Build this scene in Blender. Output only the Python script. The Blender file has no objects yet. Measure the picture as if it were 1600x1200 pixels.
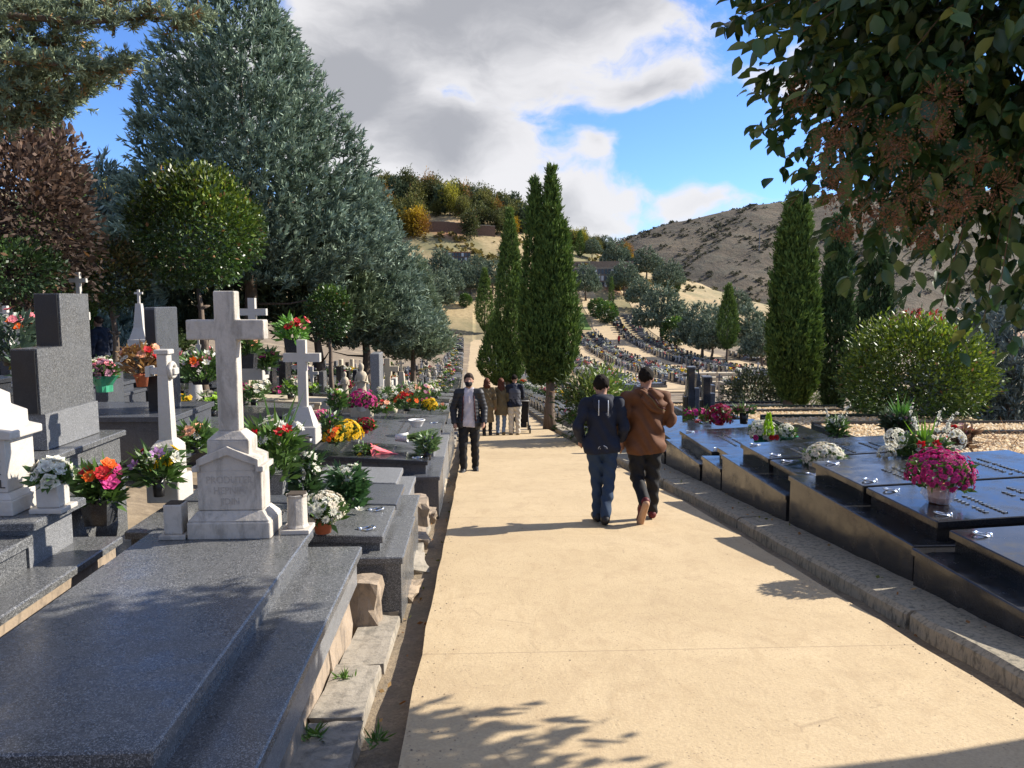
import bpy, bmesh, math, random
import numpy as np
from mathutils import Vector, Matrix

# ------------------------------------------------------------------ camera, sky, sun, exposure
scene = bpy.context.scene
COL = scene.collection
R = math.radians
FPX, PITCH, YAW, EYE = 1202.0, math.atan(130 / 1202.0), math.atan(52 / 1202.0), 1.7
cam_d = bpy.data.cameras.new('camera'); cam = bpy.data.objects.new('camera', cam_d); COL.objects.link(cam)
cam_d.sensor_fit = 'HORIZONTAL'; cam_d.sensor_width = 36.0; cam_d.lens = 36.0 * FPX / 1600.0
cam_d.clip_start = 0.05; cam_d.clip_end = 6000
cam.location = (0, 0, EYE); cam.rotation_euler = (math.pi / 2 - PITCH, 0, -YAW)
scene.camera = cam

SUN_AZ, SUN_EL = R(74), R(33)          # azimuth to the right of straight ahead (+Y), elevation
sd = bpy.data.lights.new('sun', 'SUN'); sun = bpy.data.objects.new('sun', sd); COL.objects.link(sun)
sd.energy = 4.6; sd.angle = R(0.55); sd.color = (1.0, 0.93, 0.82)
sdir = Vector((math.sin(SUN_AZ) * math.cos(SUN_EL), math.cos(SUN_AZ) * math.cos(SUN_EL), math.sin(SUN_EL)))
sun.rotation_euler = sdir.to_track_quat('Z', 'Y').to_euler(); sun.location = (30, 10, 30)

world = bpy.data.worlds.new('World'); scene.world = world; world.use_nodes = True
EXPOSURE = 1.0
scene.view_settings.view_transform = 'Standard'; scene.view_settings.look = 'None'
scene.view_settings.exposure = EXPOSURE; scene.view_settings.gamma = 1.0
scene.render.engine = 'CYCLES'
scene.cycles.use_denoising = True
scene.cycles.max_bounces = 6; scene.cycles.transparent_max_bounces = 6
scene.cycles.caustics_reflective = False; scene.cycles.caustics_refractive = False
scene.cycles.sample_clamp_indirect = 6.0

def build_world():
    nt = world.node_tree; N = nt.nodes; L = nt.links
    N.clear()
    out = N.new('ShaderNodeOutputWorld'); bg = N.new('ShaderNodeBackground'); bg.inputs[1].default_value = 0.13
    sky = N.new('ShaderNodeTexSky'); sky.sky_type = 'NISHITA'; sky.sun_disc = False
    sky.sun_elevation = SUN_EL; sky.sun_rotation = SUN_AZ
    sky.altitude = 1000; sky.air_density = 1.0; sky.dust_density = 0.25; sky.ozone_density = 2.2
    tc = N.new('ShaderNodeTexCoord')
    def math_(op, a, b=None, c=None, clamp=False):
        n = N.new('ShaderNodeMath'); n.operation = op; n.use_clamp = clamp
        for i, v in enumerate((a, b, c)):
            if v is None: continue
            if isinstance(v, (int, float)): n.inputs[i].default_value = v
            else: L.new(v, n.inputs[i])
        return n.outputs[0]
    def vmath(op, a, b):
        n = N.new('ShaderNodeVectorMath'); n.operation = op
        for i, v in enumerate((a, b)):
            if isinstance(v, tuple): n.inputs[i].default_value = v
            elif v is not None: L.new(v, n.inputs[i])
        return n
    d = tc.outputs['Generated']
    sep = N.new('ShaderNodeSeparateXYZ'); L.new(d, sep.inputs[0])
    az = math_('ARCTAN2', sep.outputs[0], sep.outputs[1])      # right of +Y, radians
    el = math_('ARCSINE', sep.outputs[2])
    comb = N.new('ShaderNodeCombineXYZ'); L.new(az, comb.inputs[0]); L.new(el, comb.inputs[1])
    wn = N.new('ShaderNodeTexNoise'); wn.inputs['Scale'].default_value = 5.0; wn.inputs['Detail'].default_value = 4; L.new(comb.outputs[0], wn.inputs['Vector'])
    wv = vmath('SUBTRACT', wn.outputs['Color'], (0.5, 0.5, 0.5)); wv2 = vmath('MULTIPLY', wv.outputs[0], (0.20, 0.13, 0.0))
    ang = vmath('ADD', comb.outputs[0], wv2.outputs[0]).outputs[0]
    # broken edges: the clouds' outline is pushed about by noise in sky angles
    def noise(vec, scale, detail, rough=0.55, off=(0, 0, 0), sc=(1, 1, 1)):
        m = N.new('ShaderNodeMapping'); L.new(vec, m.inputs[0]); m.inputs['Location'].default_value = off; m.inputs['Scale'].default_value = sc
        n = N.new('ShaderNodeTexNoise'); n.inputs['Scale'].default_value = scale; n.inputs['Detail'].default_value = detail
        n.inputs['Roughness'].default_value = rough; L.new(m.outputs[0], n.inputs['Vector']); return n.outputs['Fac']
    n1 = noise(ang, 7.0, 9, 0.6, (3.1, 1.7, 0), (1, 1.6, 1))
    n2 = noise(ang, 22.0, 6, 0.6, (8.2, 4.4, 0), (1, 1.5, 1))
    n3 = noise(ang, 3.2, 8, 0.55, (0.4, 7.3, 0), (1, 2.6, 1))
    # cloud banks as ellipses in (azimuth, elevation), degrees: centre, half sizes, weight
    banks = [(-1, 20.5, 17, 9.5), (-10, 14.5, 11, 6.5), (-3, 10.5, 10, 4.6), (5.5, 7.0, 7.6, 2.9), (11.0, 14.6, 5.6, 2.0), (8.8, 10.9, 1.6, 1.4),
             (7, 4.2, 6, 1.7), (16, 6.3, 4, 1.0), (24, 15, 6, 2.4), (-29, 21.5, 7, 1.6), (-70, 26, 28, 11), (40, 23, 15, 6), (95, 26, 26, 10), (-130, 28, 34, 13),  # bank behind the hanging tree added to grey the lid reflections
             (150, 30, 36, 14), (0, 46, 40, 13), (-90, 58, 50, 13), (80, 58, 50, 13), (178, 62, 60, 14)]  # high banks out of view, added for neutral fill light
    dens = None
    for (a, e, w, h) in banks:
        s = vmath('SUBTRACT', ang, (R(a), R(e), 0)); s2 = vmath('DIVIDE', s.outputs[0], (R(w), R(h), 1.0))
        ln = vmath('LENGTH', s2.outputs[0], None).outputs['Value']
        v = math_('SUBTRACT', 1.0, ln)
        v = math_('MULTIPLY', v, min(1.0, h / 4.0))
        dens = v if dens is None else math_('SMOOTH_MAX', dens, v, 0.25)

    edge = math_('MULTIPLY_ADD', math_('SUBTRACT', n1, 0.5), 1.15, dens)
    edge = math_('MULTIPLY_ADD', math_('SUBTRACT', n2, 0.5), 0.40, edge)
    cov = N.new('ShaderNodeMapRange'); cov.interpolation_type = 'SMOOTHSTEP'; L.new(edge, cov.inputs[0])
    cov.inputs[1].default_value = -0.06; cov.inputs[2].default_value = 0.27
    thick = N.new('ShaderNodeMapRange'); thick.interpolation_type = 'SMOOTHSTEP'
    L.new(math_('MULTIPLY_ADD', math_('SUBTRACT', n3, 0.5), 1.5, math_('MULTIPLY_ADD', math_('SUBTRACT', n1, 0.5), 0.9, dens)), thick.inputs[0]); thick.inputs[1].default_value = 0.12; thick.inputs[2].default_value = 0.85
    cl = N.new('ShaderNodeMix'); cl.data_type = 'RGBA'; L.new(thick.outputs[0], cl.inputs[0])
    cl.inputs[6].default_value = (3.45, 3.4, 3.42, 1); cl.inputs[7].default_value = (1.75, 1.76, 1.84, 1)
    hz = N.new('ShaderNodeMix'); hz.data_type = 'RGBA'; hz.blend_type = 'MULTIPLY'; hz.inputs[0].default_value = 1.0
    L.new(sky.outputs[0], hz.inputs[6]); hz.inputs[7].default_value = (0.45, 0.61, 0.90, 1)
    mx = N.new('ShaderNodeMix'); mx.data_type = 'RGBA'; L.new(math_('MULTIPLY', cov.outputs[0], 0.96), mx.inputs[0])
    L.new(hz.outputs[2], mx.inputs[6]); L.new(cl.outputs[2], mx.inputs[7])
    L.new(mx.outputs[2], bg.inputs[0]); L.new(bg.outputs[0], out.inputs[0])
build_world()
world.cycles.sampling_method = 'MANUAL'; world.cycles.sample_map_resolution = 256

# ------------------------------------------------------------------ pixel <-> place (pixels of the 1600 x 1200 photograph)
_F = Vector((math.sin(YAW) * math.cos(PITCH), math.cos(YAW) * math.cos(PITCH), -math.sin(PITCH)))
_Rt = Vector((math.cos(YAW), -math.sin(YAW), 0)); _U = _Rt.cross(_F)
def ray(px, py): return _F + _Rt * ((px - 800) / FPX) + _U * ((600 - py) / FPX)
def at(px, py, Y):
    r = ray(px, py); t = Y / r.y; return Vector((r.x * t, Y, EYE + r.z * t))

rng = np.random.default_rng(11); random.seed(5)

# ------------------------------------------------------------------ terrain heights
_ty = np.arange(-40, 1200, 0.5)
_tz = np.interp(_ty, [-40, 0, 30, 50, 70, 98, 120, 169, 1200], [3.92, 0, -2.94, -4.7, -5.9, -6.9, -6.9, -4.2, -4.2])
_k = np.exp(-0.5 * (np.arange(-30, 31) * 0.5 / 4.0) ** 2); _k /= _k.sum()
_tzs = np.convolve(np.pad(_tz, 30, mode='edge'), _k, 'valid'); _tzs[:120] = _tz[:120]
def PZ(Y): return np.interp(Y, _ty, _tzs)                       # height of the main path
def sstep(a, b, x): t = np.clip((np.asarray(x, float) - a) / (b - a), 0, 1); return t * t * (3 - 2 * t)
_lu = [0, 0.6, 2, 3.5, 6.5, 9, 20, 40, 100, 400]; _lz = [0, 0.05, 0.35, 0.7, 1.2, 1.6, 3.6, 7.5, 16, 40]
_rx = [-400, -120, -60, -25, -8, 10, 20, 38, 55, 70, 90, 120, 500]; _rz = [50, 33, 33, 32.5, 32, 27.5, 22.5, 16.5, 10, 6, -2, -5, -8]
def wob(X, Y, s, seed):
    X = np.asarray(X, float); Y = np.asarray(Y, float)
    return (np.sin(X * 1.3 * s + seed) * np.cos(Y * 1.1 * s + 2.1 * seed) + 0.5 * np.sin(X * 2.7 * s - Y * 1.9 * s + seed * 3.3) + 0.3 * np.cos(X * 4.9 * s + Y * 5.3 * s + seed)) / 1.8
def G(X, Y):
    X = np.asarray(X, float); Y = np.asarray(Y, float)
    z = PZ(Y) - 0.03
    left = np.interp(-(X + 1.0), _lu, _lz) * (1 - 0.35 * sstep(60, 150, Y))
    z = z + left
    rr = np.interp(X, [3.3, 5.6, 10.6, 13, 20, 26], [0, 0.55, 0.55, -0.6, -1.6, -1.0]) * (1 - sstep(26, 45, Y))
    z = z + rr
    h = np.interp(X, _rx, _rz) + 1.6 * wob(X, Y, 0.05, 1.0) + 0.6 * wob(X, Y, 0.16, 4.0)
    t = sstep(140, 250, Y)
    z = z * (1 - t) + h * t
    z = z - 45 * sstep(262, 420, Y)
    return z
def GZ(x, y): return float(G(x, y))

_pcy = [-40, 10, 24, 60, 150, 1200]; _pcl = [-0.36, -0.36, -0.42, -0.85, -2.3, -2.3]; _pcr = [2.75, 2.75, 2.2, 1.9, 0.7, 0.7]
def PL(Y): return float(np.interp(Y, _pcy, _pcl))
def PR(Y): return float(np.interp(Y, _pcy, _pcr))

# ------------------------------------------------------------------ object helpers
def setp(o, label=None, cat=None, group=None, kind=None):
    if label: o['label'] = label
    if cat: o['category'] = cat
    if group: o['group'] = group
    if kind: o['kind'] = kind
    return o
def empty(name, loc, label=None, cat=None, group=None, rz=0.0):
    o = bpy.data.objects.new(name, None); COL.objects.link(o); o.location = loc; o.rotation_euler = (0, 0, rz); o.empty_display_size = 0.1
    return setp(o, label, cat, group)
def link(name, mesh, parent=None, loc=None, rot=None, scale=None):
    o = bpy.data.objects.new(name, mesh); COL.objects.link(o)
    if parent is not None: o.parent = parent
    if loc is not None: o.location = loc
    if rot is not None: o.rotation_euler = rot
    if scale is not None: o.scale = scale if hasattr(scale, '__len__') else (scale,) * 3
    return o
def mesh_np(name, V, Fc, mats=None, smooth=False, tint=None, midx=None):
    """V (n,3); Fc array (m,3) or (m,4) or a list of faces; tint (n,3) point colours"""
    me = bpy.data.meshes.new(name)
    V = np.asarray(V, np.float32)
    if isinstance(Fc, np.ndarray) and Fc.ndim == 2:
        m, k = Fc.shape
        me.vertices.add(len(V)); me.vertices.foreach_set('co', V.ravel())
        me.loops.add(m * k); me.loops.foreach_set('vertex_index', Fc.astype(np.int32).ravel())
        me.polygons.add(m); me.polygons.foreach_set('loop_start', np.arange(0, m * k, k, dtype=np.int32))
        me.update(calc_edges=True)
    else:
        me.from_pydata([tuple(v) for v in V.tolist()], [], Fc); me.update()
    if mats is not None:
        for m_ in (mats if isinstance(mats, (list, tuple)) else [mats]): me.materials.append(m_)
    if midx is not None: me.polygons.foreach_set('material_index', np.asarray(midx, np.int32))
    if smooth: me.polygons.foreach_set('use_smooth', np.ones(len(me.polygons), bool))
    if tint is not None:
        a = me.color_attributes.new('tint', 'FLOAT_COLOR', 'POINT')
        c = np.ones((len(V), 4), np.float32); c[:, :3] = tint; a.data.foreach_set('color', c.ravel())
    return me

class MB:
    def __init__(s): s.v = []; s.f = []
    def add(s, V, Fc):
        n = len(s.v); s.v += [tuple(v) for v in V]; s.f += [tuple(i + n for i in f) for f in Fc]; return s
    def box(s, x0, x1, y0, y1, z0, z1, ch=0.0, tx=0.0, ty=0.0):
        """box with its four top edges chamfered; tx, ty tilt the whole box: z += tx*(x-x0)+ty*(y-y0)"""
        c = min(ch, (x1 - x0) * .4, (y1 - y0) * .4, (z1 - z0) * .4)
        if c <= 0:
            V = [(x, y, z) for z in (z0, z1) for x, y in ((x0, y0), (x1, y0), (x1, y1), (x0, y1))]
            F = [(3, 2, 1, 0), (4, 5, 6, 7), (0, 1, 5, 4), (1, 2, 6, 5), (2, 3, 7, 6), (3, 0, 4, 7)]
        else:
            P = lambda i: [(x0 + i, y0 + i), (x1 - i, y0 + i), (x1 - i, y1 - i), (x0 + i, y1 - i)]
            def ring(z, i):   # octagon with cut corners
                k = c
                return [(x0 + i + k, y0 + i, z), (x1 - i - k, y0 + i, z), (x1 - i, y0 + i + k, z), (x1 - i, y1 - i - k, z), (x1 - i - k, y1 - i, z), (x0 + i + k, y1 - i, z), (x0 + i, y1 - i - k, z), (x0 + i, y0 + i + k, z)]
            V = ring(z0, 0) + ring(z1 - c, 0) + ring(z1, c)
            F = [tuple(range(7, -1, -1)), tuple(range(16, 24))]
            for a in (0, 8):
                for i in range(8): j = (i + 1) % 8; F.append((a + i, a + j, a + 8 + j, a + 8 + i))
        V = [(x, y, z + tx * (x - x0) + ty * (y - y0)) for x, y, z in V]
        return s.add(V, F)
    def prism(s, pts, ax, a, b):
        """polygon pts in the plane across axis ax ('x': (y,z), 'y': (x,z), 'z': (x,y)) swept from a to b"""
        n = len(pts)
        mk = {'x': lambda p, t: (t, p[0], p[1]), 'y': lambda p, t: (p[0], t, p[1]), 'z': lambda p, t: (p[0], p[1], t)}[ax]
        V = [mk(p, a) for p in pts] + [mk(p, b) for p in pts]
        F = [tuple(range(n)), tuple(range(2 * n - 1, n - 1, -1))] + [(i, (i + 1) % n, n + (i + 1) % n, n + i) for i in range(n)]
        return s.add(V, F)
    def frustum(s, cx, cy, z0, z1, ax0, ay0, ax1, ay1):
        V = [(cx + sx * ax0, cy + sy * ay0, z0) for sx, sy in ((-1, -1), (1, -1), (1, 1), (-1, 1))] + [(cx + sx * ax1, cy + sy * ay1, z1) for sx, sy in ((-1, -1), (1, -1), (1, 1), (-1, 1))]
        return s.add(V, [(3, 2, 1, 0), (4, 5, 6, 7), (0, 1, 5, 4), (1, 2, 6, 5), (2, 3, 7, 6), (3, 0, 4, 7)])
    def lathe(s, prof, n=16, c=(0, 0, 0), cap=True, wob=0.0):
        V = []
        for k, (r, z) in enumerate(prof):
            for i in range(n):
                a = 2 * math.pi * i / n; rr = r * (1 + wob * math.sin(3 * a + k) + wob * random.uniform(-1, 1))
                V.append((c[0] + rr * math.cos(a), c[1] + rr * math.sin(a), c[2] + z))
        F = [(k * n + i, k * n + (i + 1) % n, (k + 1) * n + (i + 1) % n, (k + 1) * n + i) for k in range(len(prof) - 1) for i in range(n)]
        if cap: F += [tuple(range(n - 1, -1, -1)), tuple((len(prof) - 1) * n + i for i in range(n))]
        return s.add(V, F)
    def tube(s, pts, rad, n=8):
        pts = [Vector(p) for p in pts]; rad = list(rad) if hasattr(rad, '__len__') else [rad] * len(pts)
        V = []
        for k, p in enumerate(pts):
            t = (pts[min(k + 1, len(pts) - 1)] - pts[max(k - 1, 0)]).normalized()
            u = t.cross(Vector((0.03, 0.02, 1)) if abs(t.z) < 0.9 else Vector((1, 0.05, 0))).normalized(); w = t.cross(u)
            for i in range(n):
                a = 2 * math.pi * i / n; V.append(tuple(p + (u * math.cos(a) + w * math.sin(a)) * rad[k]))
        m = len(pts)
        F = [(k * n + i, (k + 1) * n + i, (k + 1) * n + (i + 1) % n, k * n + (i + 1) % n) for k in range(m - 1) for i in range(n)]
        F += [tuple(range(n)), tuple((m - 1) * n + i for i in range(n - 1, -1, -1))]
        return s.add(V, F)
    def mesh(s, name, mat, smooth=False):
        me = bpy.data.meshes.new(name); me.from_pydata(s.v, [], s.f)
        bm = bmesh.new(); bm.from_mesh(me); bmesh.ops.recalc_face_normals(bm, faces=bm.faces); bm.to_mesh(me); bm.free()
        me.materials.append(mat)
        if smooth:
            me.polygons.foreach_set('use_smooth', np.ones(len(me.polygons), bool))
        me.update(); return me
    def obj(s, name, mat, parent=None, smooth=False, loc=None, rot=None): return link(name, s.mesh(name, mat, smooth), parent, loc, rot)

def text_mesh(name, txt, size, depth, mat):
    cu = bpy.data.curves.new(name, 'FONT'); cu.body = txt; cu.size = size; cu.extrude = depth; cu.align_x = 'CENTER'; cu.resolution_u = 2
    o = bpy.data.objects.new(name, cu); COL.objects.link(o)
    dg = bpy.context.evaluated_depsgraph_get(); me = bpy.data.meshes.new_from_object(o.evaluated_get(dg))
    bpy.data.objects.remove(o); bpy.data.curves.remove(cu)
    me.materials.clear(); me.materials.append(mat); return me

# ------------------------------------------------------------------ procedural materials
MAT = {}
class NT:
    def __init__(s, name):
        s.m = bpy.data.materials.new(name); s.m.use_nodes = True; s.t = s.m.node_tree; s.N = s.t.nodes; s.L = s.t.links
        s.b = s.N['Principled BSDF']; s.tc = s.N.new('ShaderNodeTexCoord'); MAT[name] = s.m
        s.co = s.tc.outputs['Object']
    def set(s, **k):
        for a, v in k.items():
            i = s.b.inputs[a.replace('_', ' ')]
            if hasattr(v, 'is_output'): s.L.new(v, i)
            elif isinstance(v, tuple): i.default_value = (*v, 1) if len(v) == 3 else v
            else: i.default_value = v
        return s
    def geo(s): g = s.N.new('ShaderNodeNewGeometry'); return g.outputs['Position']
    def noise(s, scale, detail=4, rough=0.55, vec=None, dist=0.0, sc=None):
        n = s.N.new('ShaderNodeTexNoise'); n.inputs['Scale'].default_value = scale; n.inputs['Detail'].default_value = detail
        n.inputs['Roughness'].default_value = rough; n.inputs['Distortion'].default_value = dist
        v = vec if vec is not None else s.co
        if sc: mp = s.N.new('ShaderNodeMapping'); s.L.new(v, mp.inputs[0]); mp.inputs['Scale'].default_value = sc; v = mp.outputs[0]
        s.L.new(v, n.inputs['Vector']); return n.outputs['Fac']
    def voro(s, scale, vec=None, feat='F1', out='Distance'):
        n = s.N.new('ShaderNodeTexVoronoi'); n.inputs['Scale'].default_value = scale; n.feature = feat
        s.L.new(vec if vec is not None else s.co, n.inputs['Vector']); return n.outputs[out]
    def ramp(s, fac, stops, interp='LINEAR'):
        n = s.N.new('ShaderNodeValToRGB'); n.color_ramp.interpolation = interp; s.L.new(fac, n.inputs[0]); e = n.color_ramp.elements
        while len(e) < len(stops): e.new(0.5)
        for k, (p, c) in enumerate(stops):
            e[k].position = p; e[k].color = (*c, 1) if len(c) == 3 else c
        return n.outputs[0]
    def val(s, fac, a0, a1, b0, b1):
        n = s.N.new('ShaderNodeMapRange'); s.L.new(fac, n.inputs[0])
        for i, v in enumerate((a0, a1, b0, b1)): n.inputs[1 + i].default_value = v
        return n.outputs[0]
    def mix(s, fac, a, b, blend='MIX'):
        n = s.N.new('ShaderNodeMix'); n.data_type = 'RGBA'; n.blend_type = blend
        for i, v in ((0, fac), (6, a), (7, b)):
            if hasattr(v, 'is_output'): s.L.new(v, n.inputs[i])
            elif isinstance(v, tuple): n.inputs[i].default_value = (*v, 1)
            else: n.inputs[i].default_value = v
        return n.outputs[2]
    def bump(s, h, strength=0.3, dist=0.01):
        n = s.N.new('ShaderNodeBump'); n.inputs['Strength'].default_value = strength; n.inputs['Distance'].default_value = dist
        s.L.new(h, n.inputs['Height']); s.L.new(n.outputs[0], s.b.inputs['Normal']); return s
    def rnd(s):
        o = s.N.new('ShaderNodeObjectInfo'); return o.outputs['Random']

def plain(name, col, rough=0.6, metal=0.0, var=0.12, scale=30, **kw):
    t = NT(name); n = t.noise(scale, 3)
    c = t.ramp(n, [(0.3, tuple(x * (1 - var) for x in col)), (0.7, tuple(min(1, x * (1 + var)) for x in col))])
    t.set(Base_Color=c, Roughness=rough, Metallic=metal); t.set(**kw); return t.m
def granite(name, dark, mid, light, rough=0.12, scale=170, coat=0.0):
    t = NT(name); p = t.geo()
    v = t.voro(scale, p, out='Color'); sp = t.N.new('ShaderNodeSeparateColor'); t.L.new(v, sp.inputs[0])
    n2 = t.noise(scale * 0.55, 3, 0.7, p)
    a = t.ramp(sp.outputs[0], [(0.0, dark), (0.38, dark), (0.5, mid), (0.78, mid), (0.88, light), (1.0, light)])
    b = t.mix(t.val(n2, .35, .65, 0, 1), dark, mid)
    c = t.mix(0.62, b, a)
    big = t.noise(1.3, 4, .6, p); c = t.mix(t.val(big, .3, .75, 0, .32), c, tuple(x * .55 + .02 for x in mid))
    dust = t.noise(5.0, 6, .7, p); 
    dn = t.noise(2.2, 7, .75, p); c = t.mix(t.val(dn, .5, .74, 0, .22), c, tuple(x * .7 + .10 for x in mid)); t.set(Base_Color=c, Roughness=t.val(dust, .4, .72, rough, rough + .24), Specular_IOR_Level=0.5); return t.m

granite('granite_grey', (0.034, 0.035, 0.036), (0.132, 0.134, 0.134), (0.42, 0.42, 0.415), 0.20, 260)
granite('granite_light', (0.10, 0.102, 0.105), (0.22, 0.222, 0.225), (0.46, 0.46, 0.455), 0.3, 240)
granite('granite_dark', (0.012, 0.013, 0.016), (0.035, 0.037, 0.042), (0.10, 0.105, 0.115), 0.07, 260)
granite('granite_black', (0.010, 0.010, 0.011), (0.022, 0.022, 0.024), (0.05, 0.05, 0.052), 0.10, 300)
granite('granite_satin', (0.006, 0.006, 0.007), (0.011, 0.011, 0.012), (0.028, 0.028, 0.03), 0.34, 300)
granite('granite_slate', (0.04, 0.043, 0.05), (0.085, 0.09, 0.10), (0.17, 0.175, 0.19), 0.22, 280)

def stone(name, col, stain, rough=0.75, lichen=0.5, sc=1.0):
    t = NT(name); p = t.geo()
    n1 = t.noise(3.0 * sc, 6, .65, p); n2 = t.noise(26 * sc, 5, .7, p); n3 = t.noise(9 * sc, 5, .7, p, 0.4, (1, 1, .35))
    c = t.ramp(n1, [(.3, tuple(x * .86 for x in col)), (.68, col)])
    c = t.mix(t.val(n3, .47, .64, 0, lichen), c, stain)
    v = t.voro(30 * sc, p); c = t.mix(t.val(v, .03, .09, .55 * lichen, 0), c, tuple(x * .4 for x in stain))
    c = t.mix(t.val(n2, .3, .7, .0, .22), c, tuple(x * .6 for x in col))
    t.set(Base_Color=c, Roughness=rough).bump(n2, 0.5, 0.012); return t.m
stone('marble_white', (0.55, 0.50, 0.43), (0.16, 0.145, 0.12), .65, .6)
stone('marble_clean', (0.56, 0.52, 0.46), (0.5, 0.46, 0.4), .45, .3)
stone('limestone', (0.50, 0.42, 0.30), (0.2, 0.17, 0.12), .85, .5)
stone('sandstone', (0.46, 0.33, 0.19), (0.2, 0.15, 0.1), .9, .45)
stone('rubble', (0.36, 0.28, 0.20), (0.12, 0.10, 0.08), .95, .7, 1.6)
stone('concrete', (0.34, 0.30, 0.24), (0.12, 0.11, 0.09), .9, .7, 1.4)
stone('kerb_stone', (0.36, 0.31, 0.225), (0.085, 0.08, 0.06), .92, .85, 3.0)
stone('plaster', (0.62, 0.46, 0.28), (0.36, 0.26, 0.16), .9, .4, .5)
stone('retaining_stone', (0.25, 0.19, 0.14), (0.1, 0.08, 0.06), .95, .8, .7)

def path_mat():
    t = NT('path_concrete'); p = t.geo()
    n1 = t.noise(.7, 5, .6, p); n2 = t.noise(60, 4, .7, p); n3 = t.noise(4.5, 7, .72, p, 1.2, (1, .45, 1)); v = t.voro(34, p)
    c = t.ramp(n1, [(.3, (.455, .345, .198)), (.7, (.55, .425, .255))])
    c = t.mix(t.val(n3, .5, .70, 0, .62), c, (.39, .28, .155))
    c = t.mix(t.val(n3, .2, .42, .28, 0), c, (.64, .52, .34))
    st = t.noise(1.6, 7, .7, p, 1.5); c = t.mix(t.val(st, .5, .70, 0, .42), c, (.33, .235, .135)); ck = t.voro(.55, p, 'DISTANCE_TO_EDGE'); cn = t.noise(3, 4, .6, p); ck2 = t.N.new('ShaderNodeMath'); ck2.operation = 'ADD'; t.L.new(t.val(cn, .45, .6, .03, 0), ck2.inputs[0]); t.L.new(ck, ck2.inputs[1]); c = t.mix(t.val(ck2.outputs[0], .0, .006, .45, 0), c, (.2, .14, .085))
    sp = t.voro(16, p, out='Color'); s2 = t.N.new('ShaderNodeSeparateColor'); t.L.new(sp, s2.inputs[0])
    pits = t.mix(t.val(v, .10, .22, 1, 0), (0, 0, 0), t.ramp(s2.outputs[0], [(.48, (0, 0, 0)), (.52, (1, 1, 1))]))
    c = t.mix(t.val(pits, 0, 1, 0, .8), c, (.19, .14, .09))
    c = t.mix(t.val(n2, .38, .66, 0, .5), c, (.34, .245, .145))
    sx = t.N.new('ShaderNodeSeparateXYZ'); t.L.new(p, sx.inputs[0])     # expansion joints across the path every 4.5 m
    mm = t.N.new('ShaderNodeMath'); mm.operation = 'PINGPONG'; t.L.new(sx.outputs[1], mm.inputs[0]); mm.inputs[1].default_value = 2.25
    c = t.mix(t.val(mm.outputs[0], .002, .009, .5, 0), c, (.2, .14, .085))
    t.set(Base_Color=c, Roughness=.9)
    h = t.mix(.6, n2, n3); t.bump(h, .5, .014)
path_mat()
def ground_mat():
    t = NT('ground_soil'); p = t.geo(); sx = t.N.new('ShaderNodeSeparateXYZ'); t.L.new(p, sx.inputs[0])
    n1 = t.noise(.35, 6, .65, p); n2 = t.noise(9, 6, .7, p); n3 = t.noise(.05, 5, .6, p); n4 = t.noise(1.2, 6, .7, p)
    soil = t.ramp(n2, [(.3, (.11, .082, .055)), (.55, (.19, .145, .095)), (.75, (.28, .22, .15))])
    sand = t.ramp(n1, [(.3, (.44, .34, .21)), (.7, (.54, .43, .28))])
    soil = t.mix(t.val(n1, .5, .68, 0, .35), soil, sand)
    grass = t.ramp(n4, [(.25, (.20, .15, .075)), (.5, (.36, .27, .14)), (.75, (.46, .36, .20))])
    grass = t.mix(t.val(n3, .45, .62, 0, .75), grass, (.13, .13, .055))
    red = t.noise(.03, 3, .5, p)
    grass = t.mix(t.val(red, .60, .68, 0, .8), grass, (.30, .13, .07))
    far = t.val(sx.outputs[1], 128, 160, 0, 1)
    c = t.mix(far, soil, grass)
    t.set(Base_Color=c, Roughness=.95).bump(n2, .5, .03)
ground_mat()
def hill_mat():
    t = NT('dry_hill'); p = t.geo()
    n1 = t.noise(.012, 7, .65, p); n2 = t.noise(.09, 7, .7, p); n3 = t.noise(.5, 4, .7, p)
    c = t.ramp(n1, [(.3, (.055, .044, .030)), (.55, (.11, .083, .052)), (.75, (.175, .132, .078))])
    c = t.mix(t.val(n2, .48, .62, 0, .6), c, (.075, .072, .048)); c = t.mix(t.val(n3, .5, .66, 0, .5), c, (.07, .066, .042))
    t.set(Base_Color=c, Roughness=.95).bump(t.mix(.5, n2, n1), .9, 5.0)
hill_mat()
def gravel_mat():
    t = NT('pebble'); c = t.ramp(t.rnd(), [(0, (.42, .29, .15)), (.5, (.56, .40, .22)), (1, (.66, .53, .36))])
    a = t.N.new('ShaderNodeAttribute'); a.attribute_name = 'tint'; t.set(Base_Color=a.outputs['Color'], Roughness=.85)
gravel_mat()
def gutter_mat():
    t = NT('gutter_grit'); p = t.geo(); n = t.noise(40, 5, .75, p); n2 = t.noise(5, 5, .7, p)
    c = t.ramp(n, [(.3, (.13, .105, .075)), (.55, (.28, .215, .14)), (.75, (.42, .34, .23))]); c = t.mix(t.val(n2, .45, .62, 0, .6), c, (.16, .13, .09))
    t.set(Base_Color=c, Roughness=.95).bump(n, .8, .02)
gutter_mat()
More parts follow.
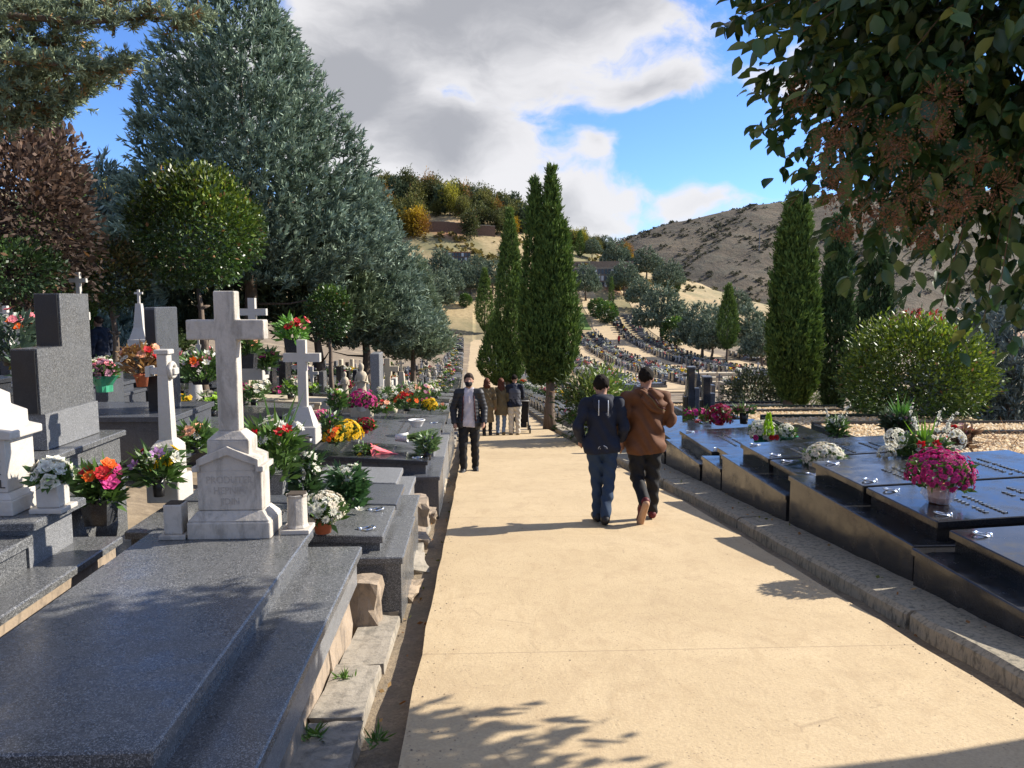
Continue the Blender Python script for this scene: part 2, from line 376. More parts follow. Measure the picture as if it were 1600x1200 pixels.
def leafmat(name, rough=0.5, trans=0.25, spec=0.4, gain=1.55):
    t = NT(name); a = t.N.new('ShaderNodeAttribute'); a.attribute_name = 'tint'; g = t.N.new('ShaderNodeHueSaturation'); g.inputs['Value'].default_value = gain; t.L.new(a.outputs['Color'], g.inputs['Color'])
    t.set(Base_Color=g.outputs[0], Roughness=rough, Specular_IOR_Level=spec)
    if trans > 0:
        tr = t.N.new('ShaderNodeBsdfTranslucent'); ms = t.N.new('ShaderNodeMixShader'); ms.inputs[0].default_value = trans
        hs = t.N.new('ShaderNodeHueSaturation'); hs.inputs['Value'].default_value = 1.5; hs.inputs['Saturation'].default_value = 1.1; t.L.new(a.outputs['Color'], hs.inputs['Color'])
        t.L.new(hs.outputs[0], tr.inputs[0]); t.L.new(t.b.outputs[0], ms.inputs[1]); t.L.new(tr.outputs[0], ms.inputs[2])
        t.L.new(ms.outputs[0], t.N['Material Output'].inputs[0])
leafmat('needle', .75, .10, .2); leafmat('leaf', .45, .22, .45); leafmat('leaf_glossy', .38, .18, .45); leafmat('petal', .6, .3, .25, 1.0); leafmat('autumn', .7, .25, .2, 1.1)
def bark():
    t = NT('bark'); p = t.geo(); n = t.noise(14, 6, .7, p, .3, (1, 1, .18))
    t.set(Base_Color=t.ramp(n, [(.3, (.06, .042, .03)), (.6, (.17, .125, .09)), (.8, (.26, .20, .15))]), Roughness=.95).bump(n, .9, .03)
bark()
plain('terracotta', (.46, .13, .055), .8); plain('plastic_white', (.75, .74, .71), .4); plain('plastic_black', (.018, .017, .016), .35); plain('plastic_grey', (.16, .16, .16), .5)
plain('chrome', (.75, .75, .75), .12, 1.0, .03); plain('letter_dark', (.05, .045, .04), .6); plain('letter_metal', (.55, .52, .46), .3, .85, .05); plain('letter_worn', (.40, .36, .31), .8)
plain('red_foil', (.62, .05, .04), .3); plain('pink_paper', (.75, .13, .15), .55); plain('green_foil', (.05, .30, .16), .3); plain('soil_dark', (.05, .035, .022), .95)
plain('bronze', (.10, .075, .045), .4, .6); plain('kerb_green', (.014, .03, .024), .18); plain('twig', (.16, .085, .045), .8); plain('dry_stem', (.34, .19, .09), .85)
plain('wall_brown', (.17, .10, .065), .9, var=.3, scale=4); plain('roof_tile', (.40, .17, .09), .9); plain('niche_white', (.6, .58, .54), .6); plain('window_dark', (.015, .015, .018), .2)
def film_mat():
    t = NT('clear_wrap'); t.set(Base_Color=(.9, .9, .92), Roughness=.12, Alpha=.38, Specular_IOR_Level=.9).bump(t.noise(26, 4, .7), 1.0, .02)
film_mat()

# ================================================================== THE SETTING
def grid_mesh(name, xs, ys, zf, mat, smooth=True):
    X, Y = np.meshgrid(xs, ys); Z = zf(X, Y); nx, ny = len(xs), len(ys)
    V = np.stack([X.ravel(), Y.ravel(), Z.ravel()], 1)
    i = np.arange(nx - 1)[None, :] + np.arange(ny - 1)[:, None] * nx; i = i.ravel()
    return mesh_np(name, V, np.stack([i, i + 1, i + nx + 1, i + nx], 1), mat, smooth)
def ground_z(X, Y):
    z = G(X, Y)
    band = ((X > -0.99) & (X < 3.29)) * (1 - sstep(150, 170, Y)); z = z - 0.12 * band
    z = z + 0.02 * wob(X, Y, 2.1, 2.0) * (np.abs(X - 1.2) > 2.3)
    return z
xs = np.unique(np.concatenate([np.linspace(-3500, -500, 7), np.linspace(-400, -60, 18), np.linspace(-60, -12, 33), np.linspace(-12, -1.0, 34), np.linspace(-0.98, 3.28, 8), np.linspace(3.3, 14, 32), np.linspace(14, 60, 47), np.linspace(60, 400, 69), np.linspace(500, 3500, 7)]))
ys = np.unique(np.concatenate([[-300, -100, -40], np.linspace(-15, 40, 111), np.linspace(41, 150, 80), np.linspace(152, 300, 75), np.linspace(310, 450, 15), [600, 900, 1500, 2500, 4500]]))
setp(link('ground', grid_mesh('ground', xs, ys, ground_z, MAT['ground_soil'])), kind='structure')

def far_z(X, Y):
    s = np.interp(X, [-300, -50, 40, 80, 117, 156, 223, 280, 336, 440, 700, 1200], [-40, -38, 2, 28, 50.5, 63.5, 79, 85, 88, 93, 98, 60])
    t = np.clip((Y - 320) / 300, 0, 1); up = t ** 0.95
    g = wob(X, Y * .35, .028, 3.0) * 5 + wob(X, Y, .06, 7.0) * 2.0 + wob(X, Y, .16, 1.0) * .8
    back = sstep(640, 1200, Y) * 60
    return -44 + (s + 44) * up + g * np.minimum(1, 2.2 * t * (1.04 - t) + .15) - back
setp(link('far_hill', grid_mesh('far_hill', np.linspace(-150, 1100, 180), np.concatenate([np.linspace(320, 660, 90), [720, 800, 950, 1200]]), far_z, MAT['dry_hill'])), kind='structure')

def strip(name, ys_, lf, rf, zf, thick, mat, cols=3):
    V = []; F = []; nc = cols + 2
    for y in ys_:
        a, b = lf(y), rf(y); xs_ = [a + (b - a) * k / (cols - 1) for k in range(cols)]
        zt = [zf(x, y) for x in xs_]
        V += [(a, y, zt[0] - thick)] + [(x, y, z) for x, z in zip(xs_, zt)] + [(b, y, zt[-1] - thick)]
    for r in range(len(ys_) - 1):
        for c in range(nc - 1): i = r * nc + c; F.append((i, i + 1, i + nc + 1, i + nc))
    n = len(ys_); F.append(tuple(range(nc - 1, -1, -1))); F.append(tuple((n - 1) * nc + c for c in range(nc)))
    return setp(link(name, mesh_np(name, np.array(V), F, mat)), kind='structure')
pys = list(np.concatenate([np.arange(-6, 30, .5), np.arange(30, 176, 2.0)]))
jit = {y: 0.005 * math.sin(y * 7.3) + .004 * math.sin(y * 17.1) for y in pys}
strip('main_path', pys, lambda y: PL(y) + jit[y], lambda y: PR(y) - jit[y], lambda x, y: float(PZ(y)), .14, MAT['path_concrete'], 5)
strip('left_gutter', pys, lambda y: PL(y) - .30, lambda y: PL(y) + .02, lambda x, y: float(PZ(y)) - .125 + .012 * math.sin(9 * y + 11 * x), .03, MAT['gutter_grit'], 4)
strip('right_gutter', pys, lambda y: PR(y) - .02, lambda y: PR(y) + .25, lambda x, y: float(PZ(y)) - .045 + .012 * math.sin(8 * y + 9 * x), .03, MAT['gutter_grit'], 4)

def rough_block(x0, x1, y0, y1, z0, z1, amp, seed=0, nx=4, ny=5, nz=3, slope=0.0):
    """an irregular stone: a box with rounded, chipped, uneven faces"""
    r = np.random.default_rng(seed); bm = bmesh.new(); bmesh.ops.create_cube(bm, size=1.0)
    bmesh.ops.subdivide_edges(bm, edges=bm.edges[:], cuts=3, use_grid_fill=True)
    ph = r.uniform(0, 6, 6)
    for v in bm.verts:
        p = v.co * 2; q = Vector([math.copysign(abs(c) ** 0.9, c) for c in p])
        l = max(abs(p.x), abs(p.y), abs(p.z)); k = 1 - .045 * (abs(p.x * p.y) + abs(p.y * p.z) + abs(p.x * p.z)) / 3
        n = math.sin(3.1 * p.x + ph[0] + 2 * p.y) + math.sin(4.3 * p.y + ph[1] + 3 * p.z) + math.sin(5.1 * p.z + ph[2] + 2.2 * p.x) + r.normal(0, .5)
        x = (x0 + x1) / 2 + q.x * k * (x1 - x0) / 2 + amp * n * .5 * p.x; y = (y0 + y1) / 2 + q.y * k * (y1 - y0) / 2 + amp * n * .5 * p.y; z = (z0 + z1) / 2 + q.z * k * (z1 - z0) / 2 + amp * n * .35 * p.z
        v.co = (x, y, z + slope * (y - (y0 + y1) / 2))
    me = bpy.data.meshes.new('stone'); bm.to_mesh(me); bm.free(); return me
SL = -0.098
lk = setp(empty('left_kerb', (0, 0, 0)), kind='structure')
y = 1.6; k = 0
while y < 24:
    ln = random.uniform(.75, 1.15); x1 = PL(y) - .24 + random.uniform(-.015, .02); z = float(PZ(y + ln / 2))
    me = rough_block(x1 - .27, x1, y, y + ln - .02, z - .2, z - .045 + random.uniform(-.012, .01), .008, k, slope=SL); me.materials.append(MAT['concrete'])
    link('kerb_stone', me, lk); y += ln; k += 1
rk = setp(empty('right_kerb', (0, 0, 0)), kind='structure')
for k, (a, b) in enumerate([(0.5, 4.9), (4.93, 8.35), (8.38, 11.6), (11.63, 15.2), (15.23, 19.0), (19.03, 23.4)]):
    V = []; F = []; n = int((b - a) / .22) + 1
    for i in range(n + 1):
        y = a + (b - a) * i / n; x0 = PR(y) + .15 + random.uniform(-.012, .012); z = float(PZ(y)) + .085 + random.uniform(-.005, .005)
        V += [(x0, y, z - .25), (x0 + .005, y, z - .03), (x0 + .04, y, z), (3.2, y, z + .012 + random.uniform(-.006, .006)), (3.6, y, z + .012), (3.6, y, z - .25)]
    for i in range(n):
        for c in range(5): q = i * 6 + c; F.append((q, q + 6, q + 7, q + 1))
    F += [tuple(range(6)), tuple(n * 6 + c for c in range(5, -1, -1))]
    me = mesh_np('kerb_stone', np.array(V), F, MAT['kerb_stone']); link('kerb_stone', me, rk)
strip('far_right_kerb', list(np.arange(23.4, 170, 2)), lambda y: PR(y) + .2, lambda y: PR(y) + .5, lambda x, y: float(PZ(y)) + .1, .25, MAT['kerb_stone'], 2)
strip('far_left_kerb', list(np.arange(24.2, 170, 2)), lambda y: PL(y) - .45, lambda y: PL(y) - .2, lambda x, y: float(PZ(y)) + .02, .25, MAT['concrete'], 2)

# sandy paths between the far plots in the valley
for k, (xc, w, y0, y1) in enumerate([(9.7, 2.2, 52, 150), (16.6, 2.5, 62, 172), (25.2, 4.0, 58, 190), (36.0, 3.2, 70, 190), (47, 5.5, 62, 130)]):
    strip('valley_path', list(np.arange(y0, y1, 2.0)), lambda y, xc=xc, w=w: xc - w / 2 + .2 * math.sin(y * .4), lambda y, xc=xc, w=w: xc + w / 2 + .2 * math.sin(y * .33 + 1), lambda x, y: GZ(x, y) + .07, .15, MAT['path_concrete'], 3)
strip('valley_court', list(np.arange(56, 66, 1.0)), lambda y: 14, lambda y: 44, lambda x, y: GZ(x, y) + .11, .2, MAT['path_concrete'], 3)
strip('cross_path', list(np.arange(170, 177, 1.0)), lambda y: -14, lambda y: 8, lambda x, y: GZ(x, y) + .16, .2, MAT['path_concrete'], 12)
strip('hill_path', list(np.arange(196, 232, 2.0)), lambda y: 34.5, lambda y: 38.5, lambda x, y: GZ(x, y) + .25, .3, MAT['path_concrete'], 4)

# ================================================================== TOMBS
_ONES = ['', 'first', 'second', 'third', 'fourth', 'fifth', 'sixth', 'seventh', 'eighth', 'ninth', 'tenth', 'eleventh', 'twelfth', 'thirteenth', 'fourteenth', 'fifteenth', 'sixteenth', 'seventeenth', 'eighteenth', 'nineteenth']
_TENS = {20: ('twentieth', 'twenty'), 30: ('thirtieth', 'thirty'), 40: ('fortieth', 'forty'), 50: ('fiftieth', 'fifty'), 60: ('sixtieth', 'sixty'), 70: ('seventieth', 'seventy'), 80: ('eightieth', 'eighty'), 90: ('ninetieth', 'ninety')}
def nth(n):
    if n < 20: return _ONES[n]
    t, o = n // 10 * 10, n % 10
    return _TENS[t][0] if o == 0 else _TENS[t][1] + '-' + _ONES[o]
def part(name, mb, mat, parent, smooth=False):
    """mesh built in world coordinates, kept as a child of parent"""
    top = parent
    ofs = Vector(top.location)
    while top.parent is not None: top = top.parent; ofs = ofs + Vector(top.location)
    mb.v = [(v[0] - ofs.x, v[1] - ofs.y, v[2] - ofs.z) for v in mb.v]
    return mb.obj(name, MAT[mat] if isinstance(mat, str) else mat, parent, smooth)

def letter_strokes(rows, cw, chh, r):
    """tiny raised cast letters too small to read: strokes in the (a,b) plane"""
    out = []
    for b0, a0, n in rows:
        a = a0
        for i in range(n):
            if r.random() < .14: a += cw * .8; continue
            k = r.integers(0, 5); w = cw * .62; s = cw * .16
            out.append((a, b0, a + s, b0 + chh))
            if k in (0, 1, 3): out.append((a, b0 + chh - s, a + w, b0 + chh))
            if k in (0, 2, 4): out.append((a, b0, a + w, b0 + s))
            if k in (0, 3): out.append((a + w - s, b0 + (chh * .4 if k == 3 else 0), a + w, b0 + chh))
            if k in (1, 3): out.append((a, b0 + chh * .45, a + w * .8, b0 + chh * .45 + s))
            a += cw
    return out
def ring_mesh(rad=.045, r=.008):
    mb = MB(); n, m = 14, 6; V = []; F = []
    for i in range(n):
        a = 2 * math.pi * i / n
        for j in range(m):
            b = 2 * math.pi * j / m; V.append(((rad + r * math.cos(b)) * math.cos(a) * 1.3, (rad + r * math.cos(b)) * math.sin(a), r * math.sin(b) + r + .012 * math.cos(a)))
    for i in range(n):
        for j in range(m): F.append((i * m + j, ((i + 1) % n) * m + j, ((i + 1) % n) * m + (j + 1) % m, i * m + (j + 1) % m))
    mb.add(V, F); mb.lathe([(.022, 0), (.022, .014), (.01, .02)], 8, (-rad * 1.3, 0, 0)); return mb.mesh('ring_handle', MAT['chrome'], True)
RING = ring_mesh()

def tomb(label, side, xf, L, y0, y1, zl, zg, lid='granite_grey', base='granite_grey', hb=.16, ledge_w=.22, tilt=.06, group=None, letters=True, ring=True, two=False, rough=False, name='tomb', seed=0, lid_len=None):
    """a stepped granite grave: plinth, ledge slab and one or two inclined lids; front end at xf beside the path, length L away from it"""
    r = np.random.default_rng(seed + 77); yc = (y0 + y1) / 2
    t = empty(name, (xf + side * L / 2, yc, zg), label, 'tomb', group)
    def ux(u0, u1): a, b = xf + side * u0, xf + side * u1; return (a, b) if a < b else (b, a)
    a, b = ux(.02, L); part('plinth', MB().box(a, b, y0 + .02, y1 - .02, zg - .15, zl - .05), base if not rough else 'rubble', t)
    a, b = ux(0, L + .01); part('ledge', MB().box(a, b, y0, y1, zl - .05, zl, .008), base, t)
    lids = [(y0 + .12, y1 - .12)] if not two else [(y0 + .07, yc - .03), (yc + .03, y1 - .07)]
    ll = lid_len or (L - ledge_w - .25)
    for (p, q) in lids:
        a, b = ux(ledge_w, ledge_w + ll); k = tilt * side
        z_ = lambda u: zl + hb + tilt * u
        ob = MB(); x_0, x_1 = (a + .03, b - .03)
        # inclined block under the lid
        zn, zf_ = (zl + hb - .05, zl + hb - .05 + tilt * (b - a)); za, zb = (zn, zf_) if side > 0 else (zf_, zn)
        ob.prism([(x_0, zl - .005), (x_1, zl - .005), (x_1, zb), (x_0, za)], 'y', p + .04, q - .04)
        part('lid_frame', ob, base, t)
        lo = MB(); lo.box(a, b, p, q, za, za + .055, .007, tx=(zb - za) / (b - a)); lo_ob = part('lid', lo, lid, t)
        zt = lambda x: za + .055 + (zb - za) * (x - a) / (b - a)
        if letters:
            tb = MB(); n = int((q - p) / .06) - 3
            st = letter_strokes([(ll * .52, .07, n), (ll * .46, .12, max(2, n - 3)), (ll * .74, .05, n), (ll * .68, .1, n - 2), (ll * .28, .1, max(2, n - 4)), (ll * .22, .14, max(2, n - 6))], .05, .035, r)
            for (s0, b0, s1, b1) in st:
                xx = sorted((xf + side * (ledge_w + b0), xf + side * (ledge_w + b1))); yy = sorted((p + s0, p + s1)) if side > 0 else sorted((q - s0, q - s1))
                tb.box(xx[0], xx[1], yy[0], yy[1], zt(xx[0]) - .002, zt(xx[1]) + .008)
            o = part('lettering', tb, 'letter_metal', t); o['kind'] = 'stuff'
        if ring:
            for yy in (p + .16, q - .16):
                x = xf + side * (ledge_w + .14); o = link('ring_handle', RING, t, (x - t.location.x, yy - t.location.y, zt(x) - t.location.z)); o.rotation_euler = (0, 0, 0 if side < 0 else math.pi)
    return t

def cross_mb(cx, cy, z0, h, w, tx, ty, arm_z=None, arm_h=None, ch=.008):
    """latin cross facing the camera: upright tx wide, ty deep; arms w wide"""
    az = arm_z if arm_z is not None else z0 + h * .68; ah = arm_h or tx
    ob = MB(); ob.prism([(cx - tx / 2, z0), (cx + tx / 2, z0), (cx + tx / 2, az), (cx + w / 2, az), (cx + w / 2, az + ah), (cx + tx / 2, az + ah), (cx + tx / 2, z0 + h), (cx - tx / 2, z0 + h), (cx - tx / 2, az + ah), (cx - w / 2, az + ah), (cx - w / 2, az), (cx - tx / 2, az)], 'y', cy - ty / 2, cy + ty / 2)
    return ob
def bevel(o, w=.008, seg=2):
    m = o.modifiers.new('bevel', 'BEVEL'); m.width = w; m.segments = seg; m.limit_method = 'ANGLE'; return o

# ---- foreground tomb on the left, its lid laid along the path, with the weathered cross at its head
T1 = empty('tomb', (-1.6, 3.7, -.4), 'large speckled grey granite tomb filling the lower left corner', 'tomb')
part('lid', MB().box(-2.15, -1.10, 2.48, 5.02, .145, .20, .008), 'granite_grey', T1)
part('lid_frame', MB().box(-2.11, -1.13, 2.54, 4.98, .03, .146), 'granite_grey', T1)
part('ledge', MB().box(-2.27, -.80, 2.2, 5.13, -.01, .04, .008), 'granite_grey', T1)
part('apron', MB().box(-2.24, -.835, 2.24, 5.10, -.22, -.009), 'granite_light', T1)
for k, (a, b) in enumerate([(2.2, 3.0), (3.0, 3.62), (3.62, 4.35), (4.35, 5.05)]):
    z = float(PZ((a + b) / 2)); me = rough_block(-1.2, -.865 + .02 * math.sin(k * 2.1), a, b, z - .3, -.19, .012, 40 + k); me.materials.append(MAT['rubble'])
    o = link('foundation_stone', me, T1); o.location = -T1.location
cr = at(362, 835, 4.86); CX, CY, CZ = cr.x, 4.95, .20
SC = empty('stone_cross', (CX, CY, CZ), 'tall weathered pale stone cross on a gabled pedestal, head of the grey granite tomb', 'cross')
ped = MB(); ped.box(CX - .30, CX + .30, CY - .17, CY + .17, CZ, CZ + .115, .01); ped.frustum(CX, CY, CZ + .115, CZ + .175, .295, .165, .235, .115)
bevel(part('pedestal_base', ped, 'marble_white', SC), .006)
die = MB(); die.box(CX - .232, CX + .232, CY - .11, CY + .11, CZ + .176, CZ + .44); bevel(part('pedestal_block', die, 'marble_white', SC), .008)
gb = MB(); pts = [(-.255, .435), (-.20, .435), (-.20, .475), (0, .545), (.20, .475), (.20, .435), (.255, .435), (.255, .47), (.22, .47), (.22, .515), (0, .60), (-.22, .515), (-.22, .47), (-.255, .47)]
gb.prism([(CX + x, CZ + z) for x, z in pts], 'y', CY - .145, CY + .145); bevel(part('pedestal_gable', gb, 'marble_white', SC), .004)
gf = MB(); gf.prism([(CX - .20, CZ + .438), (CX + .20, CZ + .438), (CX + .20, CZ + .475), (CX, CZ + .545), (CX - .20, CZ + .475)], 'y', CY - .112, CY + .112); part('gable_panel', gf, 'marble_white', SC)
pc = MB(); pc.box(CX - .15, CX + .15, CY - .11, CY + .11, CZ + .50, CZ + .635); pc.frustum(CX, CY, CZ + .635, CZ + .69, .15, .11, .085, .07); bevel(part('pedestal_cap', pc, 'marble_white', SC), .006)
bevel(part('cross', cross_mb(CX - .005, CY, CZ + .685, .90, .555, .152, .12, arm_z=CZ + 1.275, arm_h=.128), 'marble_white', SC), .01, 2)
for txt, z, s in (('PRODUTER', .355, .066), ('HEPNIN', .285, .066), ('JIDIN', .215, .062)):
    me = text_mesh('inscription', txt, s, .002, MAT['letter_worn']); o = link('inscription', me, SC); o.location = (0, -.1115, z); o.rotation_euler = (math.pi / 2, 0, 0); o['kind'] = 'stuff'

SC.scale = (.87, .87, .985)
def square_vase(label, p, w, h, mat='marble_white', plate=True, cat='vase', name='vase', fluted=False):
    t = empty(name, p, label, cat); x, y, z = p
    if plate: bevel(part('foot_plate', MB().box(x - w * .72, x + w * .72, y - w * .72, y + w * .72, z, z + .03), mat, t), .006)
    b = MB(); z0 = z + (.03 if plate else 0)
    if fluted:
        b.lathe([(w * .60, 0), (w * .52, .02), (w * .5, h * .9), (w * .58, h), (w * .46, h), (w * .42, h - .03)], 8, (x, y, z0))
    else:
        b.box(x - w / 2, x + w / 2, y - w / 2, y + w / 2, z0, z0 + h)
    bevel(part('body', b, mat, t), .008); part('soil', MB().box(x - w * .4, x + w * .4, y - w * .4, y + w * .4, z0 + h - .01, z0 + h + .006), 'soil_dark', t)
    return t
v = at(274, 831, 4.86); square_vase('small square white vase at the left foot of the weathered cross', (v.x, 4.88, .20), .115, .19)
v = at(464, 823, 4.95); square_vase('fluted pale stone vase at the right foot of the weathered cross', (v.x, 4.97, .20), .13, .22, fluted=True)

# ---- its left neighbour at the picture's edge
T0 = empty('tomb', (-3.2, 3.4, -.2), 'dark grey granite tomb cut by the left edge of the picture', 'tomb')
part('lid', MB().box(-4.0, -2.62, 1.5, 4.52, .275, .33, .008, ty=.0), 'granite_grey', T0); part('lid_frame', MB().box(-3.98, -2.66, 1.55, 4.5, .12, .276), 'granite_grey', T0)
part('ledge', MB().box(-4.2, -2.40, 1.3, 5.15, .08, .125, .008), 'granite_grey', T0); part('plinth', MB().box(-4.18, -2.43, 1.35, 5.1, -.5, .081), 'rubble', T0)
part('head_block', MB().box(-4.0, -2.66, 4.53, 5.02, .12, .37), 'granite_light', T0); part('head_slab', MB().box(-4.05, -2.58, 4.47, 5.06, .371, .42, .008), 'granite_grey', T0)
M0 = empty('gravestone', (-3.12, 4.80, .42), 'white marble stepped pedestal with dark letters at the left edge', 'gravestone')
x, y, z = M0.location
b = MB(); b.box(x - .37, x + .37, y - .22, y + .22, z, z + .10); b.frustum(x, y, z + .10, z + .14, .365, .215, .325, .175); bevel(part('pedestal_base', b, 'marble_clean', M0), .008)
bevel(part('pedestal_block', MB().box(x - .315, x + .315, y - .165, y + .165, z + .14, z + .50), 'marble_clean', M0), .006)
b = MB(); b.prism([(x - .37, z + .48), (x + .37, z + .48), (x + .37, z + .53), (x + .28, z + .55), (x + .28, z + .63), (x + .17, z + .67), (x + .17, z + .74), (x + .1, z + .77), (x - .1, z + .77), (x - .17, z + .74), (x - .17, z + .67), (x - .28, z + .63), (x - .28, z + .55), (x - .37, z + .53)], 'y', y - .19, y + .19); bevel(part('stepped_cap', b, 'marble_clean', M0), .008)
bevel(part('cross', cross_mb(x, y, z + .76, 1.0, .36, .2, .13), 'marble_clean', M0), .012)
for txt, zz in (('A', .34), ('Z', .255), ('UEL', .17)):
    me = text_mesh('inscription', txt, .078, .004, MAT['letter_dark']); o = link('inscription', me, M0); o.location = (.255 if len(txt) == 1 else .235, -.166, zz); o.rotation_euler = (math.pi / 2, 0, 0)
M0.scale = (.92, .9, .95)
v = at(84, 792, 4.74); VASE0 = (v.x, 4.74, .42); square_vase('square white marble vase on a foot plate beside the white pedestal', VASE0, .135, .17, 'marble_clean')

# ---- left row down the path
tomb('bluish grey granite tomb with gilt letters just beyond the weathered cross', -1, -.56, 2.3, 5.50, 6.60, -.17, -.62, 'granite_grey', 'granite_grey', .12, .16, .03, seed=1)
tomb('dull grey slab tomb with dark letters, behind the gilt lettered one', -1, -.60, 2.3, 6.63, 7.62, -.24, -.75, 'granite_slate', 'granite_grey', .13, .14, .03, seed=2, ring=False)
tomb('pale grey granite slab tomb just in front of the dark polished one', -1, -.72, 2.2, 7.65, 8.62, -.28, -.85, 'granite_light', 'granite_light', .12, .13, .035, seed=3, ring=False)
tomb('dark polished granite tomb carrying a bouquet in pink paper', -1, -.50, 2.6, 9.62, 10.90, -.52, -1.0, 'granite_dark', 'granite_slate', .17, .16, .06, seed=4)
tomb('dark slab tomb with the white bowl on it', -1, -.52, 2.6, 11.0, 13.5, -.62, -1.15, 'granite_slate', 'granite_light', .20, .12, .055, seed=5)
tomb('dark slab tomb behind the white bowl, rows of fine letters', -1, -.55, 2.6, 13.9, 15.9, -.86, -1.4, 'granite_slate', 'granite_grey', .20, .12, .05, seed=6, ring=False)
tomb('flat dark tomb with flowers behind the masked man\'s shoulder', -1, -.58, 2.5, 16.6, 18.4, -1.12, -1.7, 'granite_dark', 'granite_slate', .18, .12, .05, seed=7, ring=False)

# rubble between the tombs and the kerb
def loose_stone(label, x, y, z, sx, sy, sz, rot, seed, mat='rubble'):
    me = rough_block(-sx / 2, sx / 2, -sy / 2, sy / 2, 0, sz, .018, seed); me.materials.append(MAT[mat])
    o = link('stone_block', me, None, (x, y, z), rot); return setp(o, label, 'stone', 'loose stones along the left gutter')
loose_stone('tilted pale flat stone lying against the left kerb below the bluish tomb', -.66, 7.1, -.84, .28, .55, .12, (.05, .28, .15), 3, 'concrete')
loose_stone('rough rounded stone standing at the gap before the dark polished tomb', -.78, 8.95, -.98, .34, .45, .36, (0, 0, .1), 5)
loose_stone('upright broken stone between the big tomb and the bluish one', -.86, 5.32, -.66, .28, .2, .40, (0, .03, 0), 6)
loose_stone('low rough stone at the corner of the bluish tomb', -.64, 6.2, -.82, .22, .4, .16, (0, .1, -.1), 8)
loose_stone('flat rough stone under the edge of the pale slab tomb', -.70, 8.1, -.94, .25, .5, .16, (0, .1, .12), 9)
loose_stone('broken brown stone beside the gutter past the pale slab tomb', -.66, 9.5, -1.06, .2, .35, .16, (0, .12, 0), 10)
loose_stone('worn sandy block at the foot of the dark polished tomb', -.64, 10.5, -1.16, .2, .6, .18, (0, .05, 0), 12, 'limestone')
loose_stone('long worn sandy block at the foot of the tomb with the bowl', -.64, 12.0, -1.32, .2, .9, .2, (0, .04, 0), 13, 'limestone')

# ---- right row down the path: black polished granite
RB = 'granite_black'
tomb('black polished tomb cut by the right edge of the picture, nearest the camera', 1, 3.25, 2.5, 3.3, 5.50, -.15, -.45, RB, RB, .15, .24, .05, seed=21, two=True)
tomb('wide black polished tomb under the big pink chrysanthemum', 1, 3.30, 2.6, 5.56, 7.94, -.155, -.6, RB, RB, .16, .22, .05, seed=22, two=True)
tomb('wide black polished tomb under the white dome of chrysanthemums', 1, 3.30, 2.6, 7.99, 10.22, -.39, -.85, RB, RB, .16, .24, .05, seed=23, two=True)
tomb('narrow black polished tomb between the wider ones, a raised book on it', 1, 3.31, 2.6, 10.27, 11.18, -.60, -1.0, RB, RB, .14, .2, .05, seed=24, ring=False, letters=False)
tomb('black polished tomb beside the man in the brown jacket, white bouquet at its head', 1, 3.30, 2.6, 11.23, 13.35, -.74, -1.2, RB, RB, .16, .22, .05, seed=25, two=False)
tomb('black polished tomb with the crimson chrysanthemum ball on it', 1, 3.30, 2.6, 13.45, 15.6, -.98, -1.45, RB, RB, .15, .22, .05, seed=26, letters=False, ring=False)
tomb('black polished tomb hidden behind the brown jacket', 1, 3.28, 2.6, 15.7, 17.9, -1.22, -1.7, 'granite_dark', RB, .16, .22, .05, seed=27, letters=False, ring=False)
tomb('grey granite tomb beside the shrub in front of the navy hoodie', 1, 3.0, 2.4, 18.2, 19.9, -1.52, -1.95, 'granite_slate', 'granite_dark', .15, .2, .05, seed=28, letters=False)
tomb('grey granite tomb at the foot of the tall twin cypress', 1, 2.85, 2.4, 20.4, 22.4, -1.72, -2.15, 'granite_slate', 'granite_grey', .15, .2, .05, seed=29, letters=False)
# small cross-shaped plaque laid on the narrow tomb
pl = empty('cross_plaque', (4.6, 10.72, -.33), 'small black cross plaque lying on the narrow black tomb', 'plaque')
b = MB(); b.box(4.35, 4.95, 10.66, 10.76, -.42, -.30, .005, tx=.05); part('upright', b, 'granite_black', pl); b = MB(); b.box(4.74, 4.83, 10.5, 10.92, -.395, -.285, .004, tx=.05); part('arm', b, 'granite_black', pl)

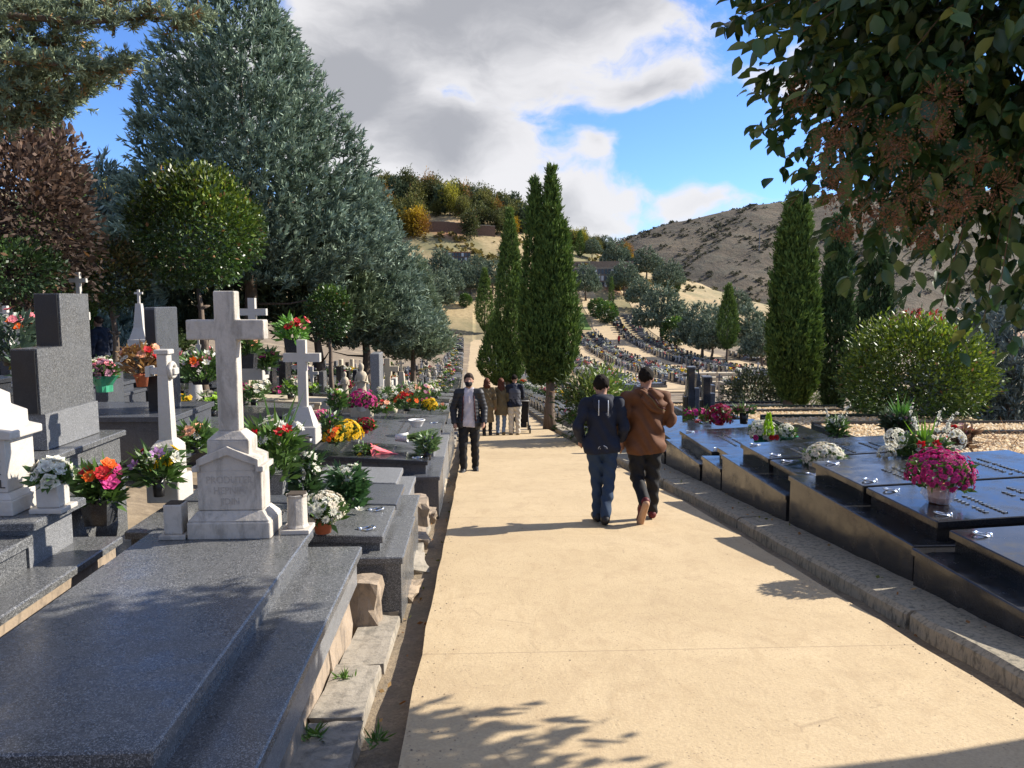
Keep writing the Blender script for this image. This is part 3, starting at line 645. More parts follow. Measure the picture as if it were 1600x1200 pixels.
# ---- gravel beds behind the right row
def bed(label, x0, x1, y0, y1, z, kerb, n, seed):
    t = empty('gravel_bed', ((x0 + x1) / 2, (y0 + y1) / 2, z - .2), label, 'gravel bed', 'gravel beds behind the right row')
    w = .09
    for (a, b, c, d) in ((x0, x1, y0, y0 + w), (x0, x1, y1 - w, y1), (x0, x0 + w, y0 + w, y1 - w), (x1 - w, x1, y0 + w, y1 - w)):
        part('edging', MB().box(a, b, c, d, z - .45, z + .05, .006, ty=-.02), kerb, t)
    r = np.random.default_rng(seed); N = n
    P = np.stack([r.uniform(x0 + w, x1 - w, N), r.uniform(y0 + w, y1 - w, N), r.normal(z - .01, .008, N)], 1)
    s = r.uniform(.014, .034, (N, 1)); O = np.array([(1, 0, 0), (0, 1, 0), (-1, 0, 0), (0, -1, 0), (0, 0, .7), (0, 0, -.7)])
    A = r.uniform(0, 6.28, N); ca, sa = np.cos(A)[:, None], np.sin(A)[:, None]
    sx = r.uniform(.7, 1.3, (N, 1))
    V = np.stack([O[:, 0] * ca * sx - O[:, 1] * sa, O[:, 0] * sa * sx + O[:, 1] * ca, np.broadcast_to(O[:, 2], (N, 6))], 2) * s[:, :, None] + P[:, None, :]
    T = np.array([(0, 1, 4), (1, 2, 4), (2, 3, 4), (3, 0, 4)]); Fc = (T[None] + 6 * np.arange(N)[:, None, None]).reshape(-1, 3)
    base = np.array([(.50, .34, .17), (.62, .45, .25), (.42, .27, .13), (.66, .55, .38)])[r.integers(0, 4, N)] * r.uniform(.8, 1.1, (N, 1))
    V = V.reshape(-1, 3) - np.array(t.location); o = link('pebbles', mesh_np('pebbles', V, Fc, MAT['pebble'], tint=np.repeat(base, 6, 0)), t); o['kind'] = 'stuff'
    part('bedding', MB().box(x0 + .01, x1 - .01, y0 + .01, y1 - .01, z - .4, z - .015), 'limestone', t)
BZ = lambda y: float(PZ(y)) + .70
bed('near gravel bed with dead stalks at the right edge of the picture', 5.95, 9.6, 8.4, 10.9, BZ(9.6), 'granite_dark', 9000, 1)
bed('wide gravel bed in front of the round green bush', 5.95, 10.4, 11.0, 13.4, BZ(12.2), 'granite_dark', 9000, 2)
bed('green edged gravel bed behind the white gladioli', 5.95, 10.4, 13.5, 15.9, BZ(14.7), 'kerb_green', 7000, 3)
bed('gravel bed between the crimson flowers and the big cypress', 5.95, 10.2, 16.0, 18.4, BZ(17.2), 'granite_dark', 6000, 4)
bed('long gravel bed before the cypress trunks', 5.9, 10.0, 18.5, 20.9, BZ(19.7), 'kerb_green', 5000, 5)
bed('farthest gravel bed below the shrub at the cypress foot', 5.8, 9.6, 21.0, 23.5, BZ(22.2), 'granite_dark', 4000, 6)

# ---- head monuments used on the slope
def head_parts(t, kind, x, y, z, mat, s=1.0, seed=0):
    r = random.Random(seed)
    if kind == 'stele':
        w, d, h = .16 * s, .5 * s, 1.0 * s
        part('head_plinth', MB().box(x - w * .9, x + w * .9, y - d * .66, y + d * .66, z, z + .16 * s, .01), mat, t); part('stele', MB().box(x - w / 2, x + w / 2, y - d / 2, y + d / 2, z + .16 * s, z + h, .012), mat, t)
    elif kind == 'cross':
        b = MB(); b.box(x - .17 * s, x + .17 * s, y - .17 * s, y + .17 * s, z, z + .2 * s, .01); b.frustum(x, y, z + .2 * s, z + .42 * s, .14 * s, .14 * s, .07 * s, .07 * s); part('cross_pedestal', b, mat, t)
        part('cross', cross_mb(x, y, z + .4 * s, .8 * s, .42 * s, .10 * s, .10 * s), mat, t)
    elif kind == 'obelisk':
        b = MB(); b.box(x - .2 * s, x + .2 * s, y - .2 * s, y + .2 * s, z, z + .25 * s, .01); b.frustum(x, y, z + .25 * s, z + .5 * s, .17 * s, .17 * s, .10 * s, .10 * s); b.frustum(x, y, z + .5 * s, z + 1.0 * s, .10 * s, .10 * s, .055 * s, .055 * s); part('obelisk', b, mat, t)
        part('cross', cross_mb(x, y, z + .99 * s, .3 * s, .17 * s, .045 * s, .045 * s), mat, t)
    elif kind == 'lstone':
        part('stele', MB().prism([(y - .4 * s, z), (y + .4 * s, z), (y + .4 * s, z + 1.0 * s), (y + .02 * s, z + 1.0 * s), (y + .02 * s, z + .55 * s), (y - .4 * s, z + .55 * s)], 'x', x - .08 * s, x + .08 * s), mat, t)
    elif kind == 'iron':
        b = MB(); b.tube([(x, y, z), (x, y, z + 1.3 * s)], .018, 6); b.tube([(x - .2 * s, y, z + .95 * s), (x + .2 * s, y, z + .95 * s)], .016, 6)
        for a, c in ((0, 1.3), (-.2, .95), (.2, .95)): b.lathe([(.0, -.03), (.035, 0), (0, .03)], 6, (x + a * s, y, z + c * s), cap=False)
        part('iron_cross', b, 'bronze', t); part('cross_pedestal', MB().box(x - .15, x + .15, y - .15, y + .15, z - .02, z + .2, .01), mat, t)
    elif kind == 'statue':
        b = MB(); b.box(x - .2, x + .2, y - .2, y + .2, z, z + .35, .01); part('pedestal', b, mat, t)
        f = MB(); prof = [(.13, 0), (.14, .05), (.115, .25), (.10, .42), (.125, .55), (.13, .62), (.10, .69), (.045, .72), (.05, .75), (.062, .80), (.06, .85), (.035, .89), (.004, .905)]
        f.lathe([(a * s, b_ * s) for a, b_ in prof], 10, (x, y, z + .35)); f.tube([(x + .11 * s, y, z + .35 + .6 * s), (x + .14 * s, y - .05, z + .35 + .45 * s), (x + .02, y - .13 * s, z + .35 + .50 * s)], [.04 * s, .035 * s, .025 * s], 6); f.tube([(x - .11 * s, y, z + .35 + .6 * s), (x - .14 * s, y - .05, z + .35 + .45 * s), (x - .02, y - .13 * s, z + .35 + .50 * s)], [.04 * s, .035 * s, .025 * s], 6)
        part('figure', f, mat, t, True)
    elif kind == 'angelcross':
        pass

def monument(label, kind, px, py_base, Y, mat, s=1.0, cat='gravestone', name='gravestone', group=None, X=None, zb=None):
    p = at(px, py_base, Y); t = empty(name, (p.x, Y, p.z), label, cat, group)
    head_parts(t, kind, p.x, Y, p.z, mat, s); return t

# the black and grey L-shaped stele on its stepped granite base
LS = empty('gravestone', (-3.45, 6.4, .2), 'tall L-shaped granite stele, black face and grey lit side, left of the weathered cross', 'gravestone')
part('stele', MB().prism([(6.0, .83), (6.82, .83), (6.82, 1.76), (6.36, 1.76), (6.36, 1.335), (6.0, 1.335)], 'x', -3.56, -3.36), 'granite_grey', LS)
part('face_panel', MB().box(-3.55, -3.375, 6.345, 6.358, 1.345, 1.75), 'granite_satin', LS); part('face_panel', MB().box(-3.55, -3.375, 5.985, 5.998, .84, 1.325), 'granite_satin', LS)
part('stele_foot', MB().box(-3.60, -3.34, 6.02, 6.84, .55, .829), 'granite_light', LS)
part('base_block', MB().box(-4.6, -3.22, 5.75, 6.95, -.1, .50), 'granite_grey', LS); part('base_slab', MB().box(-4.62, -3.18, 5.7, 7.0, .50, .545, .008), 'granite_grey', LS)
lt = tomb('grey granite box tomb at the foot of the L-shaped stele', -1, -3.0, 1.6, 5.35, 6.6, .22, -.3, 'granite_grey', 'granite_grey', .16, .1, .02, seed=31, letters=False, ring=False)
tomb('high granite tomb with a chrome ring, left of the L-shaped stele', -1, -3.75, 1.6, 5.2, 6.0, .62, -.1, 'granite_grey', 'granite_grey', .18, .05, .02, seed=32, letters=False)
CW = empty('stone_cross', at(266, 760, 6.35), 'cream carved cross with a round wreath boss, left of the weathered cross', 'cross')
x, y, z = CW.location
b = MB(); b.box(x - .13, x + .13, y - .16, y + .16, z - .1, z + .10, .01); b.box(x - .10, x + .10, y - .12, y + .12, z + .1, z + .34, .01); b.frustum(x, y, z + .34, z + .40, .10, .12, .06, .06); bevel(part('pedestal', b, 'marble_clean', CW), .006)
part('shaft', MB().frustum(x, y, z + .395, z + .93, .052, .052, .042, .046), 'marble_clean', CW)
b = MB(); b.box(x - .042, x + .042, y - .05, y + .05, z + .93, z + 1.10, .006); b.box(x - .06, x + .06, y - .06, y + .06, z + 1.10, z + 1.135, .006); b.box(x - .115, x + .10, y - .046, y + .046, z + .935, z + .985, .006); b.box(x - .135, x - .10, y - .06, y + .06, z + .915, z + 1.0, .006); part('cross_head', b, 'marble_clean', CW)
b = MB(); n_, m_ = 14, 6; V = []; F = []
for i in range(n_):
    a = 2 * math.pi * i / n_
    for j in range(m_):
        c = 2 * math.pi * j / m_; rr = .055 + .02 * math.cos(c) * (1 + .25 * math.sin(5 * a)); V.append((x + .062 + .02 * math.sin(c), y + rr * math.cos(a), z + .965 + rr * math.sin(a)))
for i in range(n_):
    for j in range(m_): F.append((i * m_ + j, ((i + 1) % n_) * m_ + j, ((i + 1) % n_) * m_ + (j + 1) % m_, i * m_ + (j + 1) % m_))
b.add(V, F); part('wreath', b, 'marble_clean', CW, True)
S2 = empty('gravestone', (-3.72, 9.0, .5), 'plain upright grey granite stele left of the weathered cross', 'gravestone')
p = at(258, 640, 9.0); part('stele', MB().box(p.x - .07, p.x + .06, 8.72, 9.34, p.z, 1.63, .01), 'granite_slate', S2); part('face_panel', MB().box(p.x - .06, p.x + .05, 8.708, 8.719, p.z + .02, 1.6), 'granite_satin', S2)
part('base_block', MB().box(p.x - 1.2, p.x + .28, 8.5, 9.7, -.1, p.z - .06), 'granite_slate', S2); part('base_slab', MB().box(p.x - 1.25, p.x + .31, 8.46, 9.75, p.z - .06, p.z - .002, .006), 'granite_slate', S2)
monument('slim white obelisk topped by a small cross, up the left slope', 'obelisk', 221, 548, 13.0, 'marble_clean', .78)
monument('white pedestal cross partly hidden behind the right arm of the weathered cross', 'cross', 398, 592, 11.0, 'marble_clean', .95)
monument('slender cream stone cross beside the pink and yellow chrysanthemums', 'cross', 476, 690, 9.4, 'marble_clean', 1.04, 'cross', 'stone_cross')
monument('small cream saint statue on a pedestal in the left row', 'statue', 566, 655, 15.2, 'limestone', .85, 'statue', 'statue')
monument('second smaller cream statue behind the crimson flowers', 'statue', 540, 648, 15.8, 'limestone', .6, 'statue', 'statue')
monument('tall grey stele with a lit side near the statue', 'stele', 590, 640, 17.5, 'granite_light', 1.3)
monument('cream stone cross in front of the dark conifers by the path row', 'cross', 607, 655, 18.0, 'limestone', 1.2)
monument('tall cream obelisk in the left row near the path', 'obelisk', 628, 640, 20, 'limestone', 1.0)
monument('white stepped tombstone shoulder at the far left edge', 'cross', 14, 556, 9.5, 'marble_clean', .5)
monument('bright white cross peeking over the L-shaped stele', 'cross', 126, 500, 14, 'marble_clean', .7)

# ---- generic tombs climbing the left slope, and on down the path
looks = [('grey granite', 'granite_grey', 'granite_grey'), ('dark polished granite', 'granite_dark', 'granite_dark'), ('black granite', 'granite_black', 'granite_black'), ('pale granite', 'granite_light', 'granite_light'), ('slate grey', 'granite_slate', 'granite_slate'), ('cream stone', 'limestone', 'limestone')]
kinds = ['stele', 'cross', 'stele', 'obelisk', 'lstone', 'cross', 'iron', 'stele', 'statue']
heads_txt = {'stele': 'an upright slab', 'cross': 'a stone cross', 'obelisk': 'an obelisk', 'lstone': 'an L-shaped slab', 'iron': 'an iron cross', 'statue': 'a small statue'}
SPOTS = []     # places for flowers: (x, y, z)
rr_ = random.Random(3)
rows = [('second', -3.3, 2.0, 10.2, 76, 1.6), ('third', -6.1, 2.1, 7.6, 70, 1.75), ('fourth', -9.2, 2.1, 9.5, 46, 1.8), ('fifth', -12.6, 2.1, 13, 40, 2.1)]
for rname, xf, L, ya, yb, pitch in rows:
    y = ya; k = 1
    while y < yb:
        w = pitch * rr_.uniform(.72, .86); lk_ = looks[rr_.choice([0, 0, 1, 1, 1, 2, 2, 4, 4, 5])]; kd = rr_.choice(kinds)
        zg = GZ(xf - .6, y + w / 2); zl = zg + rr_.uniform(.28, .5)
        t = tomb(f'{nth(k)} {lk_[0]} tomb with {heads_txt[kd]} up the left slope, {rname} row', -1, xf, L, y, y + w, zl, zg - .25, lk_[1], lk_[2], .16, .14, .05, group='tombs on the left slope', letters=False, ring=False, seed=k)
        hm = lk_[1] if kd in ('stele', 'lstone', 'iron') else rr_.choice(['marble_clean', 'marble_white', 'limestone', lk_[1], lk_[1]])
        head_parts(t, kd, xf - L + .2, y + w / 2, zl, hm, rr_.uniform(.8, 1.15))
        SPOTS.append((xf - .55 - rr_.uniform(0, .8), y + w / 2 + rr_.uniform(-.2, .2), zl + .22 + .05 * .6, y)); SPOTS.append((xf - L + .45, y + w / 2 + rr_.uniform(-.3, .3), zl + .26, y))
        y += pitch; k += 1
y = 19.0; k = 1; ROWS_FAR = []
while y < 150:
    pitch = 1.55 if y < 45 else 2.1 if y < 90 else 3.0
    w = pitch * rr_.uniform(.75, .88); lk_ = looks[rr_.choice([0, 0, 1, 1, 4, 3, 2])]; kd = rr_.choice(kinds); xf = PL(y) - .55; zg = float(PZ(y)); zl = zg + rr_.uniform(.35, .5)
    t = tomb(f'{nth(k)} tomb beyond the masked man along the left edge of the path, {lk_[0]}', -1, xf, 2.3, y, y + w, zl, zg - .2, lk_[1], lk_[2], .16, .14, .05, group='tombs along the left edge of the path', letters=False, ring=False, seed=k)
    head_parts(t, kd, xf - 2.15, y + w / 2, zl, rr_.choice(['marble_clean', 'marble_white', 'limestone', lk_[1]]), rr_.uniform(.85, 1.25))
    SPOTS.append((xf - .5 - rr_.uniform(0, .9), y + w / 2 + rr_.uniform(-.3, .3), zl + .24, y)); SPOTS.append((xf - 1.75, y + w / 2 + rr_.uniform(-.3, .3), zl + .27, y)); SPOTS.append((xf - 1.5, y + w / 2 + rr_.uniform(-.4, .4), zl + .27, y))
    y += pitch; k += 1
# right of the path beyond the twin cypress
y = 25.5; k = 1
while y < 120:
    pitch = 1.7 if y < 60 else 2.6
    w = pitch * .8; lk_ = looks[rr_.choice([0, 0, 1, 4, 3])]; xf = PR(y) + .6; zg = float(PZ(y)); zl = zg + .35
    t = tomb(f'{nth(k)} tomb past the twin cypress along the right edge of the path, {lk_[0]}', 1, xf, 2.3, y, y + w, zl, zg - .2, lk_[1], lk_[2], .16, .14, .05, group='tombs along the right edge of the path', letters=False, ring=False, seed=k)
    head_parts(t, rr_.choice(['stele', 'cross', 'stele']), xf + 2.1, y + w / 2, zl, lk_[1], .8)
    SPOTS.append((xf + .6, y + w / 2, zl + .24, y)); SPOTS.append((xf + 1.6, y + w / 2, zl + .27, y))
    y += pitch; k += 1

# ================================================================== FLOWERS
def petal_flower(name, col, layers, n, cup, width=.42, center=None, seed=0, mat='petal'):
    """unit-radius blossom: rings of petals, each a folded leaf of four points"""
    r = np.random.default_rng(seed); V = []; F = []; C = []
    for li in range(layers):
        rad = 1.0 - .62 * li / max(1, layers); lift = cup + .75 * li / max(1, layers); m = max(4, int(n * (1 - .45 * li / max(1, layers))))
        for i in range(m):
            a = 2 * math.pi * (i + .5 * li) / m + r.uniform(-.15, .15); rr = rad * r.uniform(.88, 1.08); w = width * rad * r.uniform(.85, 1.15)
            d = np.array([math.cos(a), math.sin(a)]); s = np.array([-d[1], d[0]])
            zt = lift * rr * .75 + r.uniform(-.05, .05); zm = lift * rr * .30
            p0 = (0, 0, -.05 + .12 * li); p1 = (*(d * rr * .55 + s * w), zm + .08); p2 = (*(d * rr), zt); p3 = (*(d * rr * .55 - s * w), zm + .08)
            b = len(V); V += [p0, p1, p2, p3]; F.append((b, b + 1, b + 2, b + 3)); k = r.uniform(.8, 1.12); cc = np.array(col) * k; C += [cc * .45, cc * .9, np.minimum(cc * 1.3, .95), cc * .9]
    if center is not None:
        b = len(V); m = 6
        for i in range(m): a = 2 * math.pi * i / m; V.append((.2 * math.cos(a), .2 * math.sin(a), .12)); C.append(center)
        V.append((0, 0, .2)); C.append(center)
        for i in range(m): F.append((b + i, b + (i + 1) % m, b + m))
    me = mesh_np(name, np.array(V), F, MAT[mat], tint=np.array(C)); return me
CL = dict(white=(.74, .72, .62), cream=(.70, .64, .52), pink=(.58, .06, .25), magenta=(.42, .03, .16), red=(.50, .02, .025), orange=(.75, .14, .02), yellow=(.78, .50, .02), lilac=(.46, .26, .48), crimson=(.26, .008, .035), rose=(.75, .25, .28), purple=(.17, .08, .32), peach=(.75, .40, .25), lime=(.30, .48, .05), dried=(.34, .16, .06), mauve=(.42, .20, .26))
BL = {}
def blossom(col, kind='mum'):
    if (col, kind) not in BL:
        if kind == 'mum': me = petal_flower('blossom', CL[col], 4, 12, .25, .22, seed=len(BL))
        elif kind == 'rose': me = petal_flower('blossom', CL[col], 4, 6, .55, .55, seed=len(BL))
        elif kind == 'daisy': me = petal_flower('blossom', CL[col], 1, 10, .12, .24, (.55, .4, .05), seed=len(BL))
        elif kind == 'lily': me = petal_flower('blossom', CL[col], 2, 6, .7, .34, (.5, .45, .2), seed=len(BL))
        BL[(col, kind)] = me
    return BL[(col, kind)]
def blades(P, D, Ln, W, col, rs, bend=0.0, var=.25):
    """diamond-shaped leaf blades: P base points, D unit directions, Ln lengths, W half widths, col (n,3)"""
    n = len(P); q = rs.normal(size=(n, 3)); S = np.cross(D, q); S /= np.linalg.norm(S, axis=1, keepdims=True) + 1e-9
    mid = P + D * (Ln * .5)[:, None]; tip = P + D * Ln[:, None]; tip[:, 2] += bend * Ln
    V = np.stack([P, mid + S * W[:, None], tip, mid - S * W[:, None]], 1).reshape(-1, 3)
    Fc = np.arange(4 * n).reshape(-1, 4)
    C = np.repeat(np.asarray(col) * rs.uniform(1 - var, 1 + var, (n, 1)), 4, 0)
    return V, Fc, C
def unit(v): return v / (np.linalg.norm(v, axis=-1, keepdims=True) + 1e-9)
def foliage_part(parent, c, rad, h, n, col, rs, ln=.08, w=.018, up=.4, mat='leaf'):
    a = rs.uniform(0, 6.283, n); rr = rad * np.sqrt(rs.uniform(0, 1, n)); zz = rs.uniform(-.1, 1, n) ** 1 * h
    P = np.stack([rr * np.cos(a), rr * np.sin(a), zz], 1); D = unit(np.stack([np.cos(a), np.sin(a), np.full(n, up)], 1) + rs.normal(0, .55, (n, 3)))
    V, Fc, C = blades(P + np.array(c), D, rs.uniform(.6, 1.3, n) * ln, rs.uniform(.7, 1.2, n) * w, np.tile(np.array(col), (n, 1)), rs)
    o = link('foliage', mesh_np('foliage', V, Fc, MAT[mat], tint=C), parent); o['kind'] = 'stuff'; return o
GREEN = (.055, .10, .025); DKGREEN = (.03, .06, .02)
def pot_part(t, kind, h, r):
    b = MB()
    if kind == 'terracotta': b.lathe([(r * .68, 0), (r * .9, h * .78), (r, h * .8), (r * 1.03, h), (r * .9, h), (r * .85, h * .9)], 18); b.obj('pot', MAT['terracotta'], t, True)
    elif kind == 'black': b.lathe([(r * .8, 0), (r, h), (r * .92, h), (r * .9, h * .9)], 16); b.obj('pot', MAT['plastic_black'], t, True)
    elif kind == 'white': b.lathe([(r * .7, 0), (r, h), (r * 1.06, h), (r * .95, h * .95), (r * .9, h * .85)], 18); b.obj('pot', MAT['plastic_white'], t, True)
    elif kind == 'square': b.frustum(0, 0, 0, h, r * .8, r * .8, r, r); b.obj('pot', MAT['granite_dark'], t)
    elif kind == 'squarelight': b.frustum(0, 0, 0, h, r * .8, r * .8, r, r); b.obj('pot', MAT['granite_light'], t)
    elif kind == 'vase': b.lathe([(r * .7, 0), (r * .55, h * .2), (r, h * .8), (r * .9, h), (r * .75, h)], 12); b.obj('pot', MAT['plastic_grey'], t, True)
    elif kind == 'foil': b.lathe([(r * .7, 0), (r * .8, h * .5), (r * 1.35, h), (r * 1.2, h)], 14, wob=.06); b.obj('wrapping', MAT['red_foil'], t)
    elif kind == 'greenfoil': b.lathe([(r * .8, 0), (r * .9, h * .4), (r * 1.6, h), (r * 1.4, h)], 14, wob=.12); b.obj('wrapping', MAT['green_foil'], t)
    elif kind == 'wrap':
        b.lathe([(r * .62, 0), (r * .8, h * .9), (r * .84, h * .92)], 16); b.obj('pot', MAT['terracotta'], t, True)
        b = MB(); b.lathe([(r * .7, 0.0), (r * 1.0, h * .35), (r * 1.02, h * .7), (r * .95, h * .95), (r * 1.35, h * 1.15)], 18, cap=False, wob=.10); b.obj('clear_wrapping', MAT['clear_wrap'], t)
def place_blossom(t, p, d, s, me, rs, label=None):
    o = link('blossom', me, t, tuple(p), None, s); o.rotation_euler = Vector(d).to_track_quat('Z', 'Y').to_euler(); o.rotation_euler.rotate_axis('Z', rs.uniform(0, 6.28)); return o
def joined_blossoms(t, items, rs):
    """blossoms too small to pick apart: joined into one part"""
    VV, FF, CC, n = [], [], [], 0
    for p, d, s, me in items:
        q = Vector(d).to_track_quat('Z', 'Y').to_matrix() @ Matrix.Rotation(rs.uniform(0, 6.28), 3, 'Z'); M = np.array(q) * s
        key = me.name
        if key not in _BC:
            v = np.empty(len(me.vertices) * 3, np.float32); me.vertices.foreach_get('co', v); c = np.empty(len(me.vertices) * 4, np.float32); me.color_attributes['tint'].data.foreach_get('color', c)
            _BC[key] = (v.reshape(-1, 3), c.reshape(-1, 4)[:, :3], [tuple(pl.vertices) for pl in me.polygons])
        v, c, f = _BC[key]; VV.append(v @ M.T + np.array(p)); CC.append(c * rs.uniform(.82, 1.12)); FF += [tuple(i + n for i in x) for x in f]; n += len(v)
    o = link('blossoms', mesh_np('blossoms', np.concatenate(VV), FF, MAT['petal'], tint=np.concatenate(CC)), t); o['kind'] = 'stuff'; return o
_BC = {}
def dome(label, loc, R_, H_, cols, n, s, pot=('black', .12, .1), kind='mum', seed=0, joined=False, cat='flowers', name='potted_chrysanthemum', group=None, low=-.25):
    """a round cushion of chrysanthemums in a pot"""
    rs = np.random.default_rng(seed + 500); t = empty(name, loc, label, cat, group)
    pot_part(t, *pot); z0 = pot[1]
    foliage_part(t, (0, 0, z0 - .02), R_ * .80, H_ * .78, int(260 + 500 * R_), GREEN, rs, ln=.07 + R_ * .1, w=.018)
    ga = math.pi * (3 - 5 ** .5); items = []
    for i in range(n):
        u = 1 - (1 - low) * (i + .5) / n; a = i * ga; q = math.sqrt(max(0, 1 - u * u)); d = np.array([q * math.cos(a), q * math.sin(a), u]) + rs.normal(0, .05, 3)
        p = d * np.array([R_, R_, H_]) * rs.uniform(.90, 1.03) + np.array([0, 0, z0 + H_ * .18]); items.append((p, d, s * rs.uniform(.8, 1.15), blossom(cols[int(rs.integers(0, len(cols)))], kind)))
    if joined: joined_blossoms(t, items, rs)
    else:
        for it in items: place_blossom(t, it[0], it[1], it[2], it[3], rs)
    return t
def bunch(label, loc, R_, H_, spec, pot=('square', .12, .07), seed=0, joined=False, cat='flowers', name='bouquet', group=None, fol=GREEN, nf=220, ln=.14):
    """a loose bunch: spec = [(colour, kind, count, size)]"""
    rs = np.random.default_rng(seed + 900); t = empty(name, loc, label, cat, group)
    z0 = 0
    if pot: pot_part(t, *pot); z0 = pot[1]
    foliage_part(t, (0, 0, z0 - .02), R_ * .7, H_ * .8, nf, fol, rs, ln=ln, w=.02, up=.7)
    items = []
    for col, kind, cnt, s in spec:
        for i in range(cnt):
            a = rs.uniform(0, 6.28); q = math.sqrt(rs.uniform(0, 1)); p = np.array([R_ * q * math.cos(a), R_ * q * math.sin(a), z0 + H_ * (.45 + .6 * rs.uniform(0, 1) * (1 - .35 * q))]); d = np.array([q * math.cos(a), q * math.sin(a) - .25, .8])
            items.append((p, d, s * rs.uniform(.85, 1.15), blossom(col, kind)))
    if joined: joined_blossoms(t, items, rs)
    else:
        for it in items: place_blossom(t, it[0], it[1], it[2], it[3], rs)
    return t
def swords(t, c, n, ln, w, rs, col=(.09, .17, .03), spread=.35):
    P = np.tile(np.array(c), (n, 1)) + rs.normal(0, .02, (n, 3)); D = unit(np.stack([rs.normal(0, spread, n), rs.normal(0, spread, n), np.ones(n)], 1))
    V, Fc, C = blades(P, D, rs.uniform(.6, 1.1, n) * ln, np.full(n, w), np.tile(np.array(col), (n, 1)), rs); o = link('sword_leaves', mesh_np('sword_leaves', V, Fc, MAT['leaf'], tint=C), t); o['kind'] = 'stuff'
def gladioli(t, stems, rs, col='white', s=.028):
    """upright flower spikes: stems = [(base, tip)]"""
    for (a, b) in stems:
        a, b = Vector(a), Vector(b); m = MB(); m.tube([a, a.lerp(b, .5), b], [.006, .005, .003], 5); sp = m.obj('flower_spike', MAT['kerb_green'], t)
        for i in range(8):
            f = .45 + .5 * i / 8; p = a.lerp(b, f); d = Vector((rs.normal(), rs.normal() - .5, .35)).normalized(); place_blossom(sp, p + d * s * .6, d, s * (1.2 - .5 * i / 8), blossom(col, 'lily'), rs)

# -- left side
x, y, z = VASE0; dome('cream ruffled cloth roses filling the square marble vase', (x, y, z + .195), .10, .09, ['cream', 'white'], 12, .055, ('vase', .005, .04), 'rose', 1, name='cloth_flowers', low=-.2)
p = at(158, 818, 5.75); bunch('red, pink and orange roses in a square granite pot between the left tombs', p, .16, .26, [('red', 'rose', 4, .062), ('pink', 'rose', 3, .07), ('orange', 'rose', 4, .06), ('cream', 'rose', 3, .04), ('lilac', 'lily', 3, .06)], ('square', .20, .10), 2, nf=320)
p = at(265, 775, 6.0); bunch('yellow, white and lilac flowers in a dark vase by the carved cross', (p.x - .08, p.y, p.z), .17, .25, [('yellow', 'mum', 5, .055), ('white', 'lily', 5, .05), ('lilac', 'lily', 3, .055), ('red', 'rose', 2, .035)], ('black', .14, .05), 3, nf=240)
p = at(430, 770, 5.75); t = bunch('tall white and red flowers with long leaves right behind the weathered cross', (p.x, p.y, p.z), .20, .42, [('white', 'mum', 16, .045), ('red', 'lily', 5, .045), ('cream', 'daisy', 20, .02)], ('squarelight', .16, .09), 4, nf=380)
swords(t, (0, .05, .25), 14, .55, .014, np.random.default_rng(3), spread=.55)
p = at(505, 832, 5.62); dome('white chrysanthemums spilling from a terracotta pot beside the fluted vase', (p.x, p.y, p.z), .165, .14, ['white', 'white', 'cream'], 55, .042, ('terracotta', .13, .085), 'mum', 5)
p = at(478, 775, 5.95); bunch('upright spray of white pompon flowers behind the fluted vase', (p.x, p.y, p.z - .1), .10, .36, [('white', 'mum', 15, .042)], ('black', .12, .05), 6, nf=200, fol=DKGREEN)
p = at(545, 803, 6.5); bunch('white flowers and feathery fern in a clear vase on the bluish tomb', (p.x, p.y, p.z), .16, .36, [('white', 'mum', 6, .05), ('white', 'daisy', 6, .025)], ('white', .09, .05), 7, nf=520, fol=(.04, .085, .03), ln=.12)
p = at(562, 801, 6.2); setp(link('blossom', blossom('white', 'lily'), None, (p.x, p.y, p.z + .02), (.3, .2, 0), .04), 'single white blossom lying on the bluish tomb', 'flower')
p = at(479, 702, 8.3); t = empty('flower_pot', (p.x, p.y, p.z), 'empty black plastic pot on the slab in front of the slender cross', 'pot'); pot_part(t, 'black', .13, .075); b = MB(); b.lathe([(.06, .11), (.02, .13)], 10); b.obj('soil', MAT['soil_dark'], t)
p = at(500, 668, 9.9); dome('hot pink hydrangea ball left of the yellow chrysanthemums', (p.x, p.y, p.z - .05), .17, .15, ['pink', 'pink', 'rose'], 40, .045, ('black', .10, .08), 'daisy', 8)
p = at(512, 672, 9.7); bunch('small purple and violet bunch under the pink hydrangea', (p.x + .05, p.y, p.z), .09, .16, [('purple', 'daisy', 14, .03)], ('black', .06, .04), 9, nf=100)
p = at(538, 690, 9.95); dome('large bright yellow chrysanthemum cushion on the left row', (p.x, p.y, p.z), .23, .18, ['yellow'], 70, .045, ('white', .07, .10), 'mum', 10)
p = at(520, 692, 9.75); dome('lower yellow chrysanthemum cushion in front of the large one', (p.x, p.y, p.z), .15, .13, ['yellow', 'yellow', 'orange'], 45, .04, ('black', .06, .08), 'mum', 11)
p = at(500, 690, 9.85); dome('orange red chrysanthemums at the left of the yellow cushions', (p.x, p.y, p.z), .11, .11, ['orange', 'red'], 30, .035, ('black', .08, .07), 'mum', 12)
p = at(570, 677, 11.2); dome('dark red chrysanthemum pot at the head of the tomb with the bowl', (p.x, p.y, p.z), .15, .13, ['crimson', 'red'], 40, .035, ('foil', .08, .07), 'mum', 13)
p = at(565, 642, 13.3); dome('magenta chrysanthemum cushion beside the cream statue', (p.x, p.y, p.z), .27, .20, ['magenta', 'pink'], 70, .045, ('white', .12, .1), 'mum', 14)
p = at(528, 648, 12.9); bunch('lime green and white pot plant left of the magenta cushion', (p.x, p.y, p.z), .13, .32, [('white', 'mum', 8, .05), ('lime', 'mum', 5, .06), ('rose', 'daisy', 10, .03)], ('black', .12, .09), 15)
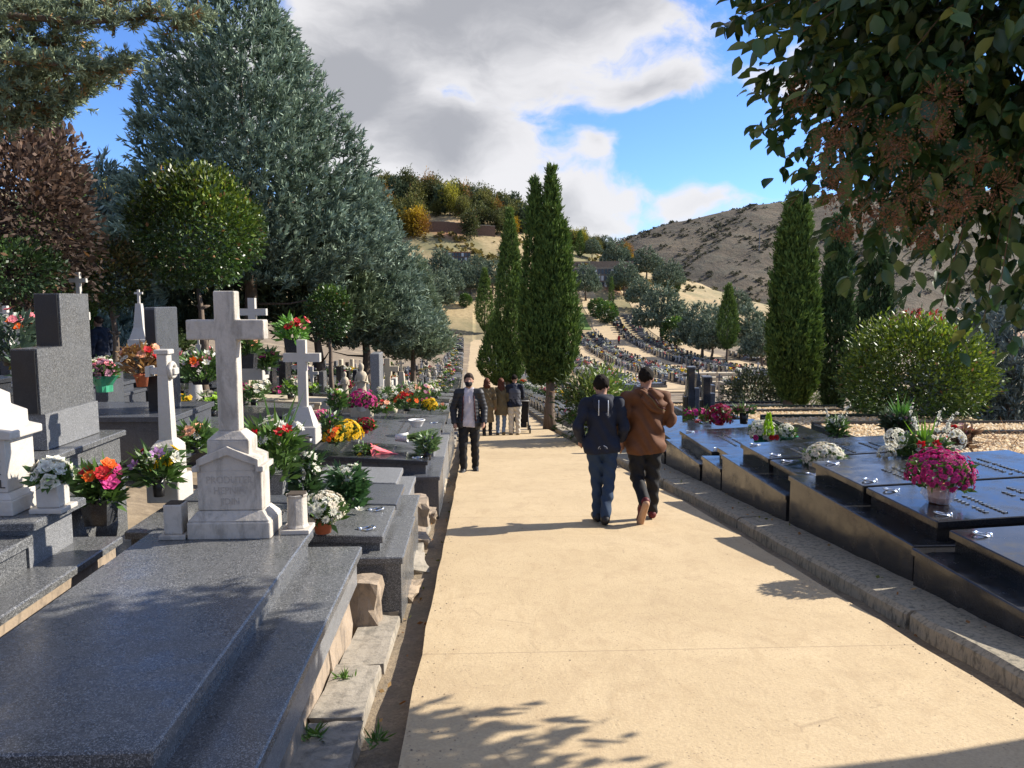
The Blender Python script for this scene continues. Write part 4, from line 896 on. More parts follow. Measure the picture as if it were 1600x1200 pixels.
p = at(596, 644, 13.6); bunch('peach and red mixed bunch right of the magenta cushion', (p.x, p.y, p.z), .2, .2, [('peach', 'rose', 6, .05), ('red', 'rose', 5, .05), ('white', 'daisy', 6, .03)], None, 16, nf=150)
p = at(636, 642, 15.2); bunch('red and orange mixed bunch on the letter rowed tomb', (p.x, p.y, p.z), .26, .28, [('red', 'rose', 8, .065), ('orange', 'rose', 8, .055), ('rose', 'rose', 4, .06)], ('black', .08, .08), 17)
p = at(671, 641, 15.3); dome('small yellow chrysanthemum cushion near the masked man', (p.x, p.y, p.z), .16, .15, ['yellow'], 40, .045, ('black', .06, .08), 'mum', 18)
p = at(609, 640, 15.9); bunch('white and green tall bunch left of the red one', (p.x, p.y, p.z), .28, .45, [('white', 'mum', 18, .05), ('cream', 'lily', 8, .05)], ('black', .08, .08), 19, nf=300)
p = at(645, 628, 17.3); bunch('broad pale bunch with peach blossoms farther along the left row', (p.x, p.y, p.z), .42, .36, [('cream', 'lily', 16, .055), ('peach', 'rose', 9, .05), ('mauve', 'rose', 8, .05)], ('black', .08, .1), 20, nf=360)
p = at(692, 640, 15.6); bunch('small peach rose beside the yellow cushion near the masked man', (p.x, p.y, p.z), .06, .1, [('peach', 'rose', 3, .06)], None, 21, nf=30)
# the wrapped bouquet, the fallen vase and the bowl
p = at(595, 714, 10.05); t = empty('wrapped_bouquet', (p.x, p.y, p.z), 'bouquet in pink paper lying on the dark polished tomb', 'bouquet', None, R(12)); rs = np.random.default_rng(4)
b = MB(); n_ = 12; V = [(.26, 0, .02)]; F = []
for j, (xx, rad) in enumerate(((.12, .035), (.0, .075), (-.13, .13))):
    for i in range(n_):
        a = 2 * math.pi * i / n_; k = 1 + .12 * math.sin(3 * a + j); V.append((xx + rs.normal(0, .008), rad * k * math.cos(a), .02 + max(-.015, rad * .75 * k * math.sin(a) + rad * .55)))
for i in range(n_): F.append((0, 1 + i, 1 + (i + 1) % n_))
for j in range(2):
    for i in range(n_): F.append((1 + j * n_ + i, 1 + (j + 1) * n_ + i, 1 + (j + 1) * n_ + (i + 1) % n_, 1 + j * n_ + (i + 1) % n_))
b.add(V, F); b.obj('paper', MAT['pink_paper'], t)
foliage_part(t, (-.2, 0, .03), .10, .14, 120, GREEN, rs, ln=.10)
for i in range(9): place_blossom(t, (-.16 - .12 * rs.uniform(), rs.normal(0, .06), .06 + .08 * rs.uniform()), (-.6, rs.normal(0, .4) - .3, .6), .035, blossom(['white', 'yellow', 'cream'][i % 3], 'lily'), rs)
p = at(668, 719, 10.1); bunch('black pot of green and blue sprigs at the front of the dark polished tomb', (p.x, p.y, p.z), .11, .22, [('white', 'daisy', 8, .02), ('purple', 'daisy', 5, .02)], ('black', .14, .055), 24, nf=240, fol=(.09, .14, .06))
p = at(624, 691, 10.6); t = empty('fallen_vase', (p.x, p.y, p.z), 'white vase fallen on its side with green stems spilling out', 'vase', None, R(-8)); b = MB(); b.lathe([(.05, 0), (.06, .1), (.075, .17), (.065, .17), (.05, .1)], 14); b.obj('body', MAT['plastic_white'], t, True, (-.05, 0, .065), (0, math.pi / 2, 0))
rs = np.random.default_rng(9); n = 70; V, Fc, C = blades(np.tile(np.array([.10, 0, .06]), (n, 1)) + rs.normal(0, .02, (n, 3)), unit(np.stack([np.ones(n), rs.normal(0, .18, n), rs.normal(.12, .12, n)], 1)), rs.uniform(.2, .55, n), np.full(n, .012), np.tile(np.array((.13, .2, .06)), (n, 1)), rs); o = link('stems', mesh_np('stems', V, Fc, MAT['leaf'], tint=C), t); o['kind'] = 'stuff'
p = at(651, 667, 11.9); t = empty('bowl', (p.x, p.y, p.z), 'white plastic bowl of soil standing on a dark slab tomb', 'bowl'); b = MB(); b.lathe([(.075, 0), (.085, .02), (.125, .10), (.135, .105), (.135, .115), (.118, .115), (.105, .085)], 20); b.obj('shell', MAT['plastic_white'], t, True); b = MB(); b.lathe([(.108, .09), (.06, .10), (.01, .102)], 14, wob=.04); b.obj('soil', MAT['soil_dark'], t)
# upper left
p = at(215, 604, 8.6); bunch('dried orange and red flowers with white ones in a terracotta pot up the slope', (p.x + .05, p.y, p.z), .22, .34, [('dried', 'daisy', 22, .05), ('red', 'rose', 3, .06), ('white', 'daisy', 12, .035), ('peach', 'rose', 3, .06)], ('terracotta', .14, .08), 25, nf=200, fol=(.20, .12, .05))
p = at(163, 612, 7.6); dome('dull mauve flowers in green foil beside the L-shaped stele', (p.x, p.y, p.z), .12, .12, ['mauve', 'rose'], 26, .04, ('greenfoil', .16, .09), 'rose', 26)
p = at(318, 600, 10.2); bunch('tulip-like red and white flowers left of the weathered cross shaft', (p.x, p.y, p.z), .32, .36, [('rose', 'lily', 8, .07), ('white', 'lily', 12, .06), ('magenta', 'rose', 3, .06), ('orange', 'lily', 4, .06)], ('square', .08, .12), 27, nf=420)
p = at(388, 575, 9.4); bunch('orange and red roses in a black square pot right of the weathered cross shaft', (p.x, p.y, p.z), .14, .2, [('orange', 'rose', 5, .05), ('peach', 'rose', 5, .045), ('red', 'rose', 3, .04)], ('square', .18, .1), 28)
p = at(458, 556, 10.8); bunch('red roses and bright leaves in a tall black planter', (p.x, p.y, p.z), .22, .32, [('red', 'rose', 8, .06), ('rose', 'rose', 4, .06)], ('square', .25, .1), 29, nf=260, fol=(.09, .20, .03))
p = at(418, 585, 10.6); bunch('small pink bunch beside the tall black planter', (p.x, p.y, p.z), .1, .25, [('pink', 'rose', 8, .05)], ('vase', .1, .05), 30)
p = at(20, 555, 7.6); bunch('grey green wreath of leaves with orange flowers at the left edge', (p.x, p.y, p.z - .1), .32, .5, [('orange', 'rose', 5, .05), ('rose', 'rose', 5, .05), ('white', 'daisy', 14, .03)], ('black', .08, .1), 31, nf=500, fol=(.06, .09, .06))
p = at(305, 690, 6.9); bunch('peach roses and white flowers beside the weathered cross pedestal', (p.x, p.y, p.z - .1), .14, .2, [('peach', 'rose', 4, .06), ('white', 'daisy', 8, .035), ('yellow', 'rose', 2, .05)], ('black', .06, .05), 32)
# -- right side
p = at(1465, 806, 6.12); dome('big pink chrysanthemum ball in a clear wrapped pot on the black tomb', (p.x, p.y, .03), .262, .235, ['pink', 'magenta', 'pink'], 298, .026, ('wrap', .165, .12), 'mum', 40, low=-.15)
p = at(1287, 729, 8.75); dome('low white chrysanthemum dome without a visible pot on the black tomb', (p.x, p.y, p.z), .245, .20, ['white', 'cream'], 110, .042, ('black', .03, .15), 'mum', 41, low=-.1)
p = at(1192, 692, 11.6); t = dome('white chrysanthemums with a lime green cone in green foil', (p.x, p.y, p.z), .22, .2, ['white', 'white', 'cream'], 60, .05, ('greenfoil', .12, .14), 'mum', 42); rs = np.random.default_rng(5); n = 300; hh = rs.uniform(0, 1, n); a = rs.uniform(0, 6.28, n); P = np.stack([.07 * (1 - hh) * np.cos(a), -.2 + .07 * (1 - hh) * np.sin(a), .14 + .32 * hh], 1); V, Fc, C = blades(P, unit(np.stack([np.cos(a) * .5, np.sin(a) * .5, np.ones(n)], 1)), np.full(n, .07), np.full(n, .012), np.tile(np.array((.26, .40, .03)), (n, 1)), rs); o = link('lime_cone', mesh_np('lime_cone', V, Fc, MAT['leaf'], tint=C), t); o['kind'] = 'stuff'
for (dx, cc) in ((-.2, 'magenta'), (.05, 'red'), (.12, 'red')): place_blossom(t, (dx, -.22, .12), (dx, -1, .3), .05, blossom(cc, 'rose'), rs)
p = at(1228, 690, 11.5); dome('small white ball of flowers right of the lime green cone', (p.x, p.y, p.z), .13, .15, ['white'], 30, .045, ('greenfoil', .09, .1), 'mum', 43)
p = at(1124, 664, 13.9); dome('deep crimson chrysanthemum ball in red foil', (p.x, p.y, p.z), .24, .23, ['crimson', 'crimson', 'magenta'], 110, .042, ('foil', .12, .11), 'mum', 44, low=-.5)
p = at(1090, 660, 14.3); bunch('loose pink flowers left of the crimson ball', (p.x, p.y, p.z), .26, .22, [('pink', 'rose', 12, .05), ('magenta', 'daisy', 12, .04)], ('foil', .05, .08), 45)
p = at(1162, 662, 14.0); bunch('dull pink flowers in a dark cylinder vase right of the crimson ball', (p.x, p.y, p.z), .2, .14, [('mauve', 'daisy', 20, .04), ('magenta', 'daisy', 6, .035)], ('black', .2, .085), 46)
p = at(1307, 694, 10.9); t = bunch('white gladioli in a dark vase by the green edged bed', (p.x, p.y, p.z), .12, .22, [('white', 'lily', 12, .05)], ('black', .16, .06), 47); gladioli(t, [((0, 0, .15), (-.22, 0, .55)), ((0, 0, .15), (.2, .05, .62)), ((0, 0, .15), (.05, 0, .48))], np.random.default_rng(2))
p = at(1440, 722, 8.0); t = bunch('large mixed arrangement of white balls, red flowers and sword leaves', (p.x, p.y, p.z), .30, .26, [('red', 'lily', 7, .05), ('white', 'daisy', 14, .03), ('cream', 'mum', 5, .05)], ('black', .05, .14), 48, nf=420); rs = np.random.default_rng(6)
for (cx, cz, rad) in ((-.33, .27, .11), (.30, .25, .125), (-.42, .1, .09)):
    for i in range(34):
        d = rs.normal(size=3); d /= np.linalg.norm(d); place_blossom(t, np.array([cx, -.05, cz]) + d * rad, d, .038, blossom('white', 'daisy'), rs)
swords(t, (.03, 0, .1), 12, .42, .014, rs, (.14, .26, .03), .28); gladioli(t, [((-.05, .03, .1), (-.12, .05, .68)), ((.1, .03, .1), (.24, .05, .62)), ((.1, .03, .1), (.42, .05, .58))], rs)
p = at(1400, 695, 9.6); t = bunch('green palm tuft and heather in a black pot behind the arrangement', (p.x, p.y, p.z), .2, .2, [('mauve', 'daisy', 30, .025), ('white', 'daisy', 10, .025)], ('black', .22, .15), 49, nf=500, fol=(.05, .07, .035)); swords(t, (.05, 0, .32), 40, .34, .012, np.random.default_rng(1), (.07, .16, .03), .45)
p = at(1502, 700, 9.0); bunch('small dark red dried roses beside the arrangement', (p.x, p.y, p.z), .14, .26, [('red', 'rose', 6, .04), ('mauve', 'daisy', 10, .03)], ('black', .04, .06), 50, fol=(.16, .10, .06))
p = at(920, 672, 18.6); bunch('pale pink flowers and blue wrapped pot behind the navy hoodie', (p.x - .3, p.y, p.z), .28, .36, [('rose', 'rose', 9, .06), ('white', 'lily', 6, .05)], ('white', .18, .14), 51)

# -- small flowers standing on the many other tombs: a few kinds, copied
FP = []
fk = [('white', 'white', 'cream'), ('yellow',), ('pink', 'magenta'), ('red', 'orange'), ('white', 'rose'), ('peach', 'cream'), ('lilac', 'purple', 'white'), ('crimson',), ('cream', 'lime')]
fn = ['white', 'yellow', 'pink', 'red and orange', 'white and rose', 'peach', 'lilac', 'dark red', 'cream and lime']
for k, cols in enumerate(fk):
    rs = np.random.default_rng(k); t = bunch('x', (0, -60, -20), .2, .30, [(c, 'mum' if k % 2 else 'rose', 14 // len(cols) + 2, .055) for c in cols], ('black', .1, .08), 70 + k, joined=True, nf=130)
    FP.append(t)
cnt = {}
def copy_thing(src, loc, rz, s, label, group):
    r = src.copy(); COL.objects.link(r); r.location = loc; r.rotation_euler = (0, 0, rz); r.scale = (s, s, s); r['label'] = label; r['group'] = group
    for ch in list(src.children):
        c = ch.copy(); COL.objects.link(c); c.parent = r
        for g in ch.children: d = g.copy(); COL.objects.link(d); d.parent = c
    return r
for i, (x, y, z, yy) in enumerate(SPOTS):
    if random.random() < (.22 if y < 60 else .4): continue
    k = random.choice([0, 0, 0, 1, 2, 3, 4, 4, 5, 6, 7, 8]); side = 'right' if x > 2 else 'left slope' if x < -4 else 'left'
    cnt[(k, side)] = cnt.get((k, side), 0) + 1
    copy_thing(FP[k], (x, y, z - .03), random.uniform(0, 6.28), random.uniform(.7, 1.3), f'{nth(min(99, cnt[(k, side)]))} {fn[k]} bouquet from the camera on the {side} row tombs', f'bouquets on the {side} tombs')
for t in FP:
    for ch in list(t.children): bpy.data.objects.remove(ch)
    bpy.data.objects.remove(t)

# ================================================================== TREES
def atg(px, py, y0=3, y1=420):
    """where the sight line through a photo pixel meets the ground"""
    Y = np.linspace(y0, y1, 4000); r = ray(px, py); X = r.x / r.y * Y; Z = EYE + r.z / r.y * Y; d = Z - G(X, Y)
    i = np.argmax(d < 0)
    if d[i] >= 0: i = len(Y) - 1
    return Vector((float(X[i]), float(Y[i]), GZ(X[i], Y[i])))
def crown_noise(D, rs, k=14, amp=.22):
    """lumpy outline: multiplier for each direction"""
    C = unit(rs.normal(size=(k, 3))); w = rs.uniform(.5, 1, k); d = D @ C.T
    return 1 + amp * ((np.exp(6 * (d - 1)) * w).max(1) * 2 - 1)
def patches(P, rs, k=9, amp=.35):
    C = P[rs.integers(0, len(P), k * 3)]; w = rs.uniform(-1, 1, k * 3); s_ = np.ptp(P, axis=0).mean() * .16 + 1e-6
    v = np.zeros(len(P))
    for c, a in zip(C, w): v += a * np.exp(-((P - c) ** 2).sum(1) / (2 * s_ * s_))
    return 1 + amp * np.clip(v, -1, 1)
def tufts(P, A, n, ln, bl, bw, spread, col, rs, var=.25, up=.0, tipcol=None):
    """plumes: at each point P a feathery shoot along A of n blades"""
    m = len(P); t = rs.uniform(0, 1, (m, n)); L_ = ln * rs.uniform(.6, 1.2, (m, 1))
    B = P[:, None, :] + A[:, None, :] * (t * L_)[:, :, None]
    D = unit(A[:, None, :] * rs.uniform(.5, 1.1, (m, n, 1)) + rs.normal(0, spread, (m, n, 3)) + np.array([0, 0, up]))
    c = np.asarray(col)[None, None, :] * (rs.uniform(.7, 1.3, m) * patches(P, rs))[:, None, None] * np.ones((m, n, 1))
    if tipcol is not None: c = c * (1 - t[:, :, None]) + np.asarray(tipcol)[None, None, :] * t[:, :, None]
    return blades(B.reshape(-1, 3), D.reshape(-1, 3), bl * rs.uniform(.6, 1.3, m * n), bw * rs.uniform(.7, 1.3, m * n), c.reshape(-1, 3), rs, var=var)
def crown_obj(parts, parent, mat, name='crown'):
    V = np.concatenate([p[0] for p in parts]); n = np.cumsum([0] + [len(p[0]) for p in parts[:-1]]); Fc = np.concatenate([p[1] + k for p, k in zip(parts, n)]); C = np.concatenate([p[2] for p in parts])
    o = link(name, mesh_np(name, V, Fc, MAT[mat], tint=C), parent); return o
def trunk_obj(parent, h, r0, r1, rs, limbs=0, lean=(0, 0), spread=1.0, l0=.35, name='trunk'):
    b = MB(); n = 7; pts = [(lean[0] * (k / n) ** 1.5 + rs.normal(0, r0 * .25) * (k > 0), lean[1] * (k / n) ** 1.5 + rs.normal(0, r0 * .25) * (k > 0), h * k / n - .15) for k in range(n + 1)]
    b.tube(pts, [r0 + (r1 - r0) * k / n + (.35 * r0 if k == 0 else 0) for k in range(n + 1)], 9); o = b.obj(name, MAT['bark'], parent, True)
    for i in range(limbs):
        f = l0 + (1 - l0) * (i + .5) / limbs; k = min(n - 1, int(f * n)); p = Vector(pts[k]); a = rs.uniform(0, 6.28); ln = spread * (1.15 - f) * rs.uniform(.7, 1.1); e = p + Vector((math.cos(a) * ln, math.sin(a) * ln, ln * rs.uniform(.1, .5)))
        m = MB(); m.tube([p, p.lerp(e, .5) + Vector((0, 0, -.05 * ln)), e], [r1 * 1.1 + .02, r1 * .6 + .012, .01], 6); m.obj('limb', MAT['bark'], o, True)
    return o
# ---- blue grey conifers: a broad cone of feathery upswept shoots
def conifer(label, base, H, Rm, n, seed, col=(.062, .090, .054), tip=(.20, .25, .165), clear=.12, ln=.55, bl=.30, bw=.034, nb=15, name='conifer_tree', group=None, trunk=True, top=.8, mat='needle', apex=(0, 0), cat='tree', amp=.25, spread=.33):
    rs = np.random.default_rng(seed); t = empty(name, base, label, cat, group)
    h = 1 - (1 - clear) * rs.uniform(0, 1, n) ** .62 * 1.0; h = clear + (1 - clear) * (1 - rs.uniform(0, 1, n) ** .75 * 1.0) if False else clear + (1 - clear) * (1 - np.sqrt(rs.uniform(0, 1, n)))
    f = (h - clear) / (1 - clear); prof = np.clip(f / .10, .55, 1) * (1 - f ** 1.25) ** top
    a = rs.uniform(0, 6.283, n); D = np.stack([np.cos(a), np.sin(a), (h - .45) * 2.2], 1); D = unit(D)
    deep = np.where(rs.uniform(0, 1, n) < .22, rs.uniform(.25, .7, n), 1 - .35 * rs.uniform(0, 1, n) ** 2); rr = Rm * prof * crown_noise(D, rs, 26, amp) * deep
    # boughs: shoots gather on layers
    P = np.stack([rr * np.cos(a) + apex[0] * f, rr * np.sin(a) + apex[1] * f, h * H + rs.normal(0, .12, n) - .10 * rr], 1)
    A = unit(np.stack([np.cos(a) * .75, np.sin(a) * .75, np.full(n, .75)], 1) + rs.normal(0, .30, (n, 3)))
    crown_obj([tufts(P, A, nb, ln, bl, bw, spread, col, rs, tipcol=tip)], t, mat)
    if trunk: trunk_obj(t, H * .8, .045 * Rm + .10, .03, rs, 9, spread=Rm * .8)
    return t
# ---- columnar cypresses
def cypress(label, base, H, Rm, n, seed, clear=.0, col=(.032, .056, .016), tip=(.095, .14, .030), twin=None, name='cypress_tree', group=None, sc=1.0, taper=.75, cat='tree'):
    rs = np.random.default_rng(seed); t = empty(name, base, label, cat, group)
    def shoot(n, H, Rm, c0, ox, oy, z0):
        f = rs.uniform(0, 1, n); prof = np.sin(np.clip(f / .32, 0, 1) * 1.5708) ** .75 * (1 - np.clip((f - .28) / .72, 0, 1) ** 1.45) ** (taper * 1.25)
        a = rs.uniform(0, 6.283, n); col_ = np.sin(a * 5 + f * 7 + seed) * .07 + np.sin(a * 9 - f * 16) * .05 + np.sin(a * 3 + f * 31) * .04
        r_ = Rm * prof * (1 + col_) * (1 - .35 * rs.uniform(0, 1, n) ** 2)
        P = np.stack([ox + r_ * np.cos(a), oy + r_ * np.sin(a), z0 + f * (H - z0)], 1); A = unit(np.stack([np.cos(a) * .28, np.sin(a) * .28, np.ones(n)], 1) + rs.normal(0, .16, (n, 3)))
        return tufts(P, A, 9, .30 * sc, .17 * sc, .022 * sc, .26, col, rs, tipcol=tip)
    parts = [shoot(n, H, Rm, 0, 0, 0, clear * H)]
    if twin: parts += [shoot(int(n * tw[4]), tw[0], tw[1], 0, tw[2], tw[3], clear * H) for tw in twin]
    crown_obj(parts, t, 'needle'); trunk_obj(t, H * .6, .05 * H ** .5 + .05, .03, rs, 0)
    return t
# ---- clipped balls and leafy bushes
def ball(label, base, zc, rx, rz, n, seed, col, tip, leaf=.07, lw=.022, trunk=None, mat='leaf', name='clipped_tree', group=None, cat='tree', amp=.17, shell=.35, ragged=.11):
    rs = np.random.default_rng(seed); t = empty(name, base, label, cat, group); D = unit(rs.normal(size=(n, 3)))
    D[:, 2] = np.where(rs.uniform(size=n) < .2, np.abs(D[:, 2]), D[:, 2])
    q = crown_noise(D, rs, 40, amp) * (1 - shell * rs.uniform(0, 1, n) ** 1.5) + rs.normal(0, ragged, n) * .5
    P = D * q[:, None] * np.array([rx, rx, rz]) + np.array([0, 0, zc]); ok = P[:, 2] > .02; P, D = P[ok], D[ok]; n = len(P)
    A = unit(D * .8 + rs.normal(0, .5, (n, 3)) + np.array([0, 0, .35])); c = np.asarray(col)[None] + (np.asarray(tip) - np.asarray(col))[None] * np.clip(rs.uniform(-.3, 1, (n, 1)), 0, 1) * np.clip(.4 + .6 * D[:, 2:3] , .1, 1)  # upward leaves take more tip colour: sunlit top put into the tint
    # the older inner leaves fill the ball so that little shows through
    pt = patches(P, rs, 14, .4); c = c * pt[:, None]; c = np.where((rs.uniform(0, 1, (n, 1)) < .012), np.array((.16, .085, .04)), c)
    V, Fc, C = blades(P, A, leaf * rs.uniform(.55, 1.5, n), lw * rs.uniform(.6, 1.4, n), c, rs, var=.35)
    crown_obj([(V, Fc, C)], t, mat)
    if trunk: trunk_obj(t, trunk, .07 * rx + .05, .04, rs, 6, spread=rx * .7, l0=.8)
    return t

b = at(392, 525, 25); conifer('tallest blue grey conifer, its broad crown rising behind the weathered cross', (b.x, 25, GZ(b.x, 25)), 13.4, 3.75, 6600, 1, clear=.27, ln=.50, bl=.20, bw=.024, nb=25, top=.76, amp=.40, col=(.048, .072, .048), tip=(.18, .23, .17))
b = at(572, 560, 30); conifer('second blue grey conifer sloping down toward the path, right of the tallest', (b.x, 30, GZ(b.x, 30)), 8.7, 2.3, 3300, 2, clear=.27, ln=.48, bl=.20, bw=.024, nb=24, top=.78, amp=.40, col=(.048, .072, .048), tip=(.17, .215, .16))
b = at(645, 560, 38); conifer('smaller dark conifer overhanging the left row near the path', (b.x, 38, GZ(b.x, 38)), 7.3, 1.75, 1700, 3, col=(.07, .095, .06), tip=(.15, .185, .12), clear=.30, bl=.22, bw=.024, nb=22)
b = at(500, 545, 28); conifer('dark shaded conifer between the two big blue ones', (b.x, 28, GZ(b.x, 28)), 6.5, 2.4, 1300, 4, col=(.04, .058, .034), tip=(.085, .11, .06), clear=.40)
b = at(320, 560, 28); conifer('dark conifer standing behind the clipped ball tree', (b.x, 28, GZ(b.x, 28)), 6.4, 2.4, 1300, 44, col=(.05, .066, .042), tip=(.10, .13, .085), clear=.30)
b = at(170, 470, 24); conifer('small pale blue conifer behind the brown tree', (b.x, 24, GZ(b.x, 24)), b.z - GZ(b.x, 24) + 4.1, 1.25, 1100, 5, col=(.085, .12, .105), tip=(.20, .26, .23), clear=.02, ln=.5)
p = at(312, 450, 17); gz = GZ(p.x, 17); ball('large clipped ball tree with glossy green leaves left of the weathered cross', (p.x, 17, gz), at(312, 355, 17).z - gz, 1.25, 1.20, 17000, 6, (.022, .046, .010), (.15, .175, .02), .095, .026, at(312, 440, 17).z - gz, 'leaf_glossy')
p = at(175, 470, 16); gz = GZ(p.x, 16); ball('small ball tree with reddish leaves under the pale conifer', (p.x, 16, gz), at(175, 430, 16).z - gz, .64, .66, 5200, 7, (.035, .055, .014), (.16, .085, .03), .08, .025, at(175, 460, 16).z - gz, 'leaf_glossy')
p = at(515, 520, 20); gz = GZ(p.x, 20); ball('small clipped ball tree in front of the dark conifers', (p.x, 20, gz), at(515, 490, 20).z - gz, .55, .68, 4200, 8, (.025, .05, .014), (.08, .13, .02), .08, .025, at(515, 515, 20).z - gz, 'leaf_glossy')
# brown withered tree at the left edge
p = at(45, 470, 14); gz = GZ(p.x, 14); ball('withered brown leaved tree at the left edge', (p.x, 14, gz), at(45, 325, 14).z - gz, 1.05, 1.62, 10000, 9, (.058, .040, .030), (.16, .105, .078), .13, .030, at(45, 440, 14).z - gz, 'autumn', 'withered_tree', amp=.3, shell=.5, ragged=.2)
p = at(95, 470, 17); gz = GZ(p.x, 17); cypress('green cypress partly hidden behind the withered brown tree', (p.x, 17, gz), at(95, 195, 17).z - gz, .62, 1500, 10, clear=.05)
p = at(20, 480, 13); gz = GZ(p.x, 13); ball('dark green bush below the withered brown tree', (p.x, 13, gz), at(20, 420, 13).z - gz, .75, .45, 3500, 19, (.02, .04, .012), (.05, .085, .02), .08, .02, .8, 'leaf', 'bush', cat='bush')
p = at(75, 470, 19); gz = GZ(p.x, 19)
for k, (px, rr_2, hh) in enumerate(((20, 1.5, 5.2), (120, 1.3, 4.2), (215, 1.3, 4.6))):
    q = at(px, 470, 30 + 2 * k); gz = GZ(q.x, 30 + 2 * k); conifer(['dark evergreen at the far left behind the withered tree', 'dark evergreen filling the gap behind the small ball tree', 'dark evergreen behind the left of the clipped ball tree'][k], (q.x, 30 + 2 * k, gz), hh, rr_2 * 1.5, 1300, 60 + k, col=(.035, .055, .024), tip=(.085, .115, .045), clear=.05)

# ---- cypresses along the path
b = (2.28, 24.3, float(PZ(24.3))); cypress('tall twin topped cypress with a bare forked trunk at the right of the path', b, 7.95, .52, 2500, 11, clear=.17, twin=[(7.6, .44, -.50, .1, .6), (6.3, .56, .32, 0, .6), (5.6, .54, -.30, -.1, .5)])
bt = bpy.data.objects['cypress_tree'] if False else None
b = (2.35, 58, float(PZ(58))); cypress('second tall cypress farther along the right of the path', b, 13.3, 1.2, 3400, 12, clear=.03, sc=1.5, twin=[(5.2, 1.4, -1.0, 0, .5), (9.5, 1.0, .4, 0, .3)])
b = at(755, 516, 150); cypress('far cypress at the bend of the path', (1.2, 150, float(PZ(150))), 12.5, 1.75, 1100, 13, clear=.06, sc=2.6)
b = at(1234, 628, 22); gz = GZ(b.x, 22); cypress('broad dark cypress standing behind the gravel beds', (b.x, 22, gz), at(1230, 318, 22).z - gz, .63, 4400, 14, clear=.03, taper=.40, twin=[(4.0, .42, .34, 0, .35)])
b = at(1300, 640, 24); gz = GZ(b.x, 24); cypress('narrow ivy-like cypress right of the broad one', (b.x, 24, gz), at(1300, 350, 24).z - gz, .46, 2600, 15, clear=.0, col=(.025, .045, .018), tip=(.06, .095, .035), taper=.35)
b = at(1360, 640, 26); gz = GZ(b.x, 26); cypress('third cypress half hidden by the hanging leaves', (b.x, 26, gz), at(1360, 380, 26).z - gz, .68, 2600, 16, clear=.0, col=(.02, .038, .016), tip=(.05, .08, .03), taper=.4)
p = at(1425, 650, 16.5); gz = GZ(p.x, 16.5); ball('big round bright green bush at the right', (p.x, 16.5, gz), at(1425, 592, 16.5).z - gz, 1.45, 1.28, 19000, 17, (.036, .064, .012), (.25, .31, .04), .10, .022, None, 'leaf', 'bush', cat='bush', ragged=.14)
b = at(1575, 660, 18); gz = GZ(b.x, 18); conifer('silvery loose conifer at the right edge behind the round bush', (b.x, 18, gz), at(1575, 470, 18).z - gz, 1.7, 1500, 18, col=(.075, .095, .085), tip=(.17, .20, .185), clear=.1, ln=.6, bl=.26, bw=.022)
b = at(1500, 640, 24); gz = GZ(b.x, 24); conifer('second silvery conifer seen between the round bush and the hanging leaves', (b.x, 24, gz), at(1480, 500, 24).z - gz, 2.0, 1300, 181, col=(.05, .065, .05), tip=(.12, .145, .12), clear=.0)
p = at(1440, 505, 21); gz = GZ(p.x, 21); ball('red leaved shrub peeking over the round bush', (p.x, 21, gz), p.z - gz - .35, .75, .6, 2500, 182, (.10, .03, .025), (.36, .06, .05), .10, .025, 1.2, 'autumn', 'shrub', cat='shrub', ragged=.25)
p = at(930, 655, 19.2); gz = float(PZ(19.2)); ball('loose yellow green shrub in front of the valley, beside the navy hoodie', (p.x, 19.2, gz), .95, .80, .85, 3200, 183, (.055, .085, .018), (.17, .21, .05), .18, .022, .5, 'leaf', 'shrub', cat='shrub', ragged=.35, shell=.6)
p = at(1175, 628, 24.5); gz = GZ(p.x, 24.5); ball('low leafy shrub with pale blossoms left of the broad cypress', (p.x, 24.5, gz), .5, .85, .75, 4200, 184, (.045, .06, .02), (.16, .17, .07), .11, .02, None, 'leaf', 'shrub', cat='shrub', ragged=.3)
p = at(1225, 600, 30); gz = GZ(p.x, 30); ball('dull bush low behind the broad cypress', (p.x, 30, gz), .5, 1.6, 1.2, 4200, 185, (.04, .055, .02), (.12, .13, .05), .14, .03, None, 'leaf', 'shrub', cat='shrub', ragged=.3)

